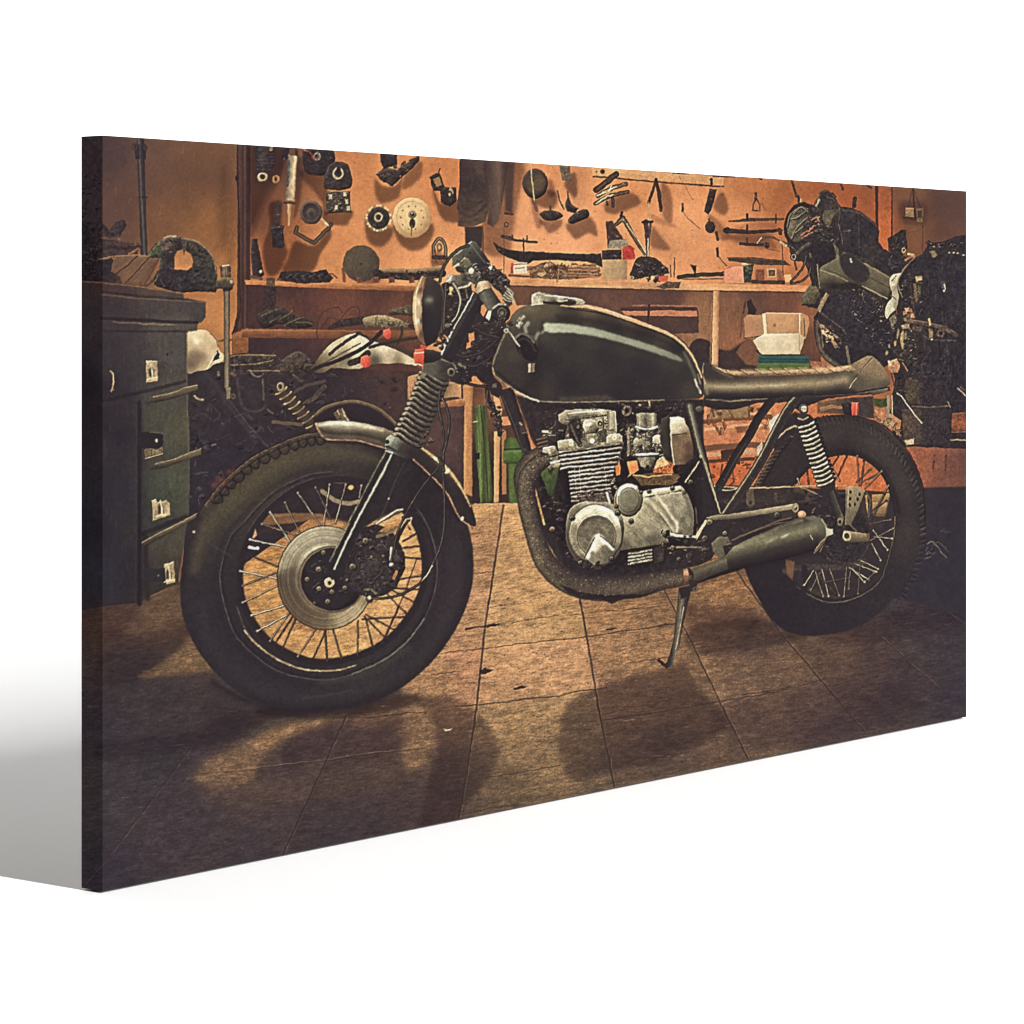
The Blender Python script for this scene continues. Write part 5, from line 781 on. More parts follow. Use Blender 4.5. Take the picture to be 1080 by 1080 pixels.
def paint_rear(mc):
    # rear wheel
    I('tyre', 'black rear tyre', mc)
    out = [(784, 600), (782, 570), (784, 540), (796.5, 509), (805, 492.6), (818, 472), (831, 455), (846, 444), (861.7, 439.4), (889, 437.5), (916, 441.4), (935.6, 451), (955, 472.5), (968.6, 495.8), (975.4, 523), (976.5, 540), (975.4, 555), (970.6, 581.4), (963, 602), (951, 620), (935, 639.5), (909.6, 660), (877, 669), (845, 671), (826, 666), (810, 650), (798, 627)]
    hole = [(836, 513), (846, 500), (857, 489), (871, 482), (887, 478), (904, 480), (922, 490), (935.6, 508), (943, 533), (944, 556), (937.5, 585), (928, 612), (905, 628), (877, 633), (856, 627), (840, 615), (828, 598), (826, 570), (828, 540)]
    bi, bj = idm.copy(), img.copy()
    out = [tuple(p) for p in rounded(out)]; hole = [tuple(p) for p in rounded(hole, 6)]
    P(out, ('f', [(800, 520, (52, 45, 43)), (830, 475, (54, 47, 45)), (880, 455, (62, 55, 52)), (925, 470, (68, 61, 56)), (950, 510, (70, 62, 57)), (958, 560, (62, 54, 52)), (940, 620, (52, 46, 48)), (880, 650, (46, 41, 45)), (820, 630, (42, 37, 41)), (800, 590, (44, 38, 41)), (890, 470, (50, 44, 43)), (935, 530, (52, 46, 45)), (968, 540, (48, 42, 42)), (860, 480, (50, 44, 43)), (970, 500, (46, 41, 40))], 12), tex=[(.08, 3., 3), (.08, 1.4, 5)], f=.9)
    for k in range(46):
        a = -1.75 + k * 2.5 / 46 + .012 * TB[k, 7]; u_ = .55 + .5 * TB[k, 8]
        ex, ey = 879.5 + 96.5 * math.cos(a), 555 + 116.5 * math.sin(a)
        ix, iy = 879.5 + 91.5 * math.cos(a + .02), 555 + 110.5 * math.sin(a + .02)
        L([(ex, ey), ((ex + ix) / 2 + .6, (ey + iy) / 2), (ix, iy)], .9, (36, 31, 32), f=.8, a=.85 * u_, j=.5); L([(ex - .3, ey + 2.2), (ix + .5, iy + 2.4)], .7, (112, 101, 88) if 10 < k < 34 else (82, 73, 65), f=.7, a=.7 * u_, j=.5)
        if k % 2: L([(ex * .965 + 879.5 * .035, ey * .965 + 555 * .035 + 2), (ex * .94 + 879.5 * .06 + 1, ey * .94 + 555 * .06 + 3)], .6, (90, 81, 72), f=.8, a=.5 * u_, j=.4)
    L([(872, 439), (895, 438.5), (920, 443.5), (940, 455), (957, 475), (969, 499), (975, 525), (975.5, 555)], .7, (36, 31, 32), sm=1, i=0, j=.5)
    L([(862, 462), (890, 458), (918, 466), (940, 486), (955, 516), (959, 548), (955, 585)], 5, (78, 70, 64), sm=1, f=6, a=.4); L([(858, 484), (872, 478), (890, 475), (910, 480), (930, 494), (942, 516), (948, 540)], 1.6, (36, 31, 32), sm=1, f=1.6, a=.7)
    for t in np.linspace(0, 1, 15):
        x = np.interp(t, [0, .33, .66, 1], [796, 806, 818.5, 834]); y = np.interp(t, [0, .33, .66, 1], [512, 494, 474, 454]); u_ = TB[int(t * 40), 5]
        P([(x - 1, y - 2), (x + 3, y - 3.4), (x + 6, y - 1), (x + 5, y + 2), (x + 1, y + 2.4)], (96, 80, 64), j=.7, f=.8, a=.5 + .4 * u_, tex=(.3, 2., 3)); L([(x - 1, y - 2), (x + 4, y - 3.4)], .6, (156, 132, 100), f=.6, a=.35 + .6 * u_, j=.6); L([(x + 1, y + 3), (x + 6, y + 2), (x + 9, y - 2)], .8, (36, 31, 32), f=.7, sm=1, j=.5)
    L([(824, 463), (830, 457), (836, 452), (844, 449)], 1.1, (158, 136, 104), sm=1, j=1.0, tex=(.3, 2., 3))
    # what is seen through the rear wheel
    cov = np.zeros((H, W), bool)
    b = box(820, 470, 950, 640); hp = np.array(hole)
    ins = np.zeros(b[2].shape, bool)
    for k in range(len(hp)):
        (x0, y0), (x1, y1) = hp[k], hp[(k + 1) % len(hp)]
        if y0 != y1:
            ins ^= ((b[3] >= y0) != (b[3] >= y1)) & (b[2] < x0 + (b[3] - y0) * (x1 - x0) / (y1 - y0))
    img[b[0], b[1]][ins] = bj[b[0], b[1]][ins]; idm[b[0], b[1]][ins] = bi[b[0], b[1]][ins]
    I('wheel_rim', 'rear wheel rim with wire spokes', mc)
    L(hole + hole[:1], 1.5, (40, 35, 35), f=.7); L([(944, 545), (943, 562), (937, 588), (927, 614), (904, 630), (877, 635.5), (856, 629), (841, 619)], .7, (120, 106, 82), sm=1, f=.6, a=.8, j=.4)
    P([(826, 560), (840, 548), (905, 548), (938, 565), (936, 588), (926, 612), (904, 627), (877, 632), (856, 626), (838, 613)], (47, 41, 41), sm=1, f=2, a=.75)
    L([(828, 602), (850, 598), (890, 598), (912, 592)], 3.2, (66, 57, 52), sm=1, tex=(.35, 2., 3), f=.9); L([(848, 598), (850, 618), (845, 628)], 3, (40, 35, 36)); P([(828, 590), (838, 592), (836, 612), (830, 606)], (124, 90, 62), f=1, j=.8, a=.8)
    spokes([(884, 481, 873, 498, .15), (893, 480, 883, 503, .15), (904, 481, 906, 512, .5), (911, 486, 908, 512, .3), (919, 494, 903, 508, .5), (927, 499, 909, 508, .5), (937, 512, 921, 541, .6), (935, 528, 920, 538, .2), (942, 557, 918, 570, .7), (936, 580, 921, 559, .8), (929, 591, 919, 573, .8), (924, 603, 901, 594, .95), (916, 611, 896, 599, .95), (922, 604, 914, 612, .6), (905, 626, 907, 592, .5), (895, 621, 897, 601, .5), (885, 628, 875, 600, .6), (874, 629, 867, 601, .85), (855, 622, 865, 604, .6), (866, 615, 896, 609, .4), (841, 505, 848, 523, .9), (851, 497, 853, 512, .2), (874, 486, 885, 507, .7), (882, 627, 862, 605, .3), (933, 521, 921, 544, .4), (865, 484, 858, 500, .3), (930, 497, 912, 515, .6), (939, 548, 921, 552, .5), (912, 614, 899, 600, .9), (868, 629, 860, 603, .7), (848, 617, 858, 602, .8), (890, 629, 893, 598, .6), (926, 600, 906, 590, .8), (941, 568, 922, 566, .8)], (232, 214, 172), (60, 48, 44), .62)
    I('rear_hub', 'dark rear hub', mc)
    E(886, 562, 30, 32, (42, 37, 38), f=1.6, tex=(.14, 5., 3)); E(888, 572, 24, 22, (56, 50, 47), hole=.92, a=.7); E(889, 578, 9, 10, (52, 46, 45), f=1.5, tex=(.2, 3., 3)); L([(880, 569), (898, 582)], 4, (44, 39, 40), f=1.2); L([(868, 572), (884, 592), (905, 592), (916, 574)], 1.2, (64, 57, 52), sm=1, a=.8)
    L([(917, 520), (919, 556)], 2.4, (60, 52, 50), tex=(.2, 3., 3)); L([(912, 516), (918, 528), (916, 545)], .8, (96, 84, 66)); clutter([(855, 515), (895, 515), (895, 555), (860, 552)], 30, 71, (44, 38, 39), (140, 124, 98), (1.6, 5), .3)
    I('torque_plate', 'pale drilled metal plate', mc)
    P([(893.5, 513.5), (903, 513), (912.5, 517.5), (905, 538), (897.5, 554.5), (892.2, 553.5)], ('l', (893, 515), (908, 545), [(0, (168, 150, 116)), (.5, (136, 120, 94)), (1, (110, 97, 78))]), bev=(30, 1), tex=(.1, 2.5, 3), j=.3)
    for x, y in [(896.7, 519), (906.5, 521), (896.5, 526), (904.5, 526.5), (896, 532.5), (901.5, 532)]:
        E(x, y, 1.5, 2, (44, 38, 37), f=.5); L([(x - 1.4, y - 1.2), (x - 1.6, y + 1.2)], .35, (206, 188, 150), a=.8)
    L([(892.5, 514), (891.8, 553)], .5, (196, 176, 138), a=.7); L([(896, 553), (903, 560)], .8, (120, 104, 80))
    I('footpeg', 'grey metal foot peg', mc)
    P([(890, 559.5), (902, 561), (915, 563), (916.5, 567.5), (914.5, 571.5), (894, 572.3), (889, 567)], ('l', (0, 559), (0, 572), [(0, (178, 158, 122)), (.4, (140, 124, 95)), (1, (84, 74, 60))]), bev=(20, 1), tex=(.08, 3., 3)); E(893.2, 565.2, 4.6, 5.4, (190, 170, 134), hole=.6, tex=(.2, 2., 3)); E(893.2, 565.4, 2.5, 3, (66, 58, 50), bev=(-30, 1)); P([(914, 562.5), (917, 562), (917, 570), (914.5, 571)], (104, 84, 62))


def paint_frame(mc):
    use(mc)
    # tail loop, rails
    P([(742, 419), (770, 419), (820, 417.5), (880, 415), (938, 408), (939, 412), (925, 416), (900, 417), (870, 421), (852, 428), (844, 434), (838, 430), (830, 424), (800, 425), (775, 432), (755, 432), (742, 428)], ('l', (0, 409), (0, 434), [(0, (58, 52, 46)), (.5, (46, 41, 40)), (1, (38, 33, 34))]), j=.5, tex=(.1, 3., 3))
    L([(745, 421), (772, 423), (800, 421), (830, 418), (838, 417)], .8, (142, 128, 100), j=.5, a=.8); L([(838, 418), (880, 416), (920, 413), (936, 410)], 1.0, (120, 110, 90), j=.4); P([(918, 411), (936, 408), (936, 413), (920, 417)], ('l', (0, 408), (0, 417), [(0, (150, 140, 116)), (1, (58, 52, 47))]))
    P([(887, 425), (898, 423.5), (898, 438), (890, 437)], (44, 38, 38), bev=(24, 1.4)); L([(866, 432), (878, 429), (887, 430)], 1.4, (150, 112, 78), j=.6)
    I('tail_light', 'small red tail light', mc)
    P([(897.6, 424.2), (905.4, 424.2), (905.8, 431), (905.2, 437.8), (898.4, 438)], ('l', (898, 424), (906, 438), [(0, (224, 110, 84)), (.5, (212, 84, 66)), (1, (170, 62, 52))]), bev=(24, 1)); L([(903.5, 425.5), (903.2, 437)], .6, (240, 170, 140), a=.8); use(mc)
    # swing arm and lower dark parts
    P([(757, 514), (800, 515), (880, 517), (892, 530), (886, 552), (840, 550), (770, 556), (735, 560), (740, 540)], ('f', [(770, 530, (46, 40, 39)), (850, 535, (42, 36, 37)), (820, 525, (58, 49, 44)), (880, 540, (44, 38, 38))], 8), f=1, tex=(.2, 4., 3)); L([(757, 528), (800, 528), (860, 530)], 1.8, (62, 52, 46), tex=(.3, 3., 3), a=.8); L([(840, 516), (856, 520), (852, 526)], 3, (92, 80, 58), a=.7, f=1.5); P([(787, 516), (795, 516), (796, 532), (791, 536), (787, 532)], (96, 82, 66), bev=(24, 1), tex=(.2, 2., 3)); E(791.5, 530, 1.6, 1.8, (40, 35, 35))
    L([(753, 512.5), (790, 515), (830, 513.5), (866, 512), (893, 512)], .9, (182, 156, 118), j=.5); L([(762, 517), (770, 517), (778, 515)], .7, (214, 190, 150), a=.8); L([(838, 511), (850, 516), (862, 521)], .6, (170, 150, 116), a=.8)
    clutter([(845, 516), (870, 514), (888, 540), (882, 556), (850, 548)], 26, 72, (44, 38, 38), (150, 132, 104), (1.6, 5), .35)
    # rear diagonal tubes
    L([(818, 418), (807, 431), (797, 446), (790, 460), (778, 478), (764, 504), (759, 512)], 4.6, (46, 40, 38), sm=1, prof=[(-1, (60, 52, 47)), (-.4, (46, 40, 39)), (1, (34, 30, 31))], tex=(.12, 3., 3)); L([(764, 506), (776, 484), (786, 468)], .5, (96, 84, 68), a=.6)
    P([(811, 444), (820, 437), (826, 436), (816, 450), (812, 457)], (206, 206, 186), f=.8, j=.5); P([(798, 472), (804, 466), (806, 476), (800, 482)], (206, 198, 170), j=.8, a=.8)
    P([(820, 447), (838, 434), (850, 438), (852, 448), (836, 462), (818, 476), (812, 468)], (44, 39, 39), f=1.2); L([(818, 464), (828, 455), (836, 450), (842, 450)], 1.0, (176, 154, 118), sm=1, j=.6)
    L([(841, 420), (830, 434), (817, 458), (806, 480), (790, 506), (775, 528), (765, 543)], 5.2, (50, 44, 41), sm=1, prof=[(-1, (42, 37, 37)), (-.75, (58, 52, 46)), (-.25, (46, 42, 40)), (.35, (58, 52, 44)), (.62, (160, 148, 120)), (.8, (110, 100, 80)), (1, (40, 35, 35))], tex=(.1, 3., 3))
    # shock absorber
    I('shock_absorber', 'rear shock absorber with bare spring', mc)
    L([(872, 508), (879, 528), (886, 547)], 3.6, (96, 86, 68), prof=[(-1, (122, 112, 86)), (-.4, (86, 78, 62)), (1, (38, 34, 34))], tex=(.1, 3., 3)); L([(874, 510), (882, 540)], 5, (38, 34, 35), f=1, a=.4); E(886, 550, 3, 4.4, (120, 106, 80), hole=.5, tex=(.3, 2., 3)); P([(842, 443), (856, 440), (858, 447), (846, 449)], (84, 76, 64), j=.4, bev=(30, 1.4)); spring((850.5, 445), (872.5, 511), 9.4, 14, (226, 212, 176), (48, 40, 38), 1.55, -.08); E(847.5, 431.5, 5, 5.4, (70, 62, 55), bev=(40, 1.6)); E(847.8, 431, 3.2, 3.5, (190, 174, 146), bev=(-30, 1), tex=(.3, 2., 3)); L([(846, 429.5), (849, 429)], .7, (255, 240, 210)); P([(841, 436), (850, 436), (852, 443), (843, 444)], (58, 51, 46), j=.5); L([(842, 441), (847, 443), (852, 440)], .8, (170, 152, 120))
    use(mc)
    # down tube and engine cradle
    P([(526, 412), (541, 408), (548, 432), (556, 460), (563.7, 484), (575, 512), (583, 536), (594, 556), (604, 580), (616, 598), (640, 606), (640, 612), (604, 606), (588, 590), (574, 566), (566, 540), (560, 510), (553, 482), (538, 446)], ('l', (540, 470), (556, 465), [(0, (62, 53, 48)), (.3, (46, 40, 40)), (.8, (50, 43, 42)), (1, (38, 33, 34))]), tex=(.14, 3., 3), j=.4)
    L([(530, 418), (543, 450), (553, 480)], .6, (90, 78, 66), a=.7); P([(547, 446), (552, 445), (555, 456), (549, 457)], (66, 57, 52), j=.5); L([(548, 446), (550, 448)], .8, (170, 156, 130)); L([(551, 457), (555, 456)], .6, (120, 104, 84))
    P([(574, 520), (584, 524), (600, 520), (610, 532), (606, 560), (610, 590), (640, 600), (660, 600), (700, 592), (720, 598), (720, 606), (660, 610), (620, 608), (596, 590), (582, 560), (570, 530)], (42, 36, 37), f=1, tex=(.2, 4., 3)); clutter([(576, 524), (604, 524), (602, 556), (612, 592), (596, 586), (580, 552)], 34, 73, (44, 38, 38), (120, 104, 80), (1.6, 5), .25)
    bolt(574.5, 535, 2.2, (130, 110, 84)); bolt(582.5, 558.5, 3.4, (166, 140, 104)); bolt(590, 539.5, 2.6, (110, 90, 70)); P([(582, 525), (590, 521.5), (600, 522), (600, 527), (592, 531), (584, 530)], (120, 98, 70), j=.6, tex=(.3, 2., 3), bev=(30, 1)); E(587, 527.5, 1.6, 1.8, (50, 42, 40)); L([(563, 512), (568, 530), (574, 553)], 1.2, (196, 146, 94), a=.9); L([(561.5, 508), (563, 516)], 1.2, (90, 128, 60))
    # headstock, cables and frame between fork and tank
    P([(490, 318), (506, 316), (530, 330), (536, 346), (527, 362), (519, 386), (521, 398), (530, 408), (520, 408), (500, 400), (482, 392), (470, 385), (478, 360), (488, 340)], ('f', [(500, 340, (50, 42, 40)), (515, 350, (46, 39, 38)), (495, 375, (44, 38, 38)), (510, 390, (40, 35, 36))], 8), f=.8, tex=(.2, 4., 3)); clutter([(494, 318), (520, 324), (534, 338), (522, 360), (518, 386), (486, 386), (484, 360)], 46, 74, (50, 43, 41), (206, 180, 140), (1.6, 5.5), .4)
    for p in [[(507, 322), (512, 320), (515, 326), (510, 334), (507, 330)], [(494, 352), (500, 350), (500, 358), (495, 362)], [(492, 362), (496, 360), (497, 366), (492, 368)], [(496, 398), (502, 396), (508, 404), (512, 408), (498, 406)]]:
        P(p, (206, 140, 92), f=.7, j=.6, i=0)
    P([(512, 335), (516, 326), (519, 328), (516, 338)], (214, 206, 180), j=.5)
    for q in [[(478, 372), (490, 376), (510, 370), (524, 358)], [(482, 382), (500, 386), (516, 378)], [(470, 396), (485, 402), (500, 406), (514, 408)], [(500, 346), (512, 352), (526, 356)]]:
        L(q, 1.5, (40, 34, 34), sm=1, prof=[(-1, (34, 30, 31)), (0, (66, 57, 52)), (1, (34, 30, 31))])
    P([(513, 402), (520, 400), (528, 404), (530, 412), (526, 420), (518, 416)], (44, 38, 38), j=.6); L([(514, 408), (515, 420), (520, 430), (526, 440), (527, 458)], 2.6, (44, 38, 37), sm=1, j=.8, tex=(.3, 2., 3)); L([(514, 412), (513, 430), (516, 446), (522, 452)], .8, (84, 72, 60), sm=1); clutter([(514, 412), (522, 416), (530, 440), (528, 458), (520, 446)], 22, 75, (48, 41, 39), (220, 196, 154), (1.2, 4), .5); P([(519, 405), (524, 404), (524, 409), (519, 409)], (96, 86, 74), j=.4)
    L([(556, 420), (556, 436), (566, 446), (580, 450), (594, 448)], 2.2, (76, 66, 56), sm=1, prof=[(-1, (46, 40, 39)), (0, (98, 86, 70)), (1, (44, 38, 38))]); P([(570, 426), (582, 425), (583, 434), (576, 440), (571, 436)], (196, 158, 118), j=.8, tex=(.25, 2., 3), i=0); L([(572, 444), (586, 441)], 1.4, (200, 140, 96), j=.8); L([(556, 442), (560, 446)], 1.2, (214, 160, 118)); clutter([(566, 424), (600, 424), (590, 446), (575, 448)], 22, 76, (56, 46, 42), (190, 160, 120), (1.4, 4), .4)


HEAD = [0]


def paint_engine(mc):
    use(mc)
    P([(543, 416), (560, 421), (742, 421), (742, 470), (736, 500), (716, 520), (690, 520), (655, 530), (600, 534), (582, 528), (590, 492), (572, 484), (560, 462), (552, 440)], ('f', [(600, 440, (46, 39, 38)), (660, 470, (52, 44, 41)), (640, 510, (48, 40, 38)), (700, 460, (46, 39, 38)), (590, 510, (46, 40, 38))], 8), f=1.2, tex=(.3, 3., 3)); clutter([(566, 426), (600, 430), (592, 470), (568, 460)], 30, 78, (54, 46, 42), (190, 160, 122), (1.2, 3.6), .35); clutter([(650, 436), (670, 440), (668, 484), (652, 486)], 22, 79, (56, 48, 44), (176, 160, 128), (1.2, 3.4), .4)
    P([(600, 575), (655, 575), (735, 562), (738, 596), (700, 604), (640, 612), (606, 604)], (43, 37, 37), f=1.2, tex=(.25, 3., 3))
    P([(566, 423), (742, 422), (742, 436), (735, 450), (700, 440), (660, 436), (600, 430), (570, 432)], (42, 36, 36), f=1, tex=(.25, 3., 3)); clutter([(650, 424), (735, 423), (735, 436), (655, 438)], 40, 81, (48, 41, 40), (196, 164, 124), (1.6, 5), .4)
    E(661, 433, 4.6, 6, (106, 94, 76), .4, hole=.5, tex=(.5, 1.6, 3)); L([(684, 422), (685, 427)], .9, (240, 190, 150)); E(675, 427, 1.6, 1, (180, 150, 110))
    P([(648, 488), (653, 486), (656, 500), (650, 502)], (206, 120, 72), i=0); P([(658, 487), (672, 486), (674, 496), (662, 503)], (208, 128, 80), j=.6, tex=(.1, 3., 3), i=0); P([(700, 482), (710, 484), (710, 500), (690, 500), (688, 490)], (196, 106, 64), j=.8, tex=(.35, 2., 3), i=0); P([(692, 486), (700, 480), (706, 490), (690, 494)], (206, 164, 118), j=.8, tex=(.2, 2., 3), i=0)
    P([(655, 490), (660, 484), (664, 500), (661, 504), (654, 503)], (44, 37, 36), f=.8); P([(668, 502), (690, 498), (715, 500), (722, 506), (706, 512), (676, 512)], (104, 80, 56), j=1, tex=(.3, 3., 3)); L([(668, 501), (684, 503), (708, 500)], .8, (176, 136, 92), j=.8)
    I('carburettor', 'silver carburettor', mc)
    P([(660, 448), (672, 446), (692, 444), (702, 452), (702, 478), (694, 482), (690, 494), (680, 496), (672, 484), (662, 478)], (84, 74, 62), f=1, tex=(.3, 3., 3), j=.6); clutter([(660, 446), (702, 446), (702, 482), (664, 484)], 70, 82, (86, 76, 62), (236, 224, 190), (1.5, 4.5), .7)
    P([(671, 437), (676, 435.5), (690, 435.3), (693, 437), (692.7, 452), (686, 454.5), (672, 453)], ('l', (670, 0), (693, 0), [(0, (96, 88, 73)), (.2, (156, 146, 120)), (.5, (112, 104, 86)), (.8, (176, 166, 138)), (1, (84, 76, 64))]), bev=(30, 1.2), tex=[(.14, 3., 3), (.1, 1.5, 3)]); L([(671, 450), (682, 453), (693, 450)], 1.0, (226, 214, 180), sm=1); L([(671, 455), (692, 455)], 1.0, (58, 50, 45))
    E(673, 466, 5, 5, (150, 140, 114), bev=(50, 2), tex=(.1, 2., 3)); P([(677, 458), (684, 456), (686, 474), (678, 476)], (128, 118, 96), bev=(40, 1.4), j=.8, tex=(.3, 2., 3)); clutter([(664, 454), (700, 454), (700, 478), (668, 480)], 40, 103, (104, 94, 77), (250, 240, 212), (1.2, 3.6), .65); E(694, 463.5, 6, 5, (178, 168, 140), bev=(46, 2)); E(697.5, 464, 2.6, 2.9, (210, 200, 168), bev=(-40, 1)); E(697.8, 464.2, 1, 1.1, (54, 47, 43)); bolt(667, 454, 2.4, (190, 178, 146)); bolt(688, 474.5, 2.6, (120, 110, 90)); bolt(696, 475.5, 2, (170, 158, 130)); L([(663, 452), (662.5, 480)], 1.2, (130, 118, 94), tex=(.4, 2., 3))
    P([(671, 478), (694, 477), (692.5, 482), (690, 491), (684, 494), (676, 492), (672.5, 484)], ('l', (671, 0), (694, 0), [(0, (92, 84, 70)), (.3, (156, 146, 120)), (.7, (112, 104, 85)), (1, (70, 62, 54))]), bev=(26, 1.2), tex=[(.16, 3., 3), (.1, 1.5, 3)]); L([(671, 479.5), (694, 478.5)], .9, (214, 202, 168)); L([(671, 482), (693, 481)], .6, (62, 54, 48)); E(683, 493, 2, 2.6, (58, 51, 46))
    I('air_filter', 'brown air filter can', mc)
    P([(697, 442), (706, 438), (712, 490), (702, 484), (696, 465)], (70, 62, 52), f=1, bev=(20, 2)); P([(706.5, 440), (716, 439.3), (721.5, 441), (727, 452), (731.5, 470), (731, 484), (722, 490), (710, 491), (708, 470)], ('f', [(714, 444, (236, 228, 202)), (716, 449, (206, 190, 158)), (713, 453, (206, 196, 168)), (713, 461, (120, 96, 72)), (722, 460, (132, 104, 76)), (718, 475, (136, 108, 80)), (727, 472, (96, 74, 58)), (714, 487, (120, 98, 76)), (728, 484, (84, 66, 54))], 2.6), bev=(20, 1), tex=(.06, 3., 3)); L([(707, 441), (708, 470), (711, 490)], .7, (206, 190, 156), a=.7); L([(722, 442), (728, 454), (732, 472)], .8, (46, 40, 38)); L([(709, 459), (724, 457)], .5, (70, 54, 46), a=.7)
    # cylinder and head
    I('cylinder', 'finned silver cylinder', mc)
    P([(589, 474), (657, 465), (652, 488), (646, 492), (645, 522), (640, 528), (606, 530), (601, 520), (600, 496), (592, 492)], (62, 50, 48), f=.8)
    P([(590, 494), (602, 492), (603, 530), (598, 528), (592, 512)], (44, 37, 38), f=.8)
    for k in range(13):
        y0 = 476.5 + k * 4.35
        if k < 5:
            xl, xr, dy = 589.5 + k * .55, 656.5 - k * 1.5, -9.2 + k * .7
        else:
            xl, xr, dy = 600.3 + (k - 5) * .45, 647.5 - (k - 5) * .75, -6 + (k - 5) * .25
        pts = [(xl + (xr - xl) * t, y0 + dy * t + 1.0 * math.sin(t * 17 + k * 2) * .35) for t in np.linspace(0, 1, 10)]
        L([(x, y + 2.0) for x, y in pts], 1.35, (50, 39, 38), f=.6, tex=(.3, 2., k))
        L(pts, 1.05, (158, 145, 124), f=.6, tex=[(.25, 2.6, k), (.2, 9., k)], j=.35); L([(x, y - .5) for x, y in pts], .4, (218, 206, 180), f=.4, a=.6, tex=(.4, 3., k + 3), j=.35)
    for x in (606, 611, 638):
        for k in range(9):
            L([(x + k * .3, 494 + k * 3.9), (x + k * .3, 496 + k * 3.9)], .6, (190, 178, 156), f=.4, a=.55)
    L([(657, 468), (652, 488), (647, 494)], .8, (120, 104, 88), a=.6); sh([(640, 470), (656, 470), (646, 526), (636, 528)], .85, 5); sh([(600, 515), (645, 512), (645, 532), (602, 534)], .82, 5)
    HEAD[0] = I('cylinder_head', 'silver cylinder head with bolted cover', mc)
    P([(588.5, 438), (596, 433), (608, 431.8), (630, 431), (648.6, 433.2), (650, 445), (650, 459), (656.5, 464.5), (656, 468), (600, 475.5), (589, 475), (588, 466), (596, 463), (598, 450), (589, 444)], ('f', [(594, 438, (160, 148, 118)), (620, 435, (170, 158, 128)), (645, 440, (150, 140, 114)), (600, 455, (72, 62, 53)), (615, 455, (84, 74, 62)), (640, 450, (150, 140, 116)), (645, 460, (140, 130, 106)), (628, 460, (120, 110, 90)), (600, 470, (140, 130, 106)), (635, 468, (150, 138, 114))], 4), tex=[(.3, 4., 3), (.22, 1.6, 4)], j=.7, bev=(34, 1.2)); clutter([(592, 436), (648, 434), (650, 462), (600, 470)], 46, 102, (112, 101, 82), (244, 234, 204), (1.4, 4.5), .6)
    P([(598, 437), (602, 434.5), (636, 432.4), (637, 437), (600, 441.5)], ('l', (0, 432), (0, 441), [(0, (226, 216, 182)), (.4, (170, 160, 130)), (1, (96, 86, 70))]), j=.6, tex=[(.2, 4., 3), (.14, 1.6, 5)]); L([(599, 436), (620, 434), (636, 433)], .6, (250, 242, 212)); L([(597, 443), (612, 441.5), (640, 438)], .7, (72, 62, 52), j=.4); P([(589, 438), (597, 434.5), (598, 441), (590, 443.5)], (176, 164, 132), bev=(30, 1.2), j=.3); P([(640, 434), (649, 434.5), (649.5, 452), (642, 453)], ('l', (640, 0), (650, 0), [(0, (104, 94, 76)), (.4, (176, 166, 138)), (1, (130, 120, 98))]), tex=(.06, 2., 3)); L([(649, 435), (650, 456)], .5, (214, 202, 168), a=.7)
    P([(600, 443), (612, 441), (614, 462), (606, 466), (600, 460)], (62, 53, 47), f=1, j=.5, tex=(.25, 2., 3)); L([(602, 448), (607, 460), (612, 469)], 2.6, (72, 62, 54), prof=[(-1, (48, 42, 40)), (.2, (96, 84, 68)), (1, (44, 38, 37))])
    P([(616, 444), (623, 442.4), (630, 445), (631.5, 452), (627, 457.5), (619, 457), (615, 451)], ('l', (617, 444), (629, 457), [(0, (206, 196, 164)), (.5, (150, 140, 114)), (1, (84, 75, 63))]), sm=1, bev=(40, 2), tex=[(.14, 3., 3), (.1, 1.5, 5)]); E(621, 447.5, 3.6, 1.8, (244, 236, 208), -.3, f=1.2, a=.75); L([(617, 457), (623, 458.4), (629, 456.5)], 1, (96, 86, 70), sm=1); P([(619, 458), (628, 457), (629, 467), (620, 469)], (140, 130, 106), bev=(40, 1.4), tex=(.2, 2., 3), j=.5); E(624.5, 465, 2.6, 2.9, (206, 194, 160), bev=(-36, 1)); E(609.5, 449.5, 3.4, 4, (52, 45, 42), bev=(30, 1)); E(609.8, 449.8, 1.7, 2, (104, 94, 78)); E(632.6, 446.5, 4, 4, (150, 138, 112), bev=(40, 1)); E(632.8, 446.8, 2.5, 2.6, (44, 38, 37)); E(633, 447, 1.1, 1.1, (150, 136, 110)); L([(636, 441), (637, 460)], .8, (84, 74, 62)); P([(630, 455), (640, 453), (640, 466), (631, 467)], (96, 86, 71), f=.9, tex=(.2, 2., 3))
    P([(588, 465.5), (592, 464), (603, 463), (605.5, 466), (605.5, 472), (589, 473.5)], (170, 160, 130), bev=(44, 1.4), tex=(.1, 2., 3)); E(602, 467.5, 2.2, 2.4, (200, 188, 156), hole=.5); P([(639.5, 461), (644, 457.5), (653, 457), (656.5, 461), (656.5, 466), (640, 467.5)], (176, 166, 136), bev=(46, 1.6), tex=(.1, 2., 3)); E(648, 461.5, 2.4, 2.4, (214, 202, 168), hole=.5); E(654, 462, 1.4, 1.6, (120, 110, 90), hole=.4)
    use(mc); P([(571, 453.5), (586, 453), (588, 470), (573, 468)], (56, 48, 45), j=.5, tex=(.3, 2., 3)); L([(573, 455), (581, 456)], 1.4, (206, 194, 162)); L([(573, 459), (586, 459)], .8, (150, 138, 112), j=.6); clutter([(571, 452), (588, 452), (588, 474), (573, 472)], 14, 84, (62, 53, 48), (200, 188, 154), (1.2, 3.4), .6)
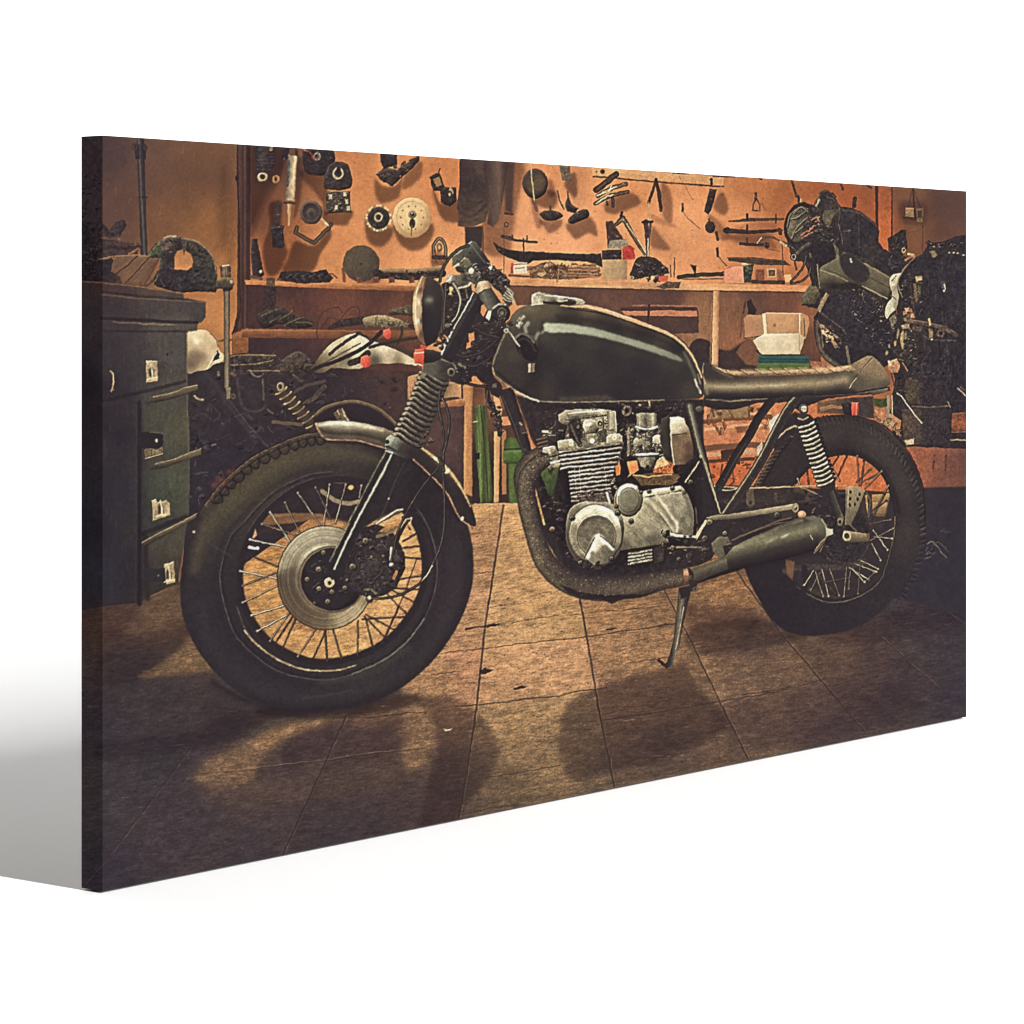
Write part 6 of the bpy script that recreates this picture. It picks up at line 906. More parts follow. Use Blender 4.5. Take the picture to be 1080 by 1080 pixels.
    P([(573, 471), (586, 470.5), (588, 478), (590, 492), (580, 496), (577, 486)], (150, 138, 112), j=.6, tex=(.3, 2., 3), bev=(40, 1.4)); E(583, 480, 3, 4, (90, 80, 66), bev=(30, 1)); L([(579, 494), (581, 499), (584, 490)], 1.0, (70, 62, 54)); E(586, 490, 5, 3.4, (176, 164, 134), bev=(40, 1.4)); L([(580, 488), (590, 486)], .7, (230, 218, 184), a=.8)
    # crankcase
    case = I('crankcase', 'brushed silver crankcase cover', mc)
    P([(645, 545), (654, 530), (660, 518), (672, 519.5), (690, 515.5), (718, 512), (724, 518), (730, 530), (732.5, 545), (731.7, 566), (720, 570), (700, 574), (680, 577), (655, 581), (648, 570)], ('f', [(660, 540, (186, 174, 142)), (672, 530, (176, 165, 136)), (680, 545, (170, 160, 130)), (690, 555, (150, 141, 116)), (668, 565, (140, 130, 106)), (700, 530, (168, 158, 130)), (715, 530, (160, 150, 124)), (725, 545, (128, 120, 100)), (712, 555, (150, 141, 117)), (720, 565, (112, 104, 86)), (690, 572, (108, 98, 80)), (660, 577, (104, 94, 77)), (698, 518, (190, 178, 148)), (717, 516, (150, 140, 115))], 5), bev=(36, 1.2), tex=[(.12, 9., 3), (.09, 3., 4, .9, 3.), (.07, 1.3, 5)])
    P([(674, 521), (692, 517), (717, 513), (718, 516.5), (692, 521.5), (676, 525)], (206, 194, 160), bev=(36, 1), j=.3, tex=(.12, 2., 3)); L([(675, 525.5), (695, 522), (718, 518)], .8, (70, 61, 53), a=.8, j=.4); L([(676, 524), (685, 528), (694, 538), (704, 551), (710, 560)], [1.4, 1.8, 2, 2, 1.8], (204, 193, 160), sm=1, f=1.6, a=(.6, 6., .4)); L([(692, 522.5), (700, 532), (708, 544), (714, 552), (714, 560)], 1.4, (224, 213, 182), sm=1, f=1.2, a=(.75, 5., .4)); L([(692, 522.5), (708, 520), (724, 519)], .9, (216, 204, 172), f=.8, a=.7); L([(694, 541), (704, 554), (709, 562)], .8, (92, 84, 68), sm=1, a=.6, f=.8); L([(676, 528), (686, 534), (696, 548)], 1, (120, 110, 90), a=.4, f=1.2)
    for x, y, r_ in [(684.5, 518, 1.8), (709, 514.5, 2.0), (665.5, 549.5, 2.2), (722, 519, 1.4)]:
        bolt(x, y, r_, (190, 176, 144))
    P([(716, 516), (724, 517), (731, 530), (733, 548), (732, 566), (727, 566), (728, 546), (724, 530)], (96, 88, 74), f=1.6, a=.6); L([(731, 526), (733.5, 545), (732.5, 566)], 1.6, (40, 35, 35), sm=1, i=0); L([(655, 582), (690, 578), (731, 569)], 1.4, (40, 34, 35), i=0)
    P([(663, 581.5), (676, 580), (686, 577.5), (687, 593), (664, 595.5)], (58, 50, 45)); [L([(663, 584 + k * 3.6), (675, 582.6 + k * 3.4), (687, 580 + k * 3.6)], 1.0, (170, 158, 130), f=.6, j=.8, tex=(.35, 2., k), a=(.8, 4., .5, k)) for k in range(4)]; P([(689, 578), (700, 574), (704, 590), (690, 594)], (66, 57, 50), f=1, tex=(.3, 2., 3))
    I('starter_cover', 'small round silver cover', mc)
    E(662.5, 527.5, 14.8, 17.4, ('r', 658, 518, 24, 30, [(0, (206, 196, 164)), (.5, (160, 150, 123)), (1, (84, 75, 62))]), bev=(30, 1.2)); E(663.5, 527, 14.8, 17.4, (56, 48, 44), hole=.93, a=.6); E(663, 527.5, 11.2, 13.2, (52, 46, 42), hole=.94, a=.7); E(663, 528, 10.8, 12.6, ('l', (655, 518), (670, 540), [(0, (150, 141, 116)), (.5, (128, 120, 98)), (1, (112, 104, 85))]), bev=(24, 1), tex=(.06, 2., 3, .6, 3.)); L([(652, 521), (656, 514), (664, 511.5), (671, 514)], 1.4, (240, 230, 198), sm=1, f=1, a=.9); bolt(648.5, 514, 2, (150, 140, 114)); bolt(676, 519, 1.6, (170, 158, 130)); clutter([(646, 505), (655, 508), (650, 516), (645, 518)], 7, 86, (90, 80, 66), (220, 206, 170), (1, 2.5), .6)
    I('alternator_cover', 'large round silver cover with a raised wedge', mc)
    P([(598, 545), (604, 534), (616, 529), (630, 527), (646, 532), (656, 545), (658, 562), (652, 585), (640, 597), (622, 599), (606, 590), (597, 570)], ('f', [(605, 545, (120, 110, 90)), (625, 532, (170, 160, 132)), (645, 540, (150, 140, 114)), (600, 570, (84, 74, 62)), (630, 596, (70, 60, 52)), (655, 565, (96, 87, 71))], 6), sm=1, tex=(.1, 3., 3), bev=(26, 1.2)); E(628, 563, 28.5, 31.5, ('f', [(612, 545, (196, 184, 152)), (625, 535, (214, 204, 172)), (640, 538, (226, 216, 186)), (650, 548, (196, 186, 156)), (604, 560, (150, 140, 113)), (606, 578, (136, 126, 102)), (652, 565, (150, 140, 115)), (648, 582, (112, 102, 84)), (625, 592, (96, 86, 70)), (638, 592, (90, 80, 66))], 4), bev=(26, 1.4), tex=[(.1, 6., 3), (.08, 1.6, 4)]); E(628, 563, 28.8, 31.8, (60, 52, 46), hole=.955, a=.55); L([(608, 549), (617, 540), (630, 536.5), (643, 540), (650, 548)], 2.6, (246, 238, 210), sm=1, f=1.8, a=(.6, 7., .5))
    E(629.3, 565.3, 20.8, 21.6, (66, 57, 50), hole=.93, a=.8); E(629.3, 565.5, 20, 20.8, ('l', (618, 548), (640, 585), [(0, (112, 102, 84)), (.5, (130, 119, 96)), (1, (104, 94, 76))]), bev=(-22, 1), tex=[(.12, 4., 3), (.1, 1.4, 3, .3, 4.)]); E(629.3, 565.3, 20.4, 21.2, (196, 184, 152), hole=.955, a=.35); L([(612, 580), (620, 588), (632, 591)], 1, (190, 176, 140), sm=1, f=1, a=.6)
    P([(619, 590), (628, 565), (632, 563), (648, 578), (641, 594), (628, 597)], ('l', (622, 570), (645, 592), [(0, (190, 178, 147)), (.3, (156, 145, 118)), (.7, (122, 112, 91)), (1, (82, 73, 61))]), f=1.0, tex=[(.12, 3., 3), (.08, 1.4, 4)]); L([(619.5, 587.5), (624, 577), (630, 565.5), (638, 571), (646.5, 579.5)], [1.8, 2.2, 2.6, 1.8, 1.2], (246, 236, 210), sm=1, f=1.5, a=(.85, 5., .3)); P([(624, 577), (629.5, 567), (632.5, 566), (639, 572), (634, 576), (628, 582)], (240, 230, 204), sm=1, f=2, a=.8); L([(617, 588), (627, 567)], .8, (72, 62, 53), f=.8, a=.7); L([(633, 565), (648, 577)], .7, (80, 70, 58), f=.8, a=.7)
    for x, y, r_ in [(603.5, 546, 2.4), (651, 541, 2.4), (612, 593, 2.2), (645, 589, 2.2), (650, 534, 1.6)]:
        bolt(x, y, r_, (170, 158, 130))
    clutter([(612, 590), (640, 596), (640, 602), (616, 600)], 16, 87, (58, 50, 45), (150, 138, 112), (1.4, 4), .4); P([(610, 527), (616, 522), (645, 520), (648, 528), (630, 530)], (104, 90, 74), f=1, tex=(.3, 3., 3), j=.6); clutter([(610, 522), (648, 518), (650, 526), (612, 530)], 16, 88, (84, 70, 60), (210, 194, 160), (1.2, 3.6), .5); L([(640, 520), (643, 530)], 1.2, (196, 184, 152))
    use(mc)
    # foot controls
    P([(741, 560), (744, 546), (752, 543), (800, 538), (836, 531.5), (842, 534), (843, 540), (838, 546), (815, 552), (790, 562), (772, 572), (760, 574), (750, 590), (740, 595), (700, 598), (700, 580), (734, 570)], ('f', [(790, 550, (44, 38, 37)), (760, 560, (46, 40, 38)), (720, 590, (44, 38, 38)), (830, 538, (60, 53, 46))], 8), tex=(.15, 3., 3)); P([(744, 546), (752, 543.5), (770, 542), (800, 537.5), (836, 531.5), (841, 533), (838, 537), (805, 542.5), (775, 547.5), (751, 548.5)], ('l', (790, 536), (791, 546), [(0, (190, 174, 140)), (.5, (150, 136, 108)), (1, (74, 65, 55))]), j=.4, tex=(.12, 3., 3)); E(839, 535.5, 3.6, 5, (150, 134, 104), hole=.5, tex=(.2, 2., 3)); L([(772, 570), (800, 558), (822, 549), (834, 546)], 1.6, (84, 66, 56), j=.4, prof=[(-1, (50, 43, 40)), (0, (110, 88, 72)), (1, (40, 35, 35))]); L([(778, 566), (820, 552), (835, 550)], .6, (120, 96, 76), a=.7)
    bolt(748.3, 551, 3.6, (176, 158, 124)); bolt(819.6, 543.5, 3.6, (130, 122, 104)); E(845.8, 542.8, 4.4, 4, (206, 142, 108), bev=(46, 1.6)); E(845, 542, 1.6, 1.4, (250, 204, 168), f=.9, a=.8); P([(750, 573), (758, 566), (767, 566), (772, 575), (768, 586), (760, 590), (752, 582)], (104, 95, 78), bev=(40, 1.6), j=.4, tex=(.15, 2., 3)); P([(762, 576), (772, 574), (774, 582), (766, 590)], (46, 40, 38), f=.8); bolt(764.5, 562.5, 2.6, (206, 190, 154)); L([(766, 572), (772, 572)], .6, (70, 62, 54))
    L([(702, 562), (714, 565), (734, 566)], 1.3, (206, 186, 150), j=.5); L([(744, 550), (738, 560), (730, 576)], 1.6, (196, 182, 150), j=.6, f=.6); L([(700, 578), (720, 577), (742, 577)], 1.2, (120, 106, 84), j=.5); P([(704, 566), (734, 568), (740, 576), (706, 576)], (40, 35, 35), f=.8, a=.9)
    for x, y, r_ in [(702.5, 563.5, 3), (701, 575, 3.6), (709, 578, 3.0), (742.5, 580, 2.8), (727, 586.5, 3.6), (743.5, 568, 3.4), (716, 590, 2.4)]:
        bolt(x, y, r_, (140, 122, 96))
    clutter([(698, 560), (745, 566), (748, 592), (700, 596)], 34, 89, (50, 43, 40), (190, 170, 134), (1.4, 4), .5)
    # side plate and seat tube
    P([(714, 506), (730, 490), (742, 480), (750, 505), (759.5, 540), (745, 545), (733, 560), (732.5, 540), (726, 522)], (42, 37, 37), tex=(.12, 4., 3), f=.8); L([(737, 487), (730, 498), (723, 508)], .9, (150, 134, 104), j=.4); bolt(728.4, 509, 3, (130, 116, 92)); L([(734, 536), (735, 552)], .8, (104, 92, 74), a=.7)
    L([(727.5, 428), (733, 450), (739, 475), (743, 486), (751, 514), (759.5, 540)], [6, 5.4, 5, 3.8, 2, 1.4], (60, 54, 48), prof=[(-1, (40, 35, 35)), (-.6, (50, 45, 42)), (-.1, (110, 104, 86)), (.25, (150, 142, 118)), (.5, (72, 66, 56)), (1, (36, 32, 33))], tex=(.08, 3., 3)); L([(744, 488), (752, 515), (760, 541)], .7, (176, 160, 126), f=.5, a=.9); E(737.5, 431.5, 4, 3, (92, 84, 72), bev=(30, 1.4)); E(739, 481, 1.6, 2, (170, 158, 130), a=.8)


def paint_exhaust(mc):
    I('muffler', 'dull olive muffler', mc)
    P([(731, 602), (742, 598), (764, 588), (773, 577), (790, 568), (808.5, 560.5), (842, 546), (856.7, 544), (866, 546.5), (872.5, 556), (871, 568), (866, 578), (843.7, 585), (819.6, 591), (793.7, 597), (770, 604), (735, 615), (728, 613)], ('l', (800, 562), (808, 594), [(0, (64, 59, 49)), (.1, (104, 98, 78)), (.28, (134, 127, 100)), (.42, (104, 98, 78)), (.62, (70, 64, 54)), (.85, (48, 43, 41)), (1, (40, 35, 36))]), sm=0, bev=(12, 2), tex=[(.07, 3., 3), (.08, 8., 5, -.4, 3.)], f=.8)
    P([(848, 546), (858, 543.8), (867, 547), (872.5, 556), (871, 568), (866, 579), (861, 582), (864, 566), (861, 553)], ('l', (856, 545), (868, 580), [(0, (124, 118, 96)), (.5, (96, 91, 76)), (1, (62, 56, 49))]), f=1.2, a=.8); L([(867, 548), (872, 557), (871, 567), (865, 577), (859, 583)], .7, (166, 152, 118), sm=1, f=.6, a=.85); P([(871, 557), (878, 558), (879, 563), (872, 566)], (190, 184, 160), j=.6, f=.7); L([(860, 580), (866, 572), (870, 568)], .8, (226, 208, 164), a=.8, j=.5); L([(868, 576), (865, 582)], .6, (196, 176, 136), a=.7); L([(855, 565), (857, 569)], .6, (236, 220, 180)); E(828, 565, 4, 1.2, (214, 208, 180), -.45, f=1.2, a=.7); E(812, 571, 5, 1.4, (176, 168, 136), -.45, f=1.6, a=.6)
    P([(730, 600), (745, 595), (766, 588), (768, 600), (735, 614), (728, 613)], ('l', (745, 594), (752, 612), [(0, (84, 78, 64)), (.25, (130, 122, 97)), (.55, (88, 82, 67)), (1, (44, 39, 38))]), f=.9, tex=(.1, 3., 3))
    L([(774, 580), (800, 567), (826, 555), (845, 549)], 1.6, (150, 138, 110), sm=1, f=2, a=(.6, 5., .5))
    I('exhaust_pipe', 'fabric wrapped exhaust header pipe', mc)
    pr = [(-1, (44, 37, 36)), (-.7, (62, 52, 47)), (-.3, (84, 72, 60)), (.15, (106, 92, 74)), (.55, (112, 98, 79)), (.85, (80, 69, 57)), (1, (50, 43, 40))]
    prr = pr
    L([(566, 476), (556, 484), (549, 494), (546.5, 506), (548, 520)], [4, 5.4, 5.6, 5, 4], (96, 82, 66), sm=1, prof=[(-1, (60, 50, 45)), (-.3, (106, 91, 74)), (1, (52, 45, 41))], tex=[(.25, 2., 5), (.2, 1., 3)]); [L([(566 + k, 464 + k * 4), (576 + k, 461 + k * 4)], 1.6, (96, 74, 62), prof=[(-1, (50, 41, 38)), (0, (120, 94, 78)), (1, (50, 41, 38))], j=.6) for k in range(4)]
    path = [(579, 484.5), (572, 487), (564, 493), (557.5, 502), (555, 516), (557, 536), (562, 556), (568, 576), (575, 592), (588, 606), (606, 616), (626, 620), (648, 620), (672, 617), (700, 611), (722, 607.5)]
    w_ = [6.6, 7.6, 9, 9.8, 10, 10, 10, 10.4, 11.2, 12.2, 13, 13.4, 13.2, 12.4, 10.6, 9.6]
    L(path, w_, (100, 88, 72), sm=1, prof=prr, tex=[(.22, 1.3, 5), (.14, 4., 6), (.12, 10., 8)], f=.9)
    q = spl(path, False, 6); n_ = len(q)
    for k in range(2, n_ - 1, 2):
        dx, dy = q[k + 1] - q[k - 1]; ln = math.hypot(dx, dy); nx, ny = -dy / ln, dx / ln; ww = np.interp(k / n_, np.linspace(0, 1, len(w_)), w_)
        a0, a1 = q[k] + np.array([nx, ny]) * ww * .9, q[k] - np.array([nx, ny]) * ww * .9 + np.array([dx, dy]) / ln * 4
        L([a0, (a0 + a1) / 2 + np.array([dx, dy]) / ln * 2, a1], .5, (48, 41, 38), f=1.1, a=(.2, 4., .4, k), i=0, j=1.2)
    P([(590, 616), (600, 626), (616, 632), (632, 632), (645, 637), (656, 632), (676, 630), (692, 625), (676, 627), (640, 628), (610, 624)], (48, 41, 40), f=.9, j=1); sh([(572, 594), (600, 622), (650, 632), (715, 618), (716, 612), (650, 624), (606, 614)], .72, 4)
    r = np.random.RandomState(4)
    for k in range(420):
        t = r.randint(0, n_ - 1); x, y = q[t]; ww = np.interp(t / n_, np.linspace(0, 1, len(w_)), w_)
        x += r.uniform(-.7, .7) * ww; y += r.uniform(-.8, .6) * ww
        E(x, y, r.uniform(.4, .9), r.uniform(.3, .7), (170, 154, 124) if r.rand() < .5 else (50, 42, 38), f=.5, a=r.uniform(.2, .6), i=0)
    use(HEAD[0]); P([(573, 472), (584, 470), (589, 478), (590, 491), (583, 496), (580, 499), (578, 493), (582, 486), (578, 478), (572, 477)], ('f', [(577, 474, (190, 178, 148)), (585, 480, (112, 102, 84)), (587, 489, (176, 164, 136)), (580, 494, (96, 86, 71))], 3), j=.7, tex=[(.25, 3., 3), (.15, 1.4, 4)], bev=(40, 1.2)); L([(573, 473), (583, 471)], .7, (232, 220, 188)); L([(581, 488), (590, 486)], .8, (236, 224, 192)); L([(580, 482), (588, 480)], .8, (60, 52, 47)); L([(579, 496), (580.5, 500), (583, 494)], .9, (66, 58, 51))
    sh([(728, 604), (780, 588), (850, 566), (870, 566), (866, 582), (800, 598), (735, 618)], .8, 3)
    I('pipe_clamp', 'copper coloured pipe clamp', mc)
    P([(720.5, 600), (725, 599), (726.5, 607), (725, 617), (721, 618), (721.5, 609)], ('l', (720, 600), (726, 616), [(0, (110, 84, 66)), (.3, (222, 170, 132)), (.5, (150, 100, 76)), (1, (70, 54, 47))]), f=.7, tex=(.2, 2., 3)); P([(727, 612), (736, 612), (734, 622), (728, 624)], (48, 42, 40), f=.7); E(733.5, 621.5, 3, 2.6, (96, 86, 70), hole=.55)
    I('side_stand', 'dark side stand resting on the floor', mc)
    P([(716, 620), (727, 620), (727, 630), (722, 652), (718, 672), (716, 684), (713, 690), (708.5, 703), (704, 704.5), (701, 702), (706, 692), (710, 676), (713, 650)], ('l', (706, 660), (724, 662), [(0, (44, 38, 36)), (.3, (60, 53, 47)), (.55, (128, 118, 98)), (.75, (66, 58, 52)), (1, (42, 36, 35))]), j=.5, tex=(.15, 3., 3)); L([(703, 703), (699, 700), (695, 697)], 1.8, (48, 41, 39), j=.4); L([(697, 696), (700, 697)], .5, (170, 146, 110)); L([(721, 640), (717, 664), (713, 684)], .5, (190, 172, 138), a=.8, j=.4); P([(716, 620), (728, 618), (728, 628), (718, 632)], (42, 36, 35), f=.8)


def paint_seat(mc):
    I('seat', 'dark leather seat with a ribbed tan top', mc)
    P([(737.8, 384), (743, 382.5), (749, 384), (760, 388.5), (771, 392), (790, 392.5), (809, 392), (853, 390), (876, 388.5), (889, 387.5), (899, 383.5), (909, 378), (915, 375.5), (920, 375.5), (925, 379), (932, 388), (938.5, 400), (939, 405), (935, 408.5), (920, 412), (900, 414.5), (875.6, 416.7), (831, 418), (786.7, 419.5), (745, 420.5), (740, 414), (743, 400)],
      ('f', [(760, 400, (68, 57, 50)), (800, 402, (82, 69, 57)), (850, 402, (92, 78, 63)), (760, 416, (44, 39, 38)), (800, 416, (44, 39, 38)), (850, 414, (46, 41, 39)), (885, 412, (50, 45, 42)), (890, 396, (90, 80, 66)), (910, 384, (158, 132, 100)), (918, 390, (138, 118, 92)), (930, 398, (146, 126, 97)), (932, 406, (74, 66, 56)), (908, 404, (88, 79, 65))], 7), sm=0, bev=(14, 1.2), tex=[(.07, 3., 3), (.06, 9., 4), (.05, 1.2, 6)], f=.7)
    L([(746, 407), (765, 408), (800, 407), (840, 405.5), (870, 403.5), (892, 400)], [3.8, 4, 4, 4, 4, 3], (178, 158, 122), sm=1, f=4.6, a=.95); L([(756, 408), (790, 407.5), (830, 406)], .9, (214, 202, 168), sm=1, f=2, a=.5, j=.5); L([(745, 417), (790, 417.5), (850, 415.5), (900, 412.5)], 2, (38, 33, 33), sm=1, f=2, a=.7); L([(743, 400), (744.5, 408), (746, 415)], 1.6, (150, 138, 112), sm=1, f=1.6, a=.7); P([(740, 384), (749, 384), (760, 389), (764, 398), (750, 400), (743, 398)], (58, 51, 45), sm=1, f=2.5, a=.8); L([(752, 388), (760, 393), (772, 398)], .8, (150, 134, 104), sm=1, f=1.4, a=.6)
    P([(752, 386), (762, 389), (772, 391.5), (800, 391.5), (850, 389.5), (880, 387.5), (893, 385.5), (898, 386), (888, 391.5), (872, 394), (840, 395.5), (800, 397), (778, 397), (764, 393)], ('l', (0, 387), (0, 397), [(0, (222, 180, 134)), (.5, (186, 148, 109)), (1, (110, 88, 68))]), tex=(.12, 2.5, 3), f=.8)
    for k in range(9):
        x = 766 + k * 15; y = 392.8 - k * .45 + (.6 if k < 1 else 0)
        L([(x, y - 2.8), (x + 4, y - .6), (x + 8, y + 2.6), (x + 13, y + 3.2)], .8, (84, 66, 53), sm=1, f=.9, a=.85, j=.4); P([(x + 2, y - 2.8), (x + 12, y - 3), (x + 16, y + .4), (x + 9, y + 1.2)], (222, 184, 140), sm=1, f=1.4, a=.55, tex=(.15, 2., k)); L([(x + 1, y - 2.6), (x + 6, y + .4), (x + 9, y + 2)], .5, (236, 202, 158), sm=1, f=.6, a=.7, j=.4)
    L([(740, 384), (738, 392), (741, 402), (740, 418)], 1.2, (52, 45, 41), sm=1); L([(742, 383.5), (741, 395), (743.5, 405)], .7, (196, 170, 132), sm=1, a=.7); L([(896, 410), (901, 402), (905, 394), (920, 377)], .5, (60, 52, 45), sm=1, a=.8); L([(896, 409), (899, 404), (903, 399)], .6, (230, 206, 164), f=.5, a=.8); L([(905, 393), (914, 385), (921, 378)], .5, (176, 154, 120), a=.5); L([(860, 396), (860, 414)], .7, (120, 108, 86), f=1.2, a=.4); L([(745, 420), (790, 419.5), (850, 417.5), (900, 414.5), (936, 408.5)], .8, (36, 32, 33), f=.7)


def paint_tank(mc):
    I('fuel_tank', 'glossy black fuel tank', mc)
    P([(539, 333.5), (544.7, 327), (552, 323), (560, 321), (586, 321), (606, 321), (621, 322), (636, 326), (649, 331), (664, 335), (686, 343), (700, 347), (712, 353), (722, 361), (732, 374), (738, 386), (741.5, 396), (741, 408), (740, 418), (737, 420.5), (720, 421.5), (702, 422), (649, 423), (600, 424), (585, 424), (568, 423), (549, 415), (531, 403), (522, 396), (519, 386), (521.5, 375), (527, 361), (533, 347)],
      ('f', [(545, 332, (110, 98, 78)), (560, 326, (122, 107, 82)), (580, 327, (92, 80, 62)), (620, 328, (100, 84, 64)), (660, 339, (82, 70, 56)), (700, 354, (74, 66, 54)), (725, 372, (72, 66, 55)), (560, 334, (84, 76, 60)), (600, 334, (64, 58, 47)), (640, 338, (62, 56, 46)), (680, 350, (52, 48, 42)), (600, 340, (50, 47, 41)), (650, 347, (46, 44, 40)), (715, 366, (46, 43, 39)),
             (600, 362, (47, 44, 40)), (580, 380, (42, 38, 37)), (640, 370, (42, 38, 38)), (680, 385, (41, 37, 37)), (720, 395, (46, 42, 39)), (730, 408, (62, 56, 48)), (600, 405, (40, 36, 36)), (660, 410, (41, 36, 36)), (700, 415, (44, 39, 37)), (600, 421, (46, 41, 39)), (570, 415, (58, 52, 44)), (545, 400, (62, 57, 48)), (535, 390, (66, 60, 50)), (530, 370, (72, 66, 54)), (540, 375, (80, 74, 60)), (548, 395, (62, 58, 50)), (560, 405, (50, 46, 42)), (540, 350, (88, 80, 66)), (570, 350, (72, 67, 57)), (556, 340, (78, 70, 58)), (585, 350, (58, 54, 47)), (568, 370, (50, 46, 42)), (566, 390, (46, 42, 40))], 4.5), tex=[(.05, 6., 3), (.06, 1.4, 4)], f=.7)
    P([(572.5, 342), (576, 340.5), (600, 341.5), (625, 345.5), (648, 352), (672, 359), (690, 365), (706, 371), (716, 376), (720, 380), (717, 381), (705, 377.5), (690, 372), (672, 366.5), (652, 360.5), (630, 355), (604, 351), (580, 351), (574, 349)], ('l', (574, 345), (720, 378), [(0, (192, 194, 168)), (.25, (172, 175, 150)), (.55, (152, 154, 132)), (.8, (148, 148, 124)), (1, (128, 128, 106))]), f=1.2, tex=(.07, 4., 3, .25, 5.)); P([(574, 350), (604, 352), (650, 361), (690, 374), (716, 384), (716, 392), (690, 384), (650, 372), (604, 362), (576, 360)], (92, 90, 76), f=6, a=.16)
    P([(586, 332), (620, 334), (660, 343), (700, 356), (722, 370), (730, 382), (722, 376), (700, 362), (660, 350), (620, 341), (590, 338)], (34, 31, 29), f=3, a=.55)
    L([(592, 322), (606, 322.5), (621, 323.5), (640, 328.5), (664, 336.5), (686, 344.5), (704, 351.5), (718, 361), (729, 374), (736, 388), (740, 398)], [1, 1.6, 2, 2.2, 2, 1.8, 1.6, 1.3, 1.2, 1, .8], (220, 170, 128), sm=1, f=.7, tex=(.14, 3., 3)); L([(600, 325.5), (640, 332), (686, 348), (712, 360), (726, 376)], .6, (40, 34, 32), sm=1, f=.6, a=.8); L([(615, 322), (645, 329), (665, 336)], .5, (250, 214, 174), f=.5, a=.8)
    L([(722, 372), (730, 390), (735, 404)], 1.3, (120, 114, 94), sm=1, f=1.6, a=.7); L([(733, 401), (736, 408), (739, 414)], 1.0, (226, 220, 190), f=.9, a=.9, j=.4); L([(736, 395), (739, 405)], .8, (170, 140, 108), f=.8, a=.8)
    L([(519.5, 388), (522, 396), (531, 403), (541, 410), (552, 417), (566, 422), (585, 424), (640, 423.5), (700, 422)], .8, (150, 138, 110), sm=1, f=.6, a=.8, tex=(.3, 4., 3)); L([(545, 413), (555, 418), (568, 423)], .9, (226, 210, 174), sm=1, f=.6, j=.4); L([(520, 384), (523, 374), (529, 360), (535, 347)], 1.0, (140, 126, 100), sm=1, f=.8, a=.9); L([(524, 392), (540, 405), (560, 418)], 1.2, (36, 32, 32), sm=1, f=1, a=.7); P([(590, 419), (640, 417), (650, 422), (590, 423.5)], (96, 84, 68), f=2, a=.55, tex=(.4, 3., 4))
    L([(547, 338), (552, 334)], 2.2, (150, 144, 122), f=1, j=.6, tex=(.5, 2., 3)); P([(544, 343), (549, 338), (552, 341), (547, 347)], (176, 170, 146), j=.8, f=.7, tex=(.5, 1.6, 3)); L([(555, 350), (554, 345), (557, 341)], 2, (170, 172, 150), sm=1, f=1.2, a=.9); L([(565, 357), (567, 352), (572, 350)], 1.6, (176, 176, 152), sm=1, f=1.2, a=.8); L([(560, 354), (564, 358), (566, 366)], 1.2, (120, 114, 94), f=1, a=.7, sm=1); L([(572, 340), (570, 350)], 1.5, (50, 47, 42), f=1.4, a=.6)
    E(556, 366.5, 10.5, 15.5, (40, 35, 34), -.5, f=1, tex=(.1, 3., 3)); L([(541, 355), (545, 361), (548, 365)], .8, (214, 204, 174)); L([(544, 356), (550, 352), (558, 355), (563, 361)], 1.2, (140, 132, 108), sm=1, f=.8); L([(547, 359), (553, 357), (560, 362), (564, 370)], 1, (76, 70, 60), sm=1, f=.9); L([(548, 370), (552, 379), (560, 383)], .8, (70, 63, 54), sm=1, f=.8)
    P([(556.8, 384), (560, 383.5), (560, 392.5), (557, 393)], (214, 208, 182)); P([(560.3, 383.5), (564, 383), (563.8, 392.3), (560.3, 392.5)], (150, 132, 100)); L([(556.5, 394), (564, 393)], .5, (58, 50, 44))
    r = np.random.RandomState(9)
    for k in range(300):
        x = r.uniform(525, 735); y = r.uniform(340, 420)
        E(x, y, .4, .4, (130, 120, 98), f=.45, a=r.uniform(.1, .4), i=0) if (x < 570 or r.rand() < .35) and inside([(525, 370), (545, 335), (600, 340), (690, 365), (735, 400), (735, 418), (590, 421), (535, 403)], x, y) else None
    sh([(519, 388), (524, 372), (536, 348), (560, 345), (572, 360), (572, 400), (566, 420), (540, 408)], .84, 6)
    I('fuel_cap', 'chrome hinged fuel cap', mc)
    P([(561, 311), (565, 309), (569, 308.3), (575, 309.5), (590, 312), (606, 313.5), (614, 316), (617.5, 319), (616, 321.5), (600, 322.5), (580, 321), (570, 321.5), (561, 321.5), (560, 316)], ('f', [(565, 314, (196, 188, 160)), (574, 317, (150, 142, 118)), (590, 315, (176, 166, 138)), (600, 319, (66, 58, 50)), (585, 320, (70, 62, 53)), (612, 318, (190, 178, 148)), (566, 320, (206, 196, 166))], 2.4), j=.4, tex=(.2, 2., 3), bev=(50, 1)); L([(575, 311.5), (592, 313), (608, 315.5)], .7, (240, 230, 200)); L([(574, 319), (590, 320), (606, 319.5)], 1.4, (48, 42, 40), j=.6); L([(561, 321.5), (572, 320)], .8, (226, 214, 184)); P([(564, 308.8), (570, 307.8), (571, 311.5), (565, 312)], (170, 162, 138), bev=(40, .8)); L([(588, 317.5), (598, 317)], .8, (190, 178, 150), j=.5); L([(562, 318), (562, 312)], .6, (240, 232, 206))


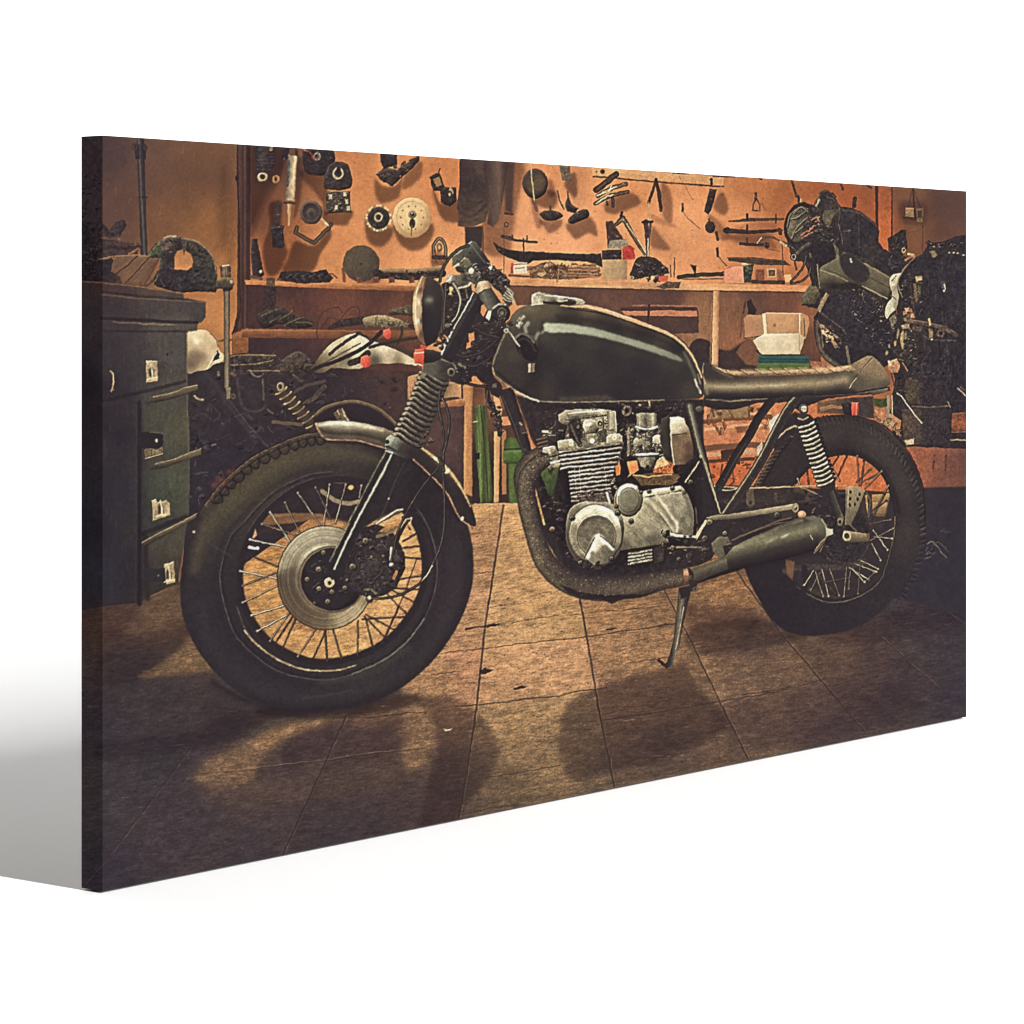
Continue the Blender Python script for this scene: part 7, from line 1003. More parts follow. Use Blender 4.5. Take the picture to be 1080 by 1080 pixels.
def paint_front(mc):
    I('tyre', 'worn black front tyre', mc)
    out = [(188.5, 618), (192, 597), (198, 566), (207, 544), (221, 524), (238, 505), (249, 494), (268, 481), (290, 469), (311, 460.5), (331, 456), (360, 456), (395, 462), (430, 474), (460, 495), (482, 524), (494, 552), (499.5, 580), (500.3, 606), (497.4, 625), (492, 643), (482, 661), (469, 683), (453, 702), (431, 720.6), (408, 735.5), (371.5, 745.5), (350, 749.5), (318, 750), (290, 748.5), (274.5, 742.7), (251, 731.7), (230, 714), (211.5, 690.7), (197, 668.7), (190.5, 642)]
    hole = [(252.4, 607), (254.8, 589), (259, 576), (267, 559.6), (277.6, 543), (290, 531), (306, 519), (329.5, 509), (350, 506), (372, 506), (395, 513), (412, 524), (424, 537), (434.4, 544), (440.7, 557), (446, 574), (448.8, 592), (447, 617), (440.7, 636), (431, 651), (420, 665), (407.7, 676.6), (392, 686), (376, 692.5), (360.5, 697), (340, 698.8), (321.7, 697), (310, 691.5), (290, 682), (276, 669.5), (265, 653), (257, 639), (253, 621.5)]
    bi, bj = idm.copy(), img.copy()
    out = [tuple(p) for p in rounded(out)]; hole = [tuple(p) for p in rounded(hole, 6)]
    P(out, ('f', [(198, 600, (47, 42, 44)), (215, 620, (52, 46, 48)), (240, 620, (50, 44, 46)), (205, 660, (46, 41, 45)), (225, 680, (49, 44, 47)), (260, 710, (50, 45, 48)), (300, 730, (48, 43, 47)), (350, 742, (44, 40, 43)), (350, 722, (58, 53, 54)), (310, 720, (52, 47, 49)), (390, 715, (62, 57, 54)), (420, 695, (58, 52, 52)), (395, 735, (46, 41, 43)), (450, 680, (54, 48, 49)), (430, 710, (47, 42, 44)), (475, 640, (54, 47, 49)), (490, 600, (50, 44, 47)), (465, 610, (58, 50, 51)), (485, 560, (54, 47, 48)), (460, 540, (44, 38, 39)), (430, 500, (42, 36, 37)), (400, 480, (48, 42, 42)), (360, 480, (66, 59, 54)), (330, 480, (84, 75, 60)), (300, 490, (90, 81, 62)), (270, 508, (92, 84, 64)), (245, 530, (86, 79, 62)), (222, 558, (72, 66, 57)), (212, 580, (58, 52, 50)), (250, 492, (70, 58, 50)), (290, 474, (80, 66, 55)), (228, 520, (56, 49, 45)), (265, 490, (62, 53, 47)), (310, 468, (68, 58, 49)), (340, 495, (58, 52, 50)), (300, 508, (60, 54, 51)), (265, 545, (56, 50, 49)), (245, 580, (52, 46, 47)), (320, 500, (56, 50, 49))], 18), tex=[(.06, 7., 3), (.09, 1.3, 4), (.05, 3., 6)], f=.9)
    L([(205, 600), (216, 560), (243, 529), (270, 505), (300, 487), (337, 478), (372, 479), (400, 486)], [5, 7, 8, 8, 8, 8, 7, 4], (104, 93, 70), sm=1, f=6, a=.6, tex=(.12, 3., 3)); L([(212, 640), (222, 676), (244, 706), (280, 728), (330, 737), (380, 729), (430, 704), (462, 668), (480, 620), (480, 575)], 6, (66, 60, 60), sm=1, f=6, a=.4); L([(193, 620), (197, 580), (210, 545)], 3, (40, 35, 38), sm=1, f=4, a=.6); L([(225, 720), (262, 740), (310, 749), (370, 745), (420, 728)], 4, (38, 33, 36), sm=1, f=5, a=.7)
    # tread blocks along the upper left shoulder
    Q = spl([(216, 532), (226, 518), (237, 506), (252, 492.6), (267, 481), (285, 472), (302.6, 464), (319, 458.5), (334, 456), (350, 455)], False, 12)
    def ins_(t, d_):
        k = min(int(t * (len(Q) - 2)), len(Q) - 2); p = Q[k]; c_ = np.array([347., 606.]) - p; c_ /= np.hypot(*c_)
        return tuple(p + c_ * d_)
    L([ins_(t, 3.2) for t in np.linspace(0, 1, 30)], 2.8, (80, 67, 55), f=1.0, tex=[(.3, 3., 5), (.2, 1.5, 6)]); L([ins_(t, .9) for t in np.linspace(0, 1, 30)], .8, (136, 110, 86), f=.7, a=(.6, 4., .7), j=.8); L([ins_(t, -.4) for t in np.linspace(0, 1, 30)], .5, (40, 34, 34), f=.6, j=.6)
    for k in range(13):
        t = .06 + k * .9 / 13; v_ = TB[k, 12]; w_ = .062 + .012 * TB[k, 13]
        P([ins_(t, 5.4), ins_(t + w_ * .5, 4.4), ins_(t + w_, 5.4), ins_(t + w_ * .9, 10.5), ins_(t + w_ * .5, 12.5), ins_(t + w_ * .1, 10.5)], (70, 61, 53) if k > 3 else (58, 51, 48), sm=1, j=.6, f=1.0, a=.85, tex=(.25, 2.5, k)); L([ins_(t - .004, 5), ins_(t, 9), ins_(t + w_ * .45, 13.4), ins_(t + w_ * .95, 10), ins_(t + w_ * 1.0, 5)], .85, (35, 29, 30), sm=1, f=.9, a=.85, j=.5); L([ins_(t + w_ * .1, 5.2), ins_(t + w_ * .55, 4.6), ins_(t + w_ * .9, 5.4)], .6, (38, 32, 32), f=.8, a=.7, j=.7); L([ins_(t + w_ * .3, 7), ins_(t + w_ * .7, 7.2)], .6, (96, 84, 70), f=.8, a=.4 + .4 * v_, j=.6)
    for x, y in [(227, 512), (231, 505), (236, 508), (243, 498)]:
        E(x, y, 4, 3, (126, 74, 58), f=2, a=.5, tex=(.4, 2., 3))
    # right shoulder knobs, faint
    for k in range(40):
        a = -.3 + k * 1.1 / 40; L([(344 + 152 * math.cos(a), 600 + 141 * math.sin(a)), (344 + 147 * math.cos(a + .02), 600 + 136 * math.sin(a + .02))], .9, (38, 32, 34), f=1.2, a=.3 + .2 * TB[k, 2], j=.5)
    for k in range(36):
        a = 2.5 + k * .7 / 36; L([(346 + 151 * math.cos(a), 604 + 146 * math.sin(a)), (346 + 146 * math.cos(a + .02), 604 + 137 * math.sin(a + .02))], .7, (62, 56, 58), f=1.1, a=.2)
    bead = [(350, 497.5), (335, 499), (322, 502), (293, 515.6), (274.5, 531), (258.7, 548.6), (243, 566), (235, 589.5), (232, 613.6), (238, 642), (247.7, 668.7), (268, 690.7), (290, 706), (314, 714), (345, 717), (371.5, 711), (403, 697), (428, 678), (447, 653), (458, 624.6), (461, 599.4), (459, 580), (452, 556), (440, 536)]
    L(bead, .6, (104, 96, 92), sm=1, f=.6, a=.7, tex=(.35, 9., 3)); L([(x + (345 - x) * .02, y + (605 - y) * .02) for x, y in bead], 1.2, (36, 32, 34), sm=1, f=1.2, a=.6); L([(x + (345 - x) * -.05, y + (605 - y) * -.05) for x, y in bead], 1.4, (38, 33, 36), sm=1, f=2.4, a=.35)
    L([(371.5, 711), (403, 697), (428, 678), (447, 653)], 1.0, (150, 140, 118), sm=1, f=.7, a=.6, j=.5); L([(340, 719), (370, 715), (405, 702), (430, 683)], 3, (84, 80, 72), sm=1, f=3, a=.5); L([(320, 736), (345, 733), (372, 728)], .8, (84, 78, 74), sm=1, f=1.4, a=.6, j=1); L([(207, 563), (222, 574), (238, 583), (244, 588)], .8, (84, 76, 66), sm=1, a=.5); E(204.5, 561, 1.6, 1.2, (190, 176, 150), f=.8, tex=(.5, 1., 3))
    b = box(248, 500, 455, 704); hp = np.array(hole); ins = np.zeros(b[2].shape, bool)
    for k in range(len(hp)):
        (x0, y0), (x1, y1) = hp[k], hp[(k + 1) % len(hp)]
        if y0 != y1:
            ins ^= ((b[3] >= y0) != (b[3] >= y1)) & (b[2] < x0 + (b[3] - y0) * (x1 - x0) / (y1 - y0))
    img[b[0], b[1]][ins] = bj[b[0], b[1]][ins]; idm[b[0], b[1]][ins] = bi[b[0], b[1]][ins]
    I('wheel_rim', 'front wheel rim with wire spokes', mc)
    P([(277, 544), (290, 530), (306, 518), (329, 508), (350, 505), (372, 505), (395, 512), (424, 537), (405, 545), (380, 555), (355, 548), (335, 546), (318, 545), (300, 541)], (46, 39, 39), f=2, tex=(.2, 5., 3)); L([(340, 518), (352, 527), (366, 531), (378, 529)], 2.2, (140, 124, 98), sm=1, tex=(.2, 3., 3), f=.8); E(370, 514, 3, 2.6, (226, 170, 110), f=.8); L([(352, 509), (366, 509)], .7, (160, 146, 124)); P([(275, 552), (283, 542), (310, 541), (340, 542), (345, 548), (330, 548), (308, 552), (282, 554)], (142, 102, 68), f=1, tex=(.2, 3., 3, 0., 4.), a=.85); P([(272, 562), (282, 554), (318, 552), (312, 560), (290, 562)], (62, 46, 40), f=2, a=.7)
    L(hole + hole[:1], 3.6, (42, 36, 37), f=1.0)
    L([(258, 665), (268, 677), (284, 690), (301, 699.5), (318.5, 705.5), (338, 707.5), (358, 706.5), (375, 701.5)], .9, (196, 170, 126), sm=1, f=.6, a=.9, tex=(.4, 5., 3)); L([(250, 640), (258, 662), (272, 682)], .6, (140, 112, 86), sm=1, f=.7, a=.6); L([(262, 560), (272, 545), (288, 529), (308, 514), (330, 504.5)], .6, (84, 78, 76), sm=1, a=.6)
    spokes([(347.6, 511, 340.6, 556.5, .75), (314, 519.5, 339, 556, .75), (300.4, 530, 317, 564, .6), (284.7, 540, 308, 575, .85), (276, 552.5, 317, 566, .6), (263.4, 569, 306.7, 578, 1.), (262, 585, 296.5, 599, .15), (253, 602, 292, 610, 1.), (332.7, 514, 348.4, 547, .5), (364.4, 511, 353.4, 552, .7), (381, 512, 378.6, 525, .7), (395, 552.5, 425, 537.6, .5),
            (440.7, 561, 425, 570.6, .1), (447, 575, 416, 579, .1), (447, 589.5, 420, 587, .1), (448.6, 606.5, 420, 611, .1), (444, 621.5, 415, 620, .1), (439, 636.4, 411, 621, .1), (431, 650, 404.5, 623, .1), (418.7, 665.6, 385.6, 648, .1), (409, 675, 384, 650, .1), (394, 685, 385, 651, .15), (377, 692, 377, 654.5, .3), (360.5, 696, 351, 664, .3), (344.7, 698, 342.4, 665, .3), (430, 650, 382, 653, .15), (402, 680, 420, 640, .15),
            (255.6, 617.5, 293, 603, .5), (255.6, 635.6, 292.5, 617.5, .8), (265, 649, 299, 639, 1.), (271, 665.6, 306, 646.7, .85), (284.7, 676, 304.4, 646.7, .6), (288.6, 680, 308, 651, .1), (297, 685, 311.4, 653, .15), (314, 692, 332.7, 664, .6), (328.7, 697, 343, 665.6, .15), (345, 698, 343, 665.6, .3), (432, 558, 424, 545, .4)], (238, 222, 190), (62, 48, 42))
    L([(263, 577), (269, 579), (272, 578)], 1.6, (236, 220, 188), j=.3); L([(264, 580), (271, 580.5)], .6, (50, 40, 38)); P([(266, 567), (269, 558), (271, 564), (268, 568)], (190, 140, 110), f=.8)
    I('brake_disc', 'scuffed steel front brake disc', mc)
    E(343.5, 609.5, 51.4, 55, (46, 38, 36), f=.8)
    E(343.5, 609.5, 50.5, 54.2, ('f', [(310, 575, (216, 208, 178)), (300, 595, (196, 186, 156)), (325, 562, (222, 214, 186)), (345, 558, (206, 198, 172)), (365, 560, (170, 162, 138)), (296, 615, (116, 102, 82)), (305, 635, (128, 112, 88)), (320, 650, (132, 114, 90)), (340, 658, (150, 132, 104)), (350, 660, (168, 150, 118)), (360, 655, (206, 188, 152)), (375, 645, (214, 196, 160)), (388, 632, (170, 152, 122)), (308, 605, (140, 126, 102)), (390, 600, (120, 106, 86))], 4), bev=(14, .8), tex=(.04, 2., 3))
    for k in range(16):
        rr = .69 + k * .019; E(343.5, 609.5, 50.5 * rr, 54.2 * rr, (70, 60, 50) if TB[k, 9] < .55 else (230, 216, 182), hole=.992, f=.5, a=.16 + .2 * TB[k, 4])
    E(350, 611, 36, 35.5, (110, 96, 76), f=.8); E(350.4, 611, 34.6, 34, (150, 128, 98), hole=.96, a=.5)
    E(351, 611, 33.4, 33, (42, 37, 38), f=.8, tex=(.14, 4., 3)); clutter([(325, 600), (340, 585), (360, 580), (372, 600), (368, 625), (350, 636), (332, 630)], 40, 91, (46, 41, 41), (110, 98, 80), (1.6, 5), .25)
    for x, y, r_ in [(336, 600.5, 3.2), (324, 611, 2.6), (336.5, 621, 2.8), (345.5, 634.5, 2.8), (363.6, 620, 2.4), (361, 601, 2.2), (341, 583, 2.6), (350, 624.5, 2.6), (332, 636, 1.2)]:
        bolt(x, y, r_, (196, 172, 134))
    E(347.4, 614.5, 5.4, 5.4, (206, 182, 142), bev=(40, 1.6), tex=(.1, 2., 3)); E(347.6, 614.7, 2, 2, (40, 34, 34))
    E(343.5, 609.5, 50.5, 54.2, (222, 218, 210), hole=.64, m='m'); sh([(292, 606), (318, 604), (322, 640), (345, 648), (344, 668), (310, 656)], .84, 5)
    I('brake_caliper', 'dark front brake caliper', mc)
    P([(372, 562), (384, 556), (398, 553), (412, 558), (420, 570), (426, 582), (428, 598), (424, 607), (418, 620), (405, 628), (392, 631), (376, 626), (364, 616), (360, 600), (362, 580)], ('f', [(375, 580, (46, 40, 40)), (400, 575, (52, 45, 43)), (395, 600, (58, 51, 48)), (415, 595, (44, 38, 38)), (385, 620, (48, 42, 41)), (380, 565, (40, 34, 35))], 6), j=.8, tex=(.2, 4., 3)); clutter([(376, 566), (410, 562), (424, 590), (416, 618), (392, 628), (372, 610)], 80, 92, (52, 45, 43), (170, 150, 118), (1.8, 6), .3); E(391, 599, 14, 14, (50, 44, 43), hole=.82, a=.8, bev=(20, 1.4)); E(391, 600, 9, 9.4, (60, 53, 50), bev=(22, 2), tex=(.2, 3., 3))
    P([(400, 561), (406, 555), (424, 549), (428, 545), (430, 556), (420, 562), (406, 562)], (168, 124, 82), f=.8, j=.6, i=0, tex=(.15, 3., 3)); L([(418, 570), (424, 556), (430, 546)], 2.8, (44, 38, 38), j=.5); L([(420, 560), (428, 548), (434, 546), (432, 552)], .8, (206, 184, 148), j=.5); L([(398, 566), (410, 562), (418, 556)], 1.6, (120, 104, 82), j=.7)
    for x, y, r_ in [(385.6, 570.6, 3.6), (372, 598, 3.8), (412.8, 596, 3.2), (389.6, 631.4, 3.4), (392, 588, 2), (404, 587, 1.8), (366, 612, 1.6)]:
        bolt(x, y, r_, (176, 156, 122))
    E(412.4, 595, 1.6, 1.6, (255, 246, 222), f=.8); E(389.4, 630.5, 1.6, 1.6, (250, 226, 190), f=.8); L([(412, 590), (412.5, 578)], 1.3, (206, 188, 152), j=.4); L([(384, 622), (392, 621), (396, 626)], 1.2, (120, 106, 84), j=.5); L([(415, 610), (418, 603)], 1.6, (190, 130, 84), a=.8)


def paint_fork(mc):
    I('mudguard', 'short metal front mudguard', mc)
    P([(333.5, 446.5), (345, 444), (358.5, 443.8), (374, 445), (388, 447), (404, 451), (417, 456.5), (412, 468), (407, 471), (395, 467.5), (377, 463.5), (360, 462.5), (347, 462.5), (339, 459), (335, 452)], ('f', [(338, 450, (150, 138, 110)), (350, 447, (230, 220, 190)), (365, 447, (236, 226, 196)), (385, 450, (196, 182, 146)), (405, 455, (150, 134, 104)), (345, 455, (112, 103, 82)), (362, 455, (128, 118, 95)), (385, 458, (120, 110, 88)), (405, 463, (104, 93, 74)), (350, 461, (84, 76, 62)), (380, 462, (92, 82, 66))], 9), tex=[(.07, 5., 3), (.08, 1.4, 4)], j=.3); L([(337, 448.5), (350, 446.6), (366, 446.6), (386, 449.5), (404, 454)], [1, 1.8, 2, 1.6, .8], (246, 238, 210), sm=1, f=1.6, a=(.8, 9., .5)); L([(338, 454), (352, 457), (372, 457.5), (392, 461), (408, 466)], 1.8, (76, 68, 55), sm=1, f=2.2, a=.75); L([(342, 459), (360, 460.5), (380, 461), (400, 466)], .8, (150, 134, 105), sm=1, f=1.2, a=.7); L([(333, 447), (337, 456), (341.5, 461), (347, 463.5), (360, 463.8), (376, 464.5), (392, 468.5), (408, 473)], 1.0, (208, 166, 132), sm=1, f=.6, j=.3); L([(340, 462), (347, 466), (362, 467), (380, 468), (405, 476)], 1.2, (40, 34, 34), sm=1, f=1, a=.8)
    sh([(334, 452), (360, 452), (390, 455), (414, 460), (406, 472), (376, 465), (346, 464)], .72, 2.5)
    P([(432, 474), (439, 467.5), (447, 473), (456.5, 480), (470.6, 492.5), (480, 504), (488, 516), (497.4, 534), (502.3, 551), (501.5, 555), (498.5, 557), (493, 553.5), (487, 549.5), (482, 540), (477, 529), (466, 513), (453, 499), (440, 488), (433, 482)], ('l', (474, 516), (484, 506), [(0, (46, 39, 38)), (.5, (52, 44, 41)), (.85, (96, 78, 58)), (1, (150, 122, 84))]), tex=(.1, 4., 3), f=.8); L([(440, 469), (457, 481.5), (471, 494), (481, 506), (489, 519), (496, 534)], [.6, 1.6, 1.6, 1.5, 1.2, .6], (206, 170, 116), sm=1, f=.9, tex=(.2, 4., 3)); E(459, 483.5, 3, 1.2, (250, 232, 190), .7, f=.9); E(471.5, 497, 2.4, 3, (244, 222, 180), .8, f=1, a=.8); L([(436, 485), (444, 492), (453, 500.5), (460, 507), (467, 515), (473, 523), (478, 533), (483, 543), (488, 549), (495, 554), (500, 556)], .8, (184, 140, 106), sm=1, f=.6, j=.3); E(487.5, 547, 1.6, 2.4, (250, 226, 190), .5, f=.7); L([(437, 488), (453, 504), (466, 520), (476, 538), (484, 549)], 1.4, (36, 30, 31), sm=1, f=1.2, a=.8)
    I('fork_leg', 'black front fork leg', mc)
    P([(407.5, 474), (416, 472), (430, 482), (427, 492), (410, 518), (390, 546), (376, 568), (368, 588), (362, 606), (350, 612), (344, 604), (350, 590), (361, 568), (377, 536), (393, 504)], ('f', [(400, 500, (44, 39, 38)), (380, 535, (42, 37, 36)), (360, 580, (44, 39, 38)), (415, 490, (46, 40, 38)), (395, 530, (42, 36, 37)), (370, 570, (40, 35, 36))], 8), tex=(.1, 3., 3), f=.8)
    P([(424, 484), (434, 486), (436, 500), (424, 520), (408, 532), (396, 548), (380, 560), (376, 568), (390, 544), (410, 516)], (42, 37, 37), f=1.2, tex=(.15, 3., 3)); L([(407, 476), (395, 498), (380, 527), (364, 558), (348, 592)], .9, (130, 124, 102), f=.6, a=.8, tex=(.35, 4., 3)); L([(412.5, 480), (404, 498), (392, 520), (378, 546), (364, 574), (352.5, 600)], [1.5, 1.9, 1.9, 1.8, 1.7, 1.5], (166, 166, 138), prof=[(-1, (84, 82, 68)), (0, (196, 198, 172)), (1, (78, 76, 62))], f=.8, tex=(.1, 5., 3)); L([(426, 488), (416, 510), (404, 540), (396, 555)], .7, (74, 67, 60), f=.7, a=.6, j=.4); E(410, 526, 1, 1, (170, 160, 130)); L([(397, 552), (408, 545), (418, 538.5), (424, 537)], .9, (226, 214, 184), sm=1, f=.6)
    I('fork_boot', 'ribbed rubber fork boot', mc)
    P([(444, 394), (450, 386), (462, 388), (474, 402), (470, 412), (462, 430), (452, 450), (441, 468), (438, 472), (420, 466), (414, 460), (418, 446), (428, 428), (436, 412)], (52, 45, 42), f=.8)
    for k in range(13):
        t = k / 12; cx, cy = 457.5 + (429.5 - 457.5) * t, 398 + (463 - 398) * t; hw = 15.6 - .8 * math.sin(t * 3.1)
        pts = [(cx - hw * .93, cy - hw * .32), (cx - hw * .55, cy - hw * .40 + 1), (cx, cy - .2 + 1.4), (cx + hw * .6, cy + hw * .36 + .6), (cx + hw * .93, cy + hw * .40)]
        L([(x, y + 2.3) for x, y in pts], 1.3, (38, 32, 32), sm=1, f=.7); L(pts, 1.5, (92, 83, 70), sm=1, f=.7, prof=None, tex=(.3, 2., k), j=.4); L([(x, y - .7) for x, y in pts[:4]], .7, (172, 158, 132), sm=1, f=.6, a=.8, tex=(.45, 2.4, k + 2), j=.4); E(cx - hw * .85, cy - hw * .3, 1.8, 1.4, (196, 184, 156), f=.9, a=.7)
    P([(452, 400), (476, 406), (448, 458), (440, 470), (428, 470)], (44, 38, 36), f=6, a=.5); P([(445, 390), (450, 387), (456, 388), (450, 396), (443, 400)], (120, 112, 94), j=.6, tex=(.3, 2., 3), f=.8)
    P([(407, 462), (412, 458), (420, 462), (432, 470), (438, 474), (434, 484), (424, 482), (412, 478), (406, 471)], ('f', [(410, 464, (176, 180, 156)), (414, 472, (110, 108, 92)), (425, 475, (58, 51, 46)), (434, 478, (44, 38, 37))], 3), j=.5, tex=(.15, 2., 3)); L([(408, 471), (414, 474), (420, 477)], 1.3, (60, 60, 54), j=.5); E(408.5, 466, 2.2, 2.4, (52, 48, 44)); L([(407, 475), (414, 478)], .8, (206, 206, 184)); clutter([(444, 452), (452, 452), (456, 466), (448, 474), (442, 468)], 16, 93, (60, 49, 43), (206, 172, 128), (1.2, 4), .5)
    use(mc)
    # cables in front of the wheel
    for q, w_ in [([(464, 412), (463, 430), (466, 444), (468, 460), (466, 476), (466, 486)], 1.0), ([(467, 420), (472, 432), (474, 448), (471, 466), (468, 478), (467.5, 500), (469, 530), (468.5, 556), (464, 578), (456, 596), (448, 610), (436, 620), (420, 628), (405, 631), (395, 631)], 1.1), ([(466, 486), (460, 496), (448, 510), (436, 528), (426, 546), (420, 560), (416, 576), (412.5, 592)], 1.0), ([(464, 484), (468, 496)], 1.6)]:
        L(q, w_ + .3, (38, 33, 33), sm=1, f=.6); L([(x - .4, y) for x, y in q], w_ * .4, (150, 140, 120), sm=1, f=.6, a=.6, tex=(.5, 12., 3))
    L([(456, 597), (450, 607), (445, 612)], .7, (226, 206, 164), a=.9); E(465.5, 489, 1.8, 2.4, (70, 62, 54), hole=.4); L([(440, 540), (452, 558), (460, 585)], .5, (78, 70, 66), sm=1, a=.7)
    # lower yoke
    P([(447, 383), (463, 376), (480, 381), (496, 392), (498, 402), (488, 406), (474, 402), (458, 398), (446, 392)], ('f', [(455, 388, (96, 90, 78)), (470, 388, (56, 50, 46)), (488, 395, (42, 37, 37))], 5), j=.4, tex=(.12, 3., 3)); L([(464, 378), (478, 384), (482, 392)], .9, (120, 112, 94), sm=1); E(476, 392.5, 4.2, 4.4, (112, 103, 86), bev=(40, 1.4)); E(476, 392.6, 2.3, 2.5, (44, 38, 38)); L([(484, 384), (490, 388)], 1.4, (120, 110, 90), j=.8); clutter([(478, 380), (496, 388), (498, 402), (484, 400)], 12, 94, (46, 40, 40), (190, 176, 146), (1, 3), .4)
    I('fork_tube', 'black upper fork tube', mc)
    P([(497, 306), (503, 309), (510, 316), (506, 326), (492, 352), (482, 372), (476, 383), (463.5, 376), (466, 368), (480, 340)], ('l', (482, 340), (500, 350), [(0, (54, 48, 44)), (.18, (64, 58, 52)), (.3, (44, 39, 38)), (.7, (40, 35, 35)), (1, (50, 44, 41))]), f=.7, tex=(.06, 3., 3)); L([(499, 309), (492, 322), (480, 342), (470, 362), (465, 374)], [.9, 1.2, 1.3, 1.5, 1.2], (226, 220, 196), f=.7, tex=(.16, 4., 3)); L([(497, 308), (488, 322), (476, 342), (465, 366)], .5, (150, 140, 116), f=.5, a=.7); L([(502, 314), (494, 328)], .6, (96, 88, 76), f=.8, a=.6)
    I('turn_signal', 'red turn signal on a short black stalk', mc)
    P([(446, 368), (456, 369), (465, 371.5), (466, 378), (458, 382), (446.5, 383.5)], ('l', (0, 368), (0, 383), [(0, (84, 74, 62)), (.4, (48, 42, 40)), (1, (36, 32, 33))])); P([(437.6, 368.2), (446.8, 367.6), (447.3, 376), (446.8, 384.5), (437.4, 382.6), (437, 375)], ('l', (437, 368), (447, 384), [(0, (226, 104, 80)), (.5, (226, 92, 70)), (1, (196, 72, 58))]), bev=(20, 1)); L([(438, 372.2), (446, 371.6)], .8, (250, 190, 160)); P([(444, 359), (450, 358), (451.5, 366), (448, 368), (443.5, 366.5)], (196, 80, 64), j=.6); L([(441, 386), (444, 388)], 1.6, (150, 74, 58), a=.8)
    use(mc); P([(440, 355), (464, 350), (468, 366), (458, 370), (446, 366)], (44, 38, 37), f=1, a=.0)
    L([(466, 360), (462, 366), (458, 368)], 1.0, (170, 158, 130)); clutter([(452, 362), (466, 352), (480, 334), (476, 356), (466, 368)], 22, 95, (46, 40, 38), (206, 180, 140), (1.2, 4), .5)
    # handlebar area behind the headlight
    P([(466, 300), (478, 292), (497, 300), (498, 310), (484, 336), (472, 356), (466, 350)], (50, 42, 39), f=.8, tex=(.25, 3., 3)); P([(474, 303), (478, 302), (477, 312), (473, 310)], (226, 176, 116), f=.8, j=.5); clutter([(468, 300), (496, 304), (484, 334), (470, 350)], 36, 96, (52, 44, 41), (214, 192, 152), (1.4, 4.5), .45)
    I('brake_lever', 'silver brake lever and clamp', mc)
    P([(470, 293), (474, 289), (480, 290), (490, 289), (497, 288), (500, 295), (496, 302), (487, 306), (480, 300), (473, 299)], ('f', [(473, 294, (176, 168, 146)), (482, 293, (112, 106, 90)), (492, 293, (92, 86, 73)), (490, 302, (70, 63, 55)), (498, 297, (140, 130, 108))], 3), j=.6, tex=(.18, 2.4, 3), bev=(34, 1)); L([(478, 299), (483, 307), (485.5, 316), (484, 326), (481, 334), (477, 339)], [2.6, 2.2, 1.9, 1.6, 1.4, 1.6], (150, 145, 124), sm=1, prof=[(-1, (52, 46, 43)), (.1, (176, 168, 144)), (.6, (84, 77, 66)), (1, (50, 44, 42))], f=.6); L([(476, 291), (474, 295), (471, 297)], 1, (240, 234, 210), sm=1, a=.8); L([(484, 304), (494, 301), (498, 297)], 1.2, (206, 198, 170), j=.5); E(472, 343, 3, 2, (110, 102, 86), tex=(.3, 2., 3)); L([(491, 305), (493, 314)], 1, (130, 120, 100), a=.8)
    I('instrument', 'grey green instrument housing', mc)
    P([(476.5, 270), (481, 267.5), (488, 262), (496, 255), (499, 254.2), (502.3, 255.7), (508, 264), (516.5, 275.5), (513, 281), (507, 286), (502, 284), (497, 276), (489.7, 271.5), (484, 277), (477.5, 281.5)], ('f', [(481, 275, (104, 104, 88)), (486, 266, (84, 84, 72)), (496, 260, (92, 92, 79)), (500, 268, (62, 60, 54)), (508, 276, (48, 45, 43)), (505, 283, (46, 42, 41))], 4), bev=(26, 1.2), tex=(.08, 3., 3)); L([(477, 270), (482, 268), (490, 261), (497, 255)], .7, (196, 194, 170), a=.7); L([(497, 258), (506, 270), (513, 279)], .6, (150, 146, 126), f=.8, a=.6); E(495.5, 266.5, .9, 1, (40, 36, 36)); L([(479, 281), (486, 277), (490, 273)], .9, (206, 202, 178), f=.6)
    use(mc)
    P([(484, 277), (492, 273), (499, 277), (508, 287), (508, 296), (500, 300), (490, 292)], (84, 77, 66), f=.8, tex=(.35, 2.4, 3)); clutter([(482, 274), (496, 274), (510, 290), (508, 300), (488, 294)], 44, 97, (74, 67, 58), (240, 226, 190), (1.4, 4.4), .65); P([(487, 273), (494, 272), (498, 280), (492, 284)], (112, 103, 84), bev=(44, 1.4), j=.4); E(497, 286, 3, 3.4, (210, 200, 172), bev=(50, 1.4)); E(485, 284, 5, 3.4, (58, 52, 47), .5, bev=(40, 1))
    P([(506, 284), (514, 276), (522, 282), (533, 292), (538, 296), (537, 306), (532, 312), (524, 306), (516, 298), (508, 296)], (50, 44, 42), f=.8, tex=(.3, 3., 3), j=.6); clutter([(506, 284), (516, 276), (536, 294), (536, 308), (526, 306)], 50, 98, (52, 45, 43), (214, 206, 180), (1.4, 5), .5); P([(515, 282), (519, 279), (520, 282), (517, 285)], (226, 230, 214), j=.5, f=.7)
    P([(529, 304), (534, 301), (539, 304), (542, 312), (541, 320), (536, 324), (530, 316)], (66, 58, 52), f=.8); [L([(530 + k * 1.5, 314 - k * 2.4), (535 + k * 1.2, 317 - k * 2.4), (541, 318 - k * 2)], .8, (176, 164, 138), f=.6, sm=1) for k in range(5)]; L([(533, 302), (540, 312), (541, 320)], .7, (196, 186, 160), sm=1, a=.7)
    I('handlebar_grip', 'dark handlebar grip with a silver collar', mc)
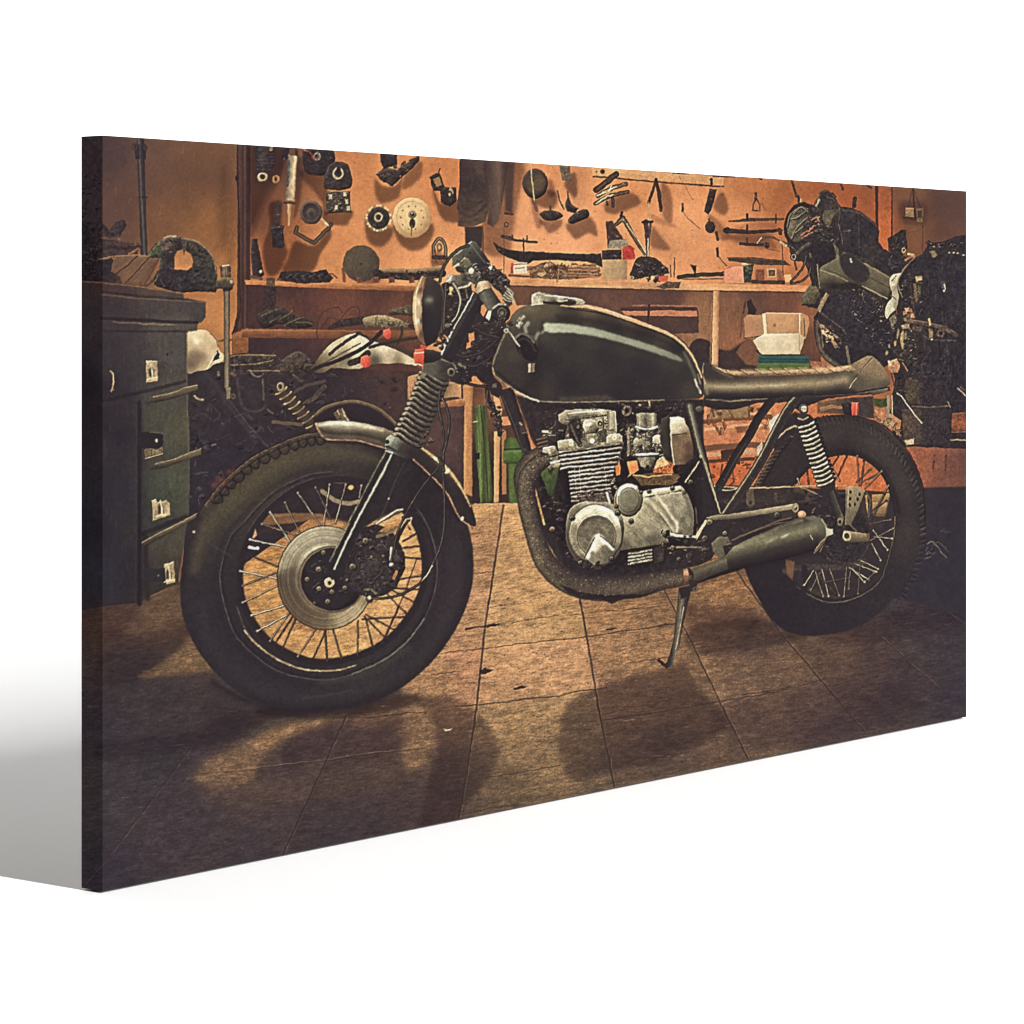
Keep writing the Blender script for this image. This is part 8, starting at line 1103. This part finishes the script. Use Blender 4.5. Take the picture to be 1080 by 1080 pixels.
    P([(503, 310), (518, 303), (528.5, 319), (527, 325), (520, 328), (515, 328)], ('l', (506, 318), (526, 310), [(0, (58, 54, 48)), (.3, (112, 110, 95)), (.55, (88, 85, 74)), (.8, (60, 56, 51)), (1, (42, 38, 38))]), tex=(.07, 3., 3)); P([(500.7, 302), (503, 298.5), (509, 296), (515, 296.5), (518, 301), (518.5, 304), (511, 306), (504, 311), (501.5, 306)], ('l', (501, 304), (518, 299), [(0, (150, 132, 104)), (.35, (226, 202, 164)), (.7, (196, 170, 134)), (1, (110, 96, 78))]), bev=(24, 1), f=.6); L([(504, 310.5), (511, 306), (518, 304)], .7, (66, 58, 52)); L([(501, 303), (504, 297.5), (510, 295)], .9, (84, 77, 66), sm=1)
    P([(519, 327), (524, 321), (531, 320), (537, 325), (538, 333), (533, 339), (524, 338), (519, 333)], (46, 41, 40), sm=1, bev=(40, 1.4), tex=(.2, 2., 3)); E(529.4, 329.5, 5, 5.4, (96, 90, 78), hole=.7, tex=(.4, 2., 3)); E(529.4, 329.8, 2.2, 2.4, (112, 104, 88), bev=(-30, .8)); L([(520, 325), (526, 321), (533, 321.5)], 1, (190, 184, 162), sm=1, f=.7, tex=(.4, 2., 3)); clutter([(522, 336), (538, 336), (540, 346), (530, 350), (522, 344)], 16, 99, (50, 44, 41), (220, 206, 174), (1.2, 3.6), .5); E(534, 349, 2.6, 2.6, (170, 160, 136), hole=.4, bev=(30, 1)); L([(537, 350), (542, 357), (546, 363)], .8, (196, 186, 160))
    use(mc)
    L([(494, 259), (484, 263), (474, 272), (467, 284), (464, 297)], 1.7, (48, 42, 40), sm=1, prof=[(-1, (38, 33, 33)), (0, (84, 76, 66)), (1, (36, 32, 32))])
    I('headlight', 'round headlight with a brass coloured rim', mc)
    P([(449, 292), (453, 292), (463, 298), (467.5, 304.5), (468.5, 320), (467.5, 336), (465.5, 350), (459, 361), (450, 365), (444, 363), (442, 330)], ('f', [(452, 296, (66, 59, 52)), (462, 303, (54, 48, 44)), (452, 316, (60, 56, 51)), (463, 320, (44, 40, 38)), (455, 335, (42, 38, 37)), (463, 345, (40, 36, 36)), (452, 358, (40, 35, 35))], 5), sm=0, tex=(.04, 3., 3), f=.7); E(452.5, 316.5, 3.6, 2.8, (170, 160, 136), f=2.6, a=.7); L([(462, 298), (466.5, 305), (467.5, 320), (466, 342), (461, 358)], .6, (96, 86, 72), sm=1, f=.7, a=.7)
    P([(445.6, 290.6), (449.6, 292.5), (449.4, 297), (446.6, 308), (445.3, 325), (445.6, 345), (447.6, 359), (449, 364), (445.6, 363), (441, 357), (438, 349), (435.6, 337), (435, 322), (436, 310), (438.6, 302), (441.5, 295)], ('f', [(446, 293, (150, 112, 78)), (441, 303, (206, 160, 112)), (444, 305, (120, 86, 62)), (438, 318, (226, 186, 138)), (442, 318, (250, 232, 196)), (445, 318, (96, 70, 54)), (437, 335, (214, 176, 132)), (441, 338, (246, 224, 184)), (444, 338, (84, 62, 50)), (440, 350, (190, 146, 104)), (445, 352, (96, 70, 54)), (446, 361, (120, 90, 66))], 1.8), f=.6, bev=(-14, 1), tex=(.08, 2., 3, 1.57, 3.)); L([(445.5, 292), (441, 302), (438.5, 314), (438, 330), (440, 348)], .8, (255, 240, 206), sm=1, f=.8, a=.7, tex=(.3, 5., 3)); L([(449, 295), (446.5, 310), (445.6, 326), (446, 346), (448.4, 361)], .6, (52, 40, 36), sm=1, f=.6, a=.8)
    use(mc)
    L([(470, 299), (469.5, 312), (468.6, 328), (468, 347)], 1.0, (66, 59, 53), sm=1, prof=[(-1, (40, 35, 35)), (-.2, (96, 88, 76)), (1, (40, 35, 35))])


TOOLS, MOTO = [], [0]


def paint():
    paint_room(); paint_shelves(); TOOLS.append(len(REG)); paint_tools(); TOOLS.append(len(REG)); paint_left(); paint_right()
    mc = MOTO[0] = I('printed_motorcycle', 'black custom motorcycle in profile in the printed picture')
    paint_rear(mc); paint_frame(mc); paint_engine(mc); paint_seat(mc)
    paint_front(mc); paint_exhaust(mc); paint_tank(mc); paint_fork(mc)
    # photographic finish of the print: local contrast, ink grain
    v = img
    def blur(a, r):
        for ax in (0, 1):
            for _ in range(2):
                c = np.cumsum(np.concatenate([np.repeat(np.take(a, [0], ax), r + 1, ax), a, np.repeat(np.take(a, [-1], ax), r, ax)], ax), ax, dtype=np.float64)
                n = a.shape[ax]
                a = ((np.take(c, range(2 * r + 1, 2 * r + 1 + n), ax) - np.take(c, range(0, n), ax)) / (2 * r + 1)).astype(np.float32)
        return a
    g = v.mean(-1, keepdims=True)
    v *= np.clip(1 + (.5 * (g - blur(g, 2)) + .16 * (g - blur(g, 14))) / (g + 12), .55, 1.7)
    # harder modelling of the bare metal of the engine
    b = box(560, 428, 740, 604); e_ = np.hypot((b[2] - 655) / 92, (b[3] - 518) / 92); m_ = np.clip((1.05 - e_) * 5, 0, 1)[..., None]
    q = v[b[0], b[1]]; gq = q.mean(-1, keepdims=True); q *= 1 + m_ * np.clip((.5 * (gq - blur(gq, 8)) + .16 * (gq - 112)) / (gq + 15), -.4, .34)
    # grit of print and surfaces
    amt = np.full(len(REG), .085, np.float32)
    for k, n_ in enumerate(REG):
        if n_ and n_[0] in ('printed_wall', 'printed_white_tank', 'printed_white_helmet', 'printed_white_sack', 'printed_brake_rotor', 'printed_open_carton', 'headlight'):
            amt[k] = .04
        elif n_ and n_[0] == 'fuel_tank':
            amt[k] = .05
        elif n_ and n_[0] in ('tyre', 'printed_tool_cabinet'):
            amt[k] = .1
        elif n_ and n_[0] == 'printed_floor':
            amt[k] = .045
    yy, xx = np.mgrid[0:H, 0:W].astype(np.float32)
    gt = noise(xx, yy, 2.2, 31, oc=2) + .7 * noise(xx, yy, 6., 33, oc=2)
    v *= 1 + (blur(amt[idm][..., None], 1)) * 1.25 * gt[..., None]
    # worn, greasy surfaces of the tools and machine parts: blotches and glints
    tools = [k for k, n_ in enumerate(REG) if n_ and TOOLS[0] <= k < TOOLS[1] and n_[0] not in ('printed_hanging_coat', 'printed_grindstone', 'printed_drum_brake', 'printed_horn')] + [k for k, n_ in enumerate(REG) if n_ and n_[0] in ('printed_dismantled_motorcycle', 'printed_dark_rack', 'printed_vise', 'printed_bench_clutter', 'printed_bench_junk', 'brake_caliper', 'rear_hub', 'carburettor', 'cylinder_head')]
    tm = blur(np.isin(idm, tools).astype(np.float32)[..., None], 1); lum = v.mean(-1, keepdims=True); dm = tm * np.clip((130 - lum) / 50, 0, 1)
    v *= 1 + dm * (.3 * noise(xx, yy, 5.0, 41, oc=2) + .22 * noise(xx, yy, 2.6, 43, oc=1))[..., None]
    gl = np.clip(noise(xx, yy, 4.2, 45, .5, 1.8, oc=2) - .42, 0, 1) * np.clip(noise(xx, yy, 16., 47, oc=1) + .45, 0, 1)
    rk = blur(np.isin(idm, [k for k, n_ in enumerate(REG) if n_ and n_[0] in ('printed_dark_rack', 'printed_vise', 'printed_bench_junk', 'printed_dismantled_motorcycle')]).astype(np.float32)[..., None], 1)
    v += dm * (1 - .72 * rk) * (gl * 240)[..., None] * np.array([1., .88, .68], np.float32)
    mm = blur((idm == MOTO[0]).astype(np.float32)[..., None], 1); v += mm * np.clip((80 - lum) / 40, 0, 1) * (gl * 150)[..., None] * np.array([1., .9, .72], np.float32)
    # small irregularity of every outline, as in a strongly processed photograph
    yy, xx = np.mgrid[0:H, 0:W].astype(np.float32)
    dx = .8 * noise(xx, yy, 8.0, 21, oc=2) + .45 * noise(xx, yy, 3.2, 22, oc=1); dy = .8 * noise(xx, yy, 8.0, 23, oc=2) + .45 * noise(xx, yy, 3.2, 24, oc=1)
    fx = np.clip(xx + dx, 0, W - 1.01); fy = np.clip(yy + dy, 0, H - 1.01); xi = fx.astype(int); yi = fy.astype(int); a = (fx - xi)[..., None]; b = (fy - yi)[..., None]
    w = (v[yi, xi] * (1 - a) + v[yi, xi + 1] * a) * (1 - b) + (v[yi + 1, xi] * (1 - a) + v[yi + 1, xi + 1] * a) * b
    idm[...] = idm[np.rint(fy).astype(int), np.rint(fx).astype(int)]
    v[...] = w
    g = v.mean(-1, keepdims=True); v *= np.clip(1 + (np.where((idm == 2)[..., None], .4, .85) * (g - blur(g, 1)) + .35 * (g - blur(g, 4))) / (g + 14), .5, 1.8)
    wl = idm == 1                      # the wall shows in three separate stretches
    for sl_, lab in [(slice(0, int((257 - OX) * S)), 'dim brown wall left of the tool board in the printed picture'), (slice(int((941 - OX) * S), W), 'dark brown wall at the right edge of the printed picture')]:
        k = I('printed_wall', lab); part_ = idm[:, sl_]; part_[wl[:, sl_]] = k
    bb = [k for k, n_ in enumerate(REG) if n_ and n_[0] == 'printed_back_bench'][0]
    k = I('printed_back_bench', 'right end of the storage bench in the printed picture'); part_ = idm[:, int((952 - OX) * S):]; part_[part_ == bb] = k
    rn = np.random.RandomState(1)
    gr = blur(rn.randn(H, W, 1).astype(np.float32), 1); gr /= gr.std()
    v *= 1 + .018 * gr
    # faded dark tones of the ink
    lum = v @ np.array([.3, .59, .11], np.float32); lum = lum[..., None]; v[...] = lum + (v - lum) * .95
    v *= 1 + np.clip((lum - 60) / 90, 0, 1) * np.array([.012, .0, -.022], np.float32); v += np.clip(1 - lum / 104, 0, 1) * np.array([19., 15., 20.], np.float32)
    fm = blur((idm == 2).astype(np.float32)[..., None], 2); v *= 1 + fm * np.clip((lum - 84) / 50, 0, 1) * np.array([.19, .165, .115], np.float32); wm = blur(wl.astype(np.float32)[..., None], 2); v *= 1 + .035 * wm * np.clip((lum - 110) / 40, 0, 1)
    v[:, :int((107.8 - OX) * S)] *= 1.4  # left wrapped edge brightened in the ink to offset the weak light there
    ty = [k for k, n_ in enumerate(REG) if n_ and n_[0] == 'tyre']; dk = blur(np.isin(idm, ty).astype(np.float32)[..., None], 1); v *= 1 - .1 * dk
    np.clip(v, 26, 252, out=v)
    return v, idm, REG


# ------------------------------------------------------------------ the scene
def build():
    pic, ids, reg = paint()
    D = bpy.data; sc = bpy.context.scene; col = sc.collection
    Hc = 0.5                                   # canvas height in metres
    F, HY = 3200.0, 336.0                      # focal length and horizon, in 1080ths of the frame
    cam_h = Hc * (940 - HY) / 797.0
    d1 = F * Hc / 797.0; d2 = F * Hc / 554.0
    A = np.array([(108 - 540) / F * d1, d1]); B = np.array([(1019 - 540) / F * d2, d2])
    Wc = float(np.linalg.norm(B - A)); u = (B - A) / Wc; n = np.array([-u[1], u[0]])   # n points to the back
    k = (86 - 540) / F
    T = float((k * A[1] - A[0]) / (n[0] - k * n[1]))        # thickness of the stretched canvas

    def pixel(x, y, z):                        # where a point of the canvas (local x along it, y to the back, z up) falls in the picture plane
        X = A[0] + u[0] * x + n[0] * y; Y = A[1] + u[1] * x + n[1] * y
        return 540 + F * X / Y, HY + F * (cam_h - z) / Y

    def shade(px, py, gain):
        fx = np.clip((px - OX) * S - .5, 0, W - 1.01); fy = np.clip((py - OY) * S - .5, 0, H - 1.01)
        xi = fx.astype(int); yi = fy.astype(int); a = (fx - xi)[..., None]; b = (fy - yi)[..., None]
        c = (pic[yi, xi] * (1 - a) + pic[yi, xi + 1] * a) * (1 - b) + (pic[yi + 1, xi] * (1 - a) + pic[yi + 1, xi + 1] * a) * b
        c = c / 255.0
        lin = np.where(c <= .04045, c / 12.92, ((c + .055) / 1.055) ** 2.4)
        return np.clip(lin / gain, 0.002, .92)

    # materials
    def mat(name, build_nodes):
        m = D.materials.new(name); m.use_nodes = True
        nt = m.node_tree; bs = nt.nodes['Principled BSDF']; build_nodes(nt, bs); return m

    def ink(nt, bs):
        at = nt.nodes.new('ShaderNodeVertexColor'); at.layer_name = 'ink'
        nt.links.new(at.outputs['Color'], bs.inputs['Base Color'])
        bs.inputs['Roughness'].default_value = .9; bs.inputs['Specular IOR Level'].default_value = 0.02
    m_ink = mat('printed_ink_on_canvas', ink)

    def mottled(c0, c1, scale, rough=.9):
        def f(nt, bs):
            tc = nt.nodes.new('ShaderNodeTexCoord'); no = nt.nodes.new('ShaderNodeTexNoise'); rp = nt.nodes.new('ShaderNodeValToRGB')
            no.inputs['Scale'].default_value = scale; no.inputs['Detail'].default_value = 5
            rp.color_ramp.elements[0].color = (*c0, 1); rp.color_ramp.elements[1].color = (*c1, 1)
            nt.links.new(tc.outputs['Object'], no.inputs['Vector']); nt.links.new(no.outputs['Fac'], rp.inputs['Fac']); nt.links.new(rp.outputs['Color'], bs.inputs['Base Color'])
            bs.inputs['Roughness'].default_value = rough; bs.inputs['Specular IOR Level'].default_value = .1
        return f
    m_linen = mat('raw_linen', mottled((.42, .37, .30), (.52, .47, .39), 60))
    m_pine = mat('pine_wood', mottled((.42, .28, .15), (.58, .41, .24), 14))
    m_white = mat('white_studio_paper', mottled((.88, .88, .88), (.9, .9, .9), 3))

    def mesh(name, vs, fs, m, parent=None, cols=None, smooth=False):
        me = D.meshes.new(name)
        vs = np.asarray(vs, np.float32); fs = np.asarray(fs, np.int32)
        me.vertices.add(len(vs)); me.vertices.foreach_set('co', vs.ravel())
        me.loops.add(fs.size); me.loops.foreach_set('vertex_index', fs.ravel())
        me.polygons.add(len(fs)); me.polygons.foreach_set('loop_start', np.arange(0, fs.size, fs.shape[1], dtype=np.int32))
        me.update(calc_edges=True)
        if cols is not None:
            ca = me.color_attributes.new('ink', 'FLOAT_COLOR', 'POINT')
            ca.data.foreach_set('color', np.concatenate([cols, np.ones((len(cols), 1))], 1).astype(np.float32).ravel())
        me.materials.append(m)
        o = D.objects.new(name, me); col.objects.link(o)
        if parent:
            o.parent = parent
        return o

    def slab(x0, x1, y0, y1, z0, z1):
        v = [(x, y, z) for x in (x0, x1) for y in (y0, y1) for z in (z0, z1)]
        return v, [(0, 1, 3, 2), (4, 6, 7, 5), (0, 4, 5, 1), (2, 3, 7, 6), (0, 2, 6, 4), (1, 5, 7, 3)]

    # the print
    root = D.objects.new('canvas_print', None); col.objects.link(root)
    root.empty_display_size = .1
    cx = A + u * (Wc / 2) + n * (T / 2)
    root.location = (cx[0], cx[1], 0.0)
    root.rotation_euler = (0, 0, math.atan2(u[1], u[0]))
    root['label'] = 'wide canvas print of a black motorcycle in a garage standing on white floor'
    root['category'] = 'canvas print'
    ox, oy = -Wc / 2, -T / 2                   # local offset of the canvas's left front corner

    NU, NV = 1360, 860
    gx, gz = np.meshgrid(np.linspace(0, Wc, NU + 1), np.linspace(0, Hc, NV + 1))
    px, py = pixel(gx, 0, gz)
    colr = shade(px, py, G_FRONT).reshape(-1, 3)
    verts = np.stack([gx + ox, np.full_like(gx, oy), gz], -1).reshape(-1, 3)
    mx = (gx[:-1, :-1] + gx[1:, 1:]) / 2; mz = (gz[:-1, :-1] + gz[1:, 1:]) / 2
    qx, qy = pixel(mx, 0, mz)
    qi = ids[np.clip(((qy - OY) * S).astype(int), 0, H - 1), np.clip(((qx - OX) * S).astype(int), 0, W - 1)].ravel()
    ii = np.arange((NU + 1) * (NV + 1)).reshape(NV + 1, NU + 1)
    quads = np.stack([ii[:-1, :-1], ii[:-1, 1:], ii[1:, 1:], ii[1:, :-1]], -1).reshape(-1, 4)
    made = {}
    for kk in range(1, len(reg)):
        name, up, label = reg[kk]
        q = quads[qi == kk]
        if not len(q):
            continue
        uv, inv = np.unique(q, return_inverse=True)
        o = mesh(name, verts[uv], inv.reshape(-1, 4), m_ink, made.get(up, root), colr[uv])
        made[kk] = o
        if label:
            o['label'] = label

    # the picture wraps round the four edges
    def edge(xs, ys, zs, gain):
        vx = (xs + ox, ys + oy, zs)
        sh_ = xs.shape
        # left edge: the picture runs on round the corner; the other edges mirror it
        ex = np.where(xs <= 0, xs, np.where(xs >= Wc, xs - ys, xs)); ez = np.where(zs >= Hc, zs - ys, np.where(zs <= 0, zs + ys, zs))
        a_, b_ = pixel(ex, np.where(xs <= 0, ys, 0), ez)
        c = shade(a_, b_, gain)
        i2 = np.arange(sh_[0] * sh_[1]).reshape(sh_)
        f = np.stack([i2[:-1, :-1], i2[:-1, 1:], i2[1:, 1:], i2[1:, :-1]], -1).reshape(-1, 4)
        mesh('canvas_edge', np.stack([np.broadcast_to(t, sh_) for t in vx], -1).reshape(-1, 3), f, m_ink, root, c.reshape(-1, 3))
    tt = np.linspace(0, T, 41)
    yy, zz = np.meshgrid(tt, np.linspace(0, Hc, NV + 1)); edge(np.zeros_like(yy), yy, zz, G_FRONT)
    yy, zz = np.meshgrid(tt[::4], np.linspace(0, Hc, 301)); edge(np.full_like(yy, Wc), yy, zz, G_FRONT)
    xx, yy = np.meshgrid(np.linspace(0, Wc, 601), tt[::4]); edge(xx, yy, np.full_like(xx, Hc), G_FRONT); edge(xx, yy, np.zeros_like(xx), G_FRONT)
    # back of the cloth, stretcher bars and the folded-over cloth
    v, f = slab(ox + .002, ox + Wc - .002, oy + .0010, oy + .0022, .002, Hc - .002); mesh('canvas_backing', v, f, m_linen, root)
    bw = .045
    for x0, x1, z0, z1 in [(.0025, bw, .0025, Hc - .0025), (Wc - bw, Wc - .0025, .0025, Hc - .0025), (bw + .0003, Wc - bw - .0003, .0025, bw), (bw + .0003, Wc - bw - .0003, Hc - bw, Hc - .0025), (Wc / 2 - bw / 2, Wc / 2 + bw / 2, bw + .0003, Hc - bw - .0003)]:
        v, f = slab(ox + x0, ox + x1, oy + .003, oy + T - .0012, z0, z1); mesh('stretcher_bar', v, f, m_pine, root)
    fw = .03
    for x0, x1, z0, z1 in [(0.0004, fw, .0004, Hc - .0004), (Wc - fw, Wc - .0004, .0004, Hc - .0004), (fw + .0003, Wc - fw - .0003, .0004, fw), (fw + .0003, Wc - fw - .0003, Hc - fw, Hc - .0004)]:
        v, f = slab(ox + x0, ox + x1, oy + T - .0009, oy + T - .0001, z0, z1); mesh('canvas_fold', v, f, m_linen, root)

    # white floor sweeping up into a white backdrop behind
    y_b = 3.9
    fl = mesh('floor', [(-14, -8, -.0015), (14, -8, -.0015), (14, y_b, -.0015), (-14, y_b, -.0015)], [(0, 1, 2, 3)], m_white); fl['kind'] = 'structure'
    rc = 1.0; prof = [(y_b + rc * math.sin(a), rc - rc * math.cos(a) - .0015) for a in np.linspace(0, math.pi / 2, 25)] + [(y_b + rc, 5.0)]
    bv = [(x, y, z) for y, z in prof for x in (-14, 14)]; bf = [(2 * q, 2 * q + 1, 2 * q + 3, 2 * q + 2) for q in range(len(prof) - 1)]
    bd = mesh('backdrop', bv, bf, m_white); bd['kind'] = 'structure'

    # one tall narrow strip light in front of the print, and a soft white room all round
    R, el = 14.0, math.radians(LAMP_EL)
    from mathutils import Vector
    mid = Vector((A[0], A[1], 0.0)); dirv = Vector((-n[0] * math.cos(el), -n[1] * math.cos(el), math.sin(el)))
    la = D.lights.new('strip_light', 'AREA'); la.shape = 'RECTANGLE'; la.size = .14; la.size_y = 2 * R * math.tan(math.radians(LAMP_SPAN / 2)); la.energy = LAMP_W; la.color = (1, .995, .985)
    lo = D.objects.new('strip_light', la); col.objects.link(lo)
    lo.location = mid + dirv * R; lo.rotation_euler = (-dirv).to_track_quat('-Z', 'Y').to_euler()
    w = D.worlds.new('World'); sc.world = w; w.use_nodes = True
    w.node_tree.nodes['Background'].inputs['Color'].default_value = (1, 1, 1, 1); w.node_tree.nodes['Background'].inputs['Strength'].default_value = WORLD

    cam = D.cameras.new('camera'); co = D.objects.new('camera', cam); col.objects.link(co)
    cam.sensor_width = 36; cam.sensor_fit = 'HORIZONTAL'; cam.lens = 36 * F / 1080; cam.shift_y = -(540 - HY) / 1080; cam.clip_start = .05; cam.clip_end = 200
    co.location = (0, 0, cam_h); co.rotation_euler = (math.pi / 2, 0, 0); sc.camera = co
    vs = sc.view_settings; vs.view_transform = 'Standard'; vs.look = 'None'; vs.exposure = 0; vs.gamma = 1; vs.use_curve_mapping = False
    sc.cycles.max_bounces = 6; sc.cycles.filter_width = 1.05


G_FRONT = 2.54
LAMP_EL, LAMP_SPAN, LAMP_W, WORLD = 30.0, 36.0, 3850.0, .08
if bpy is not None:
    build()
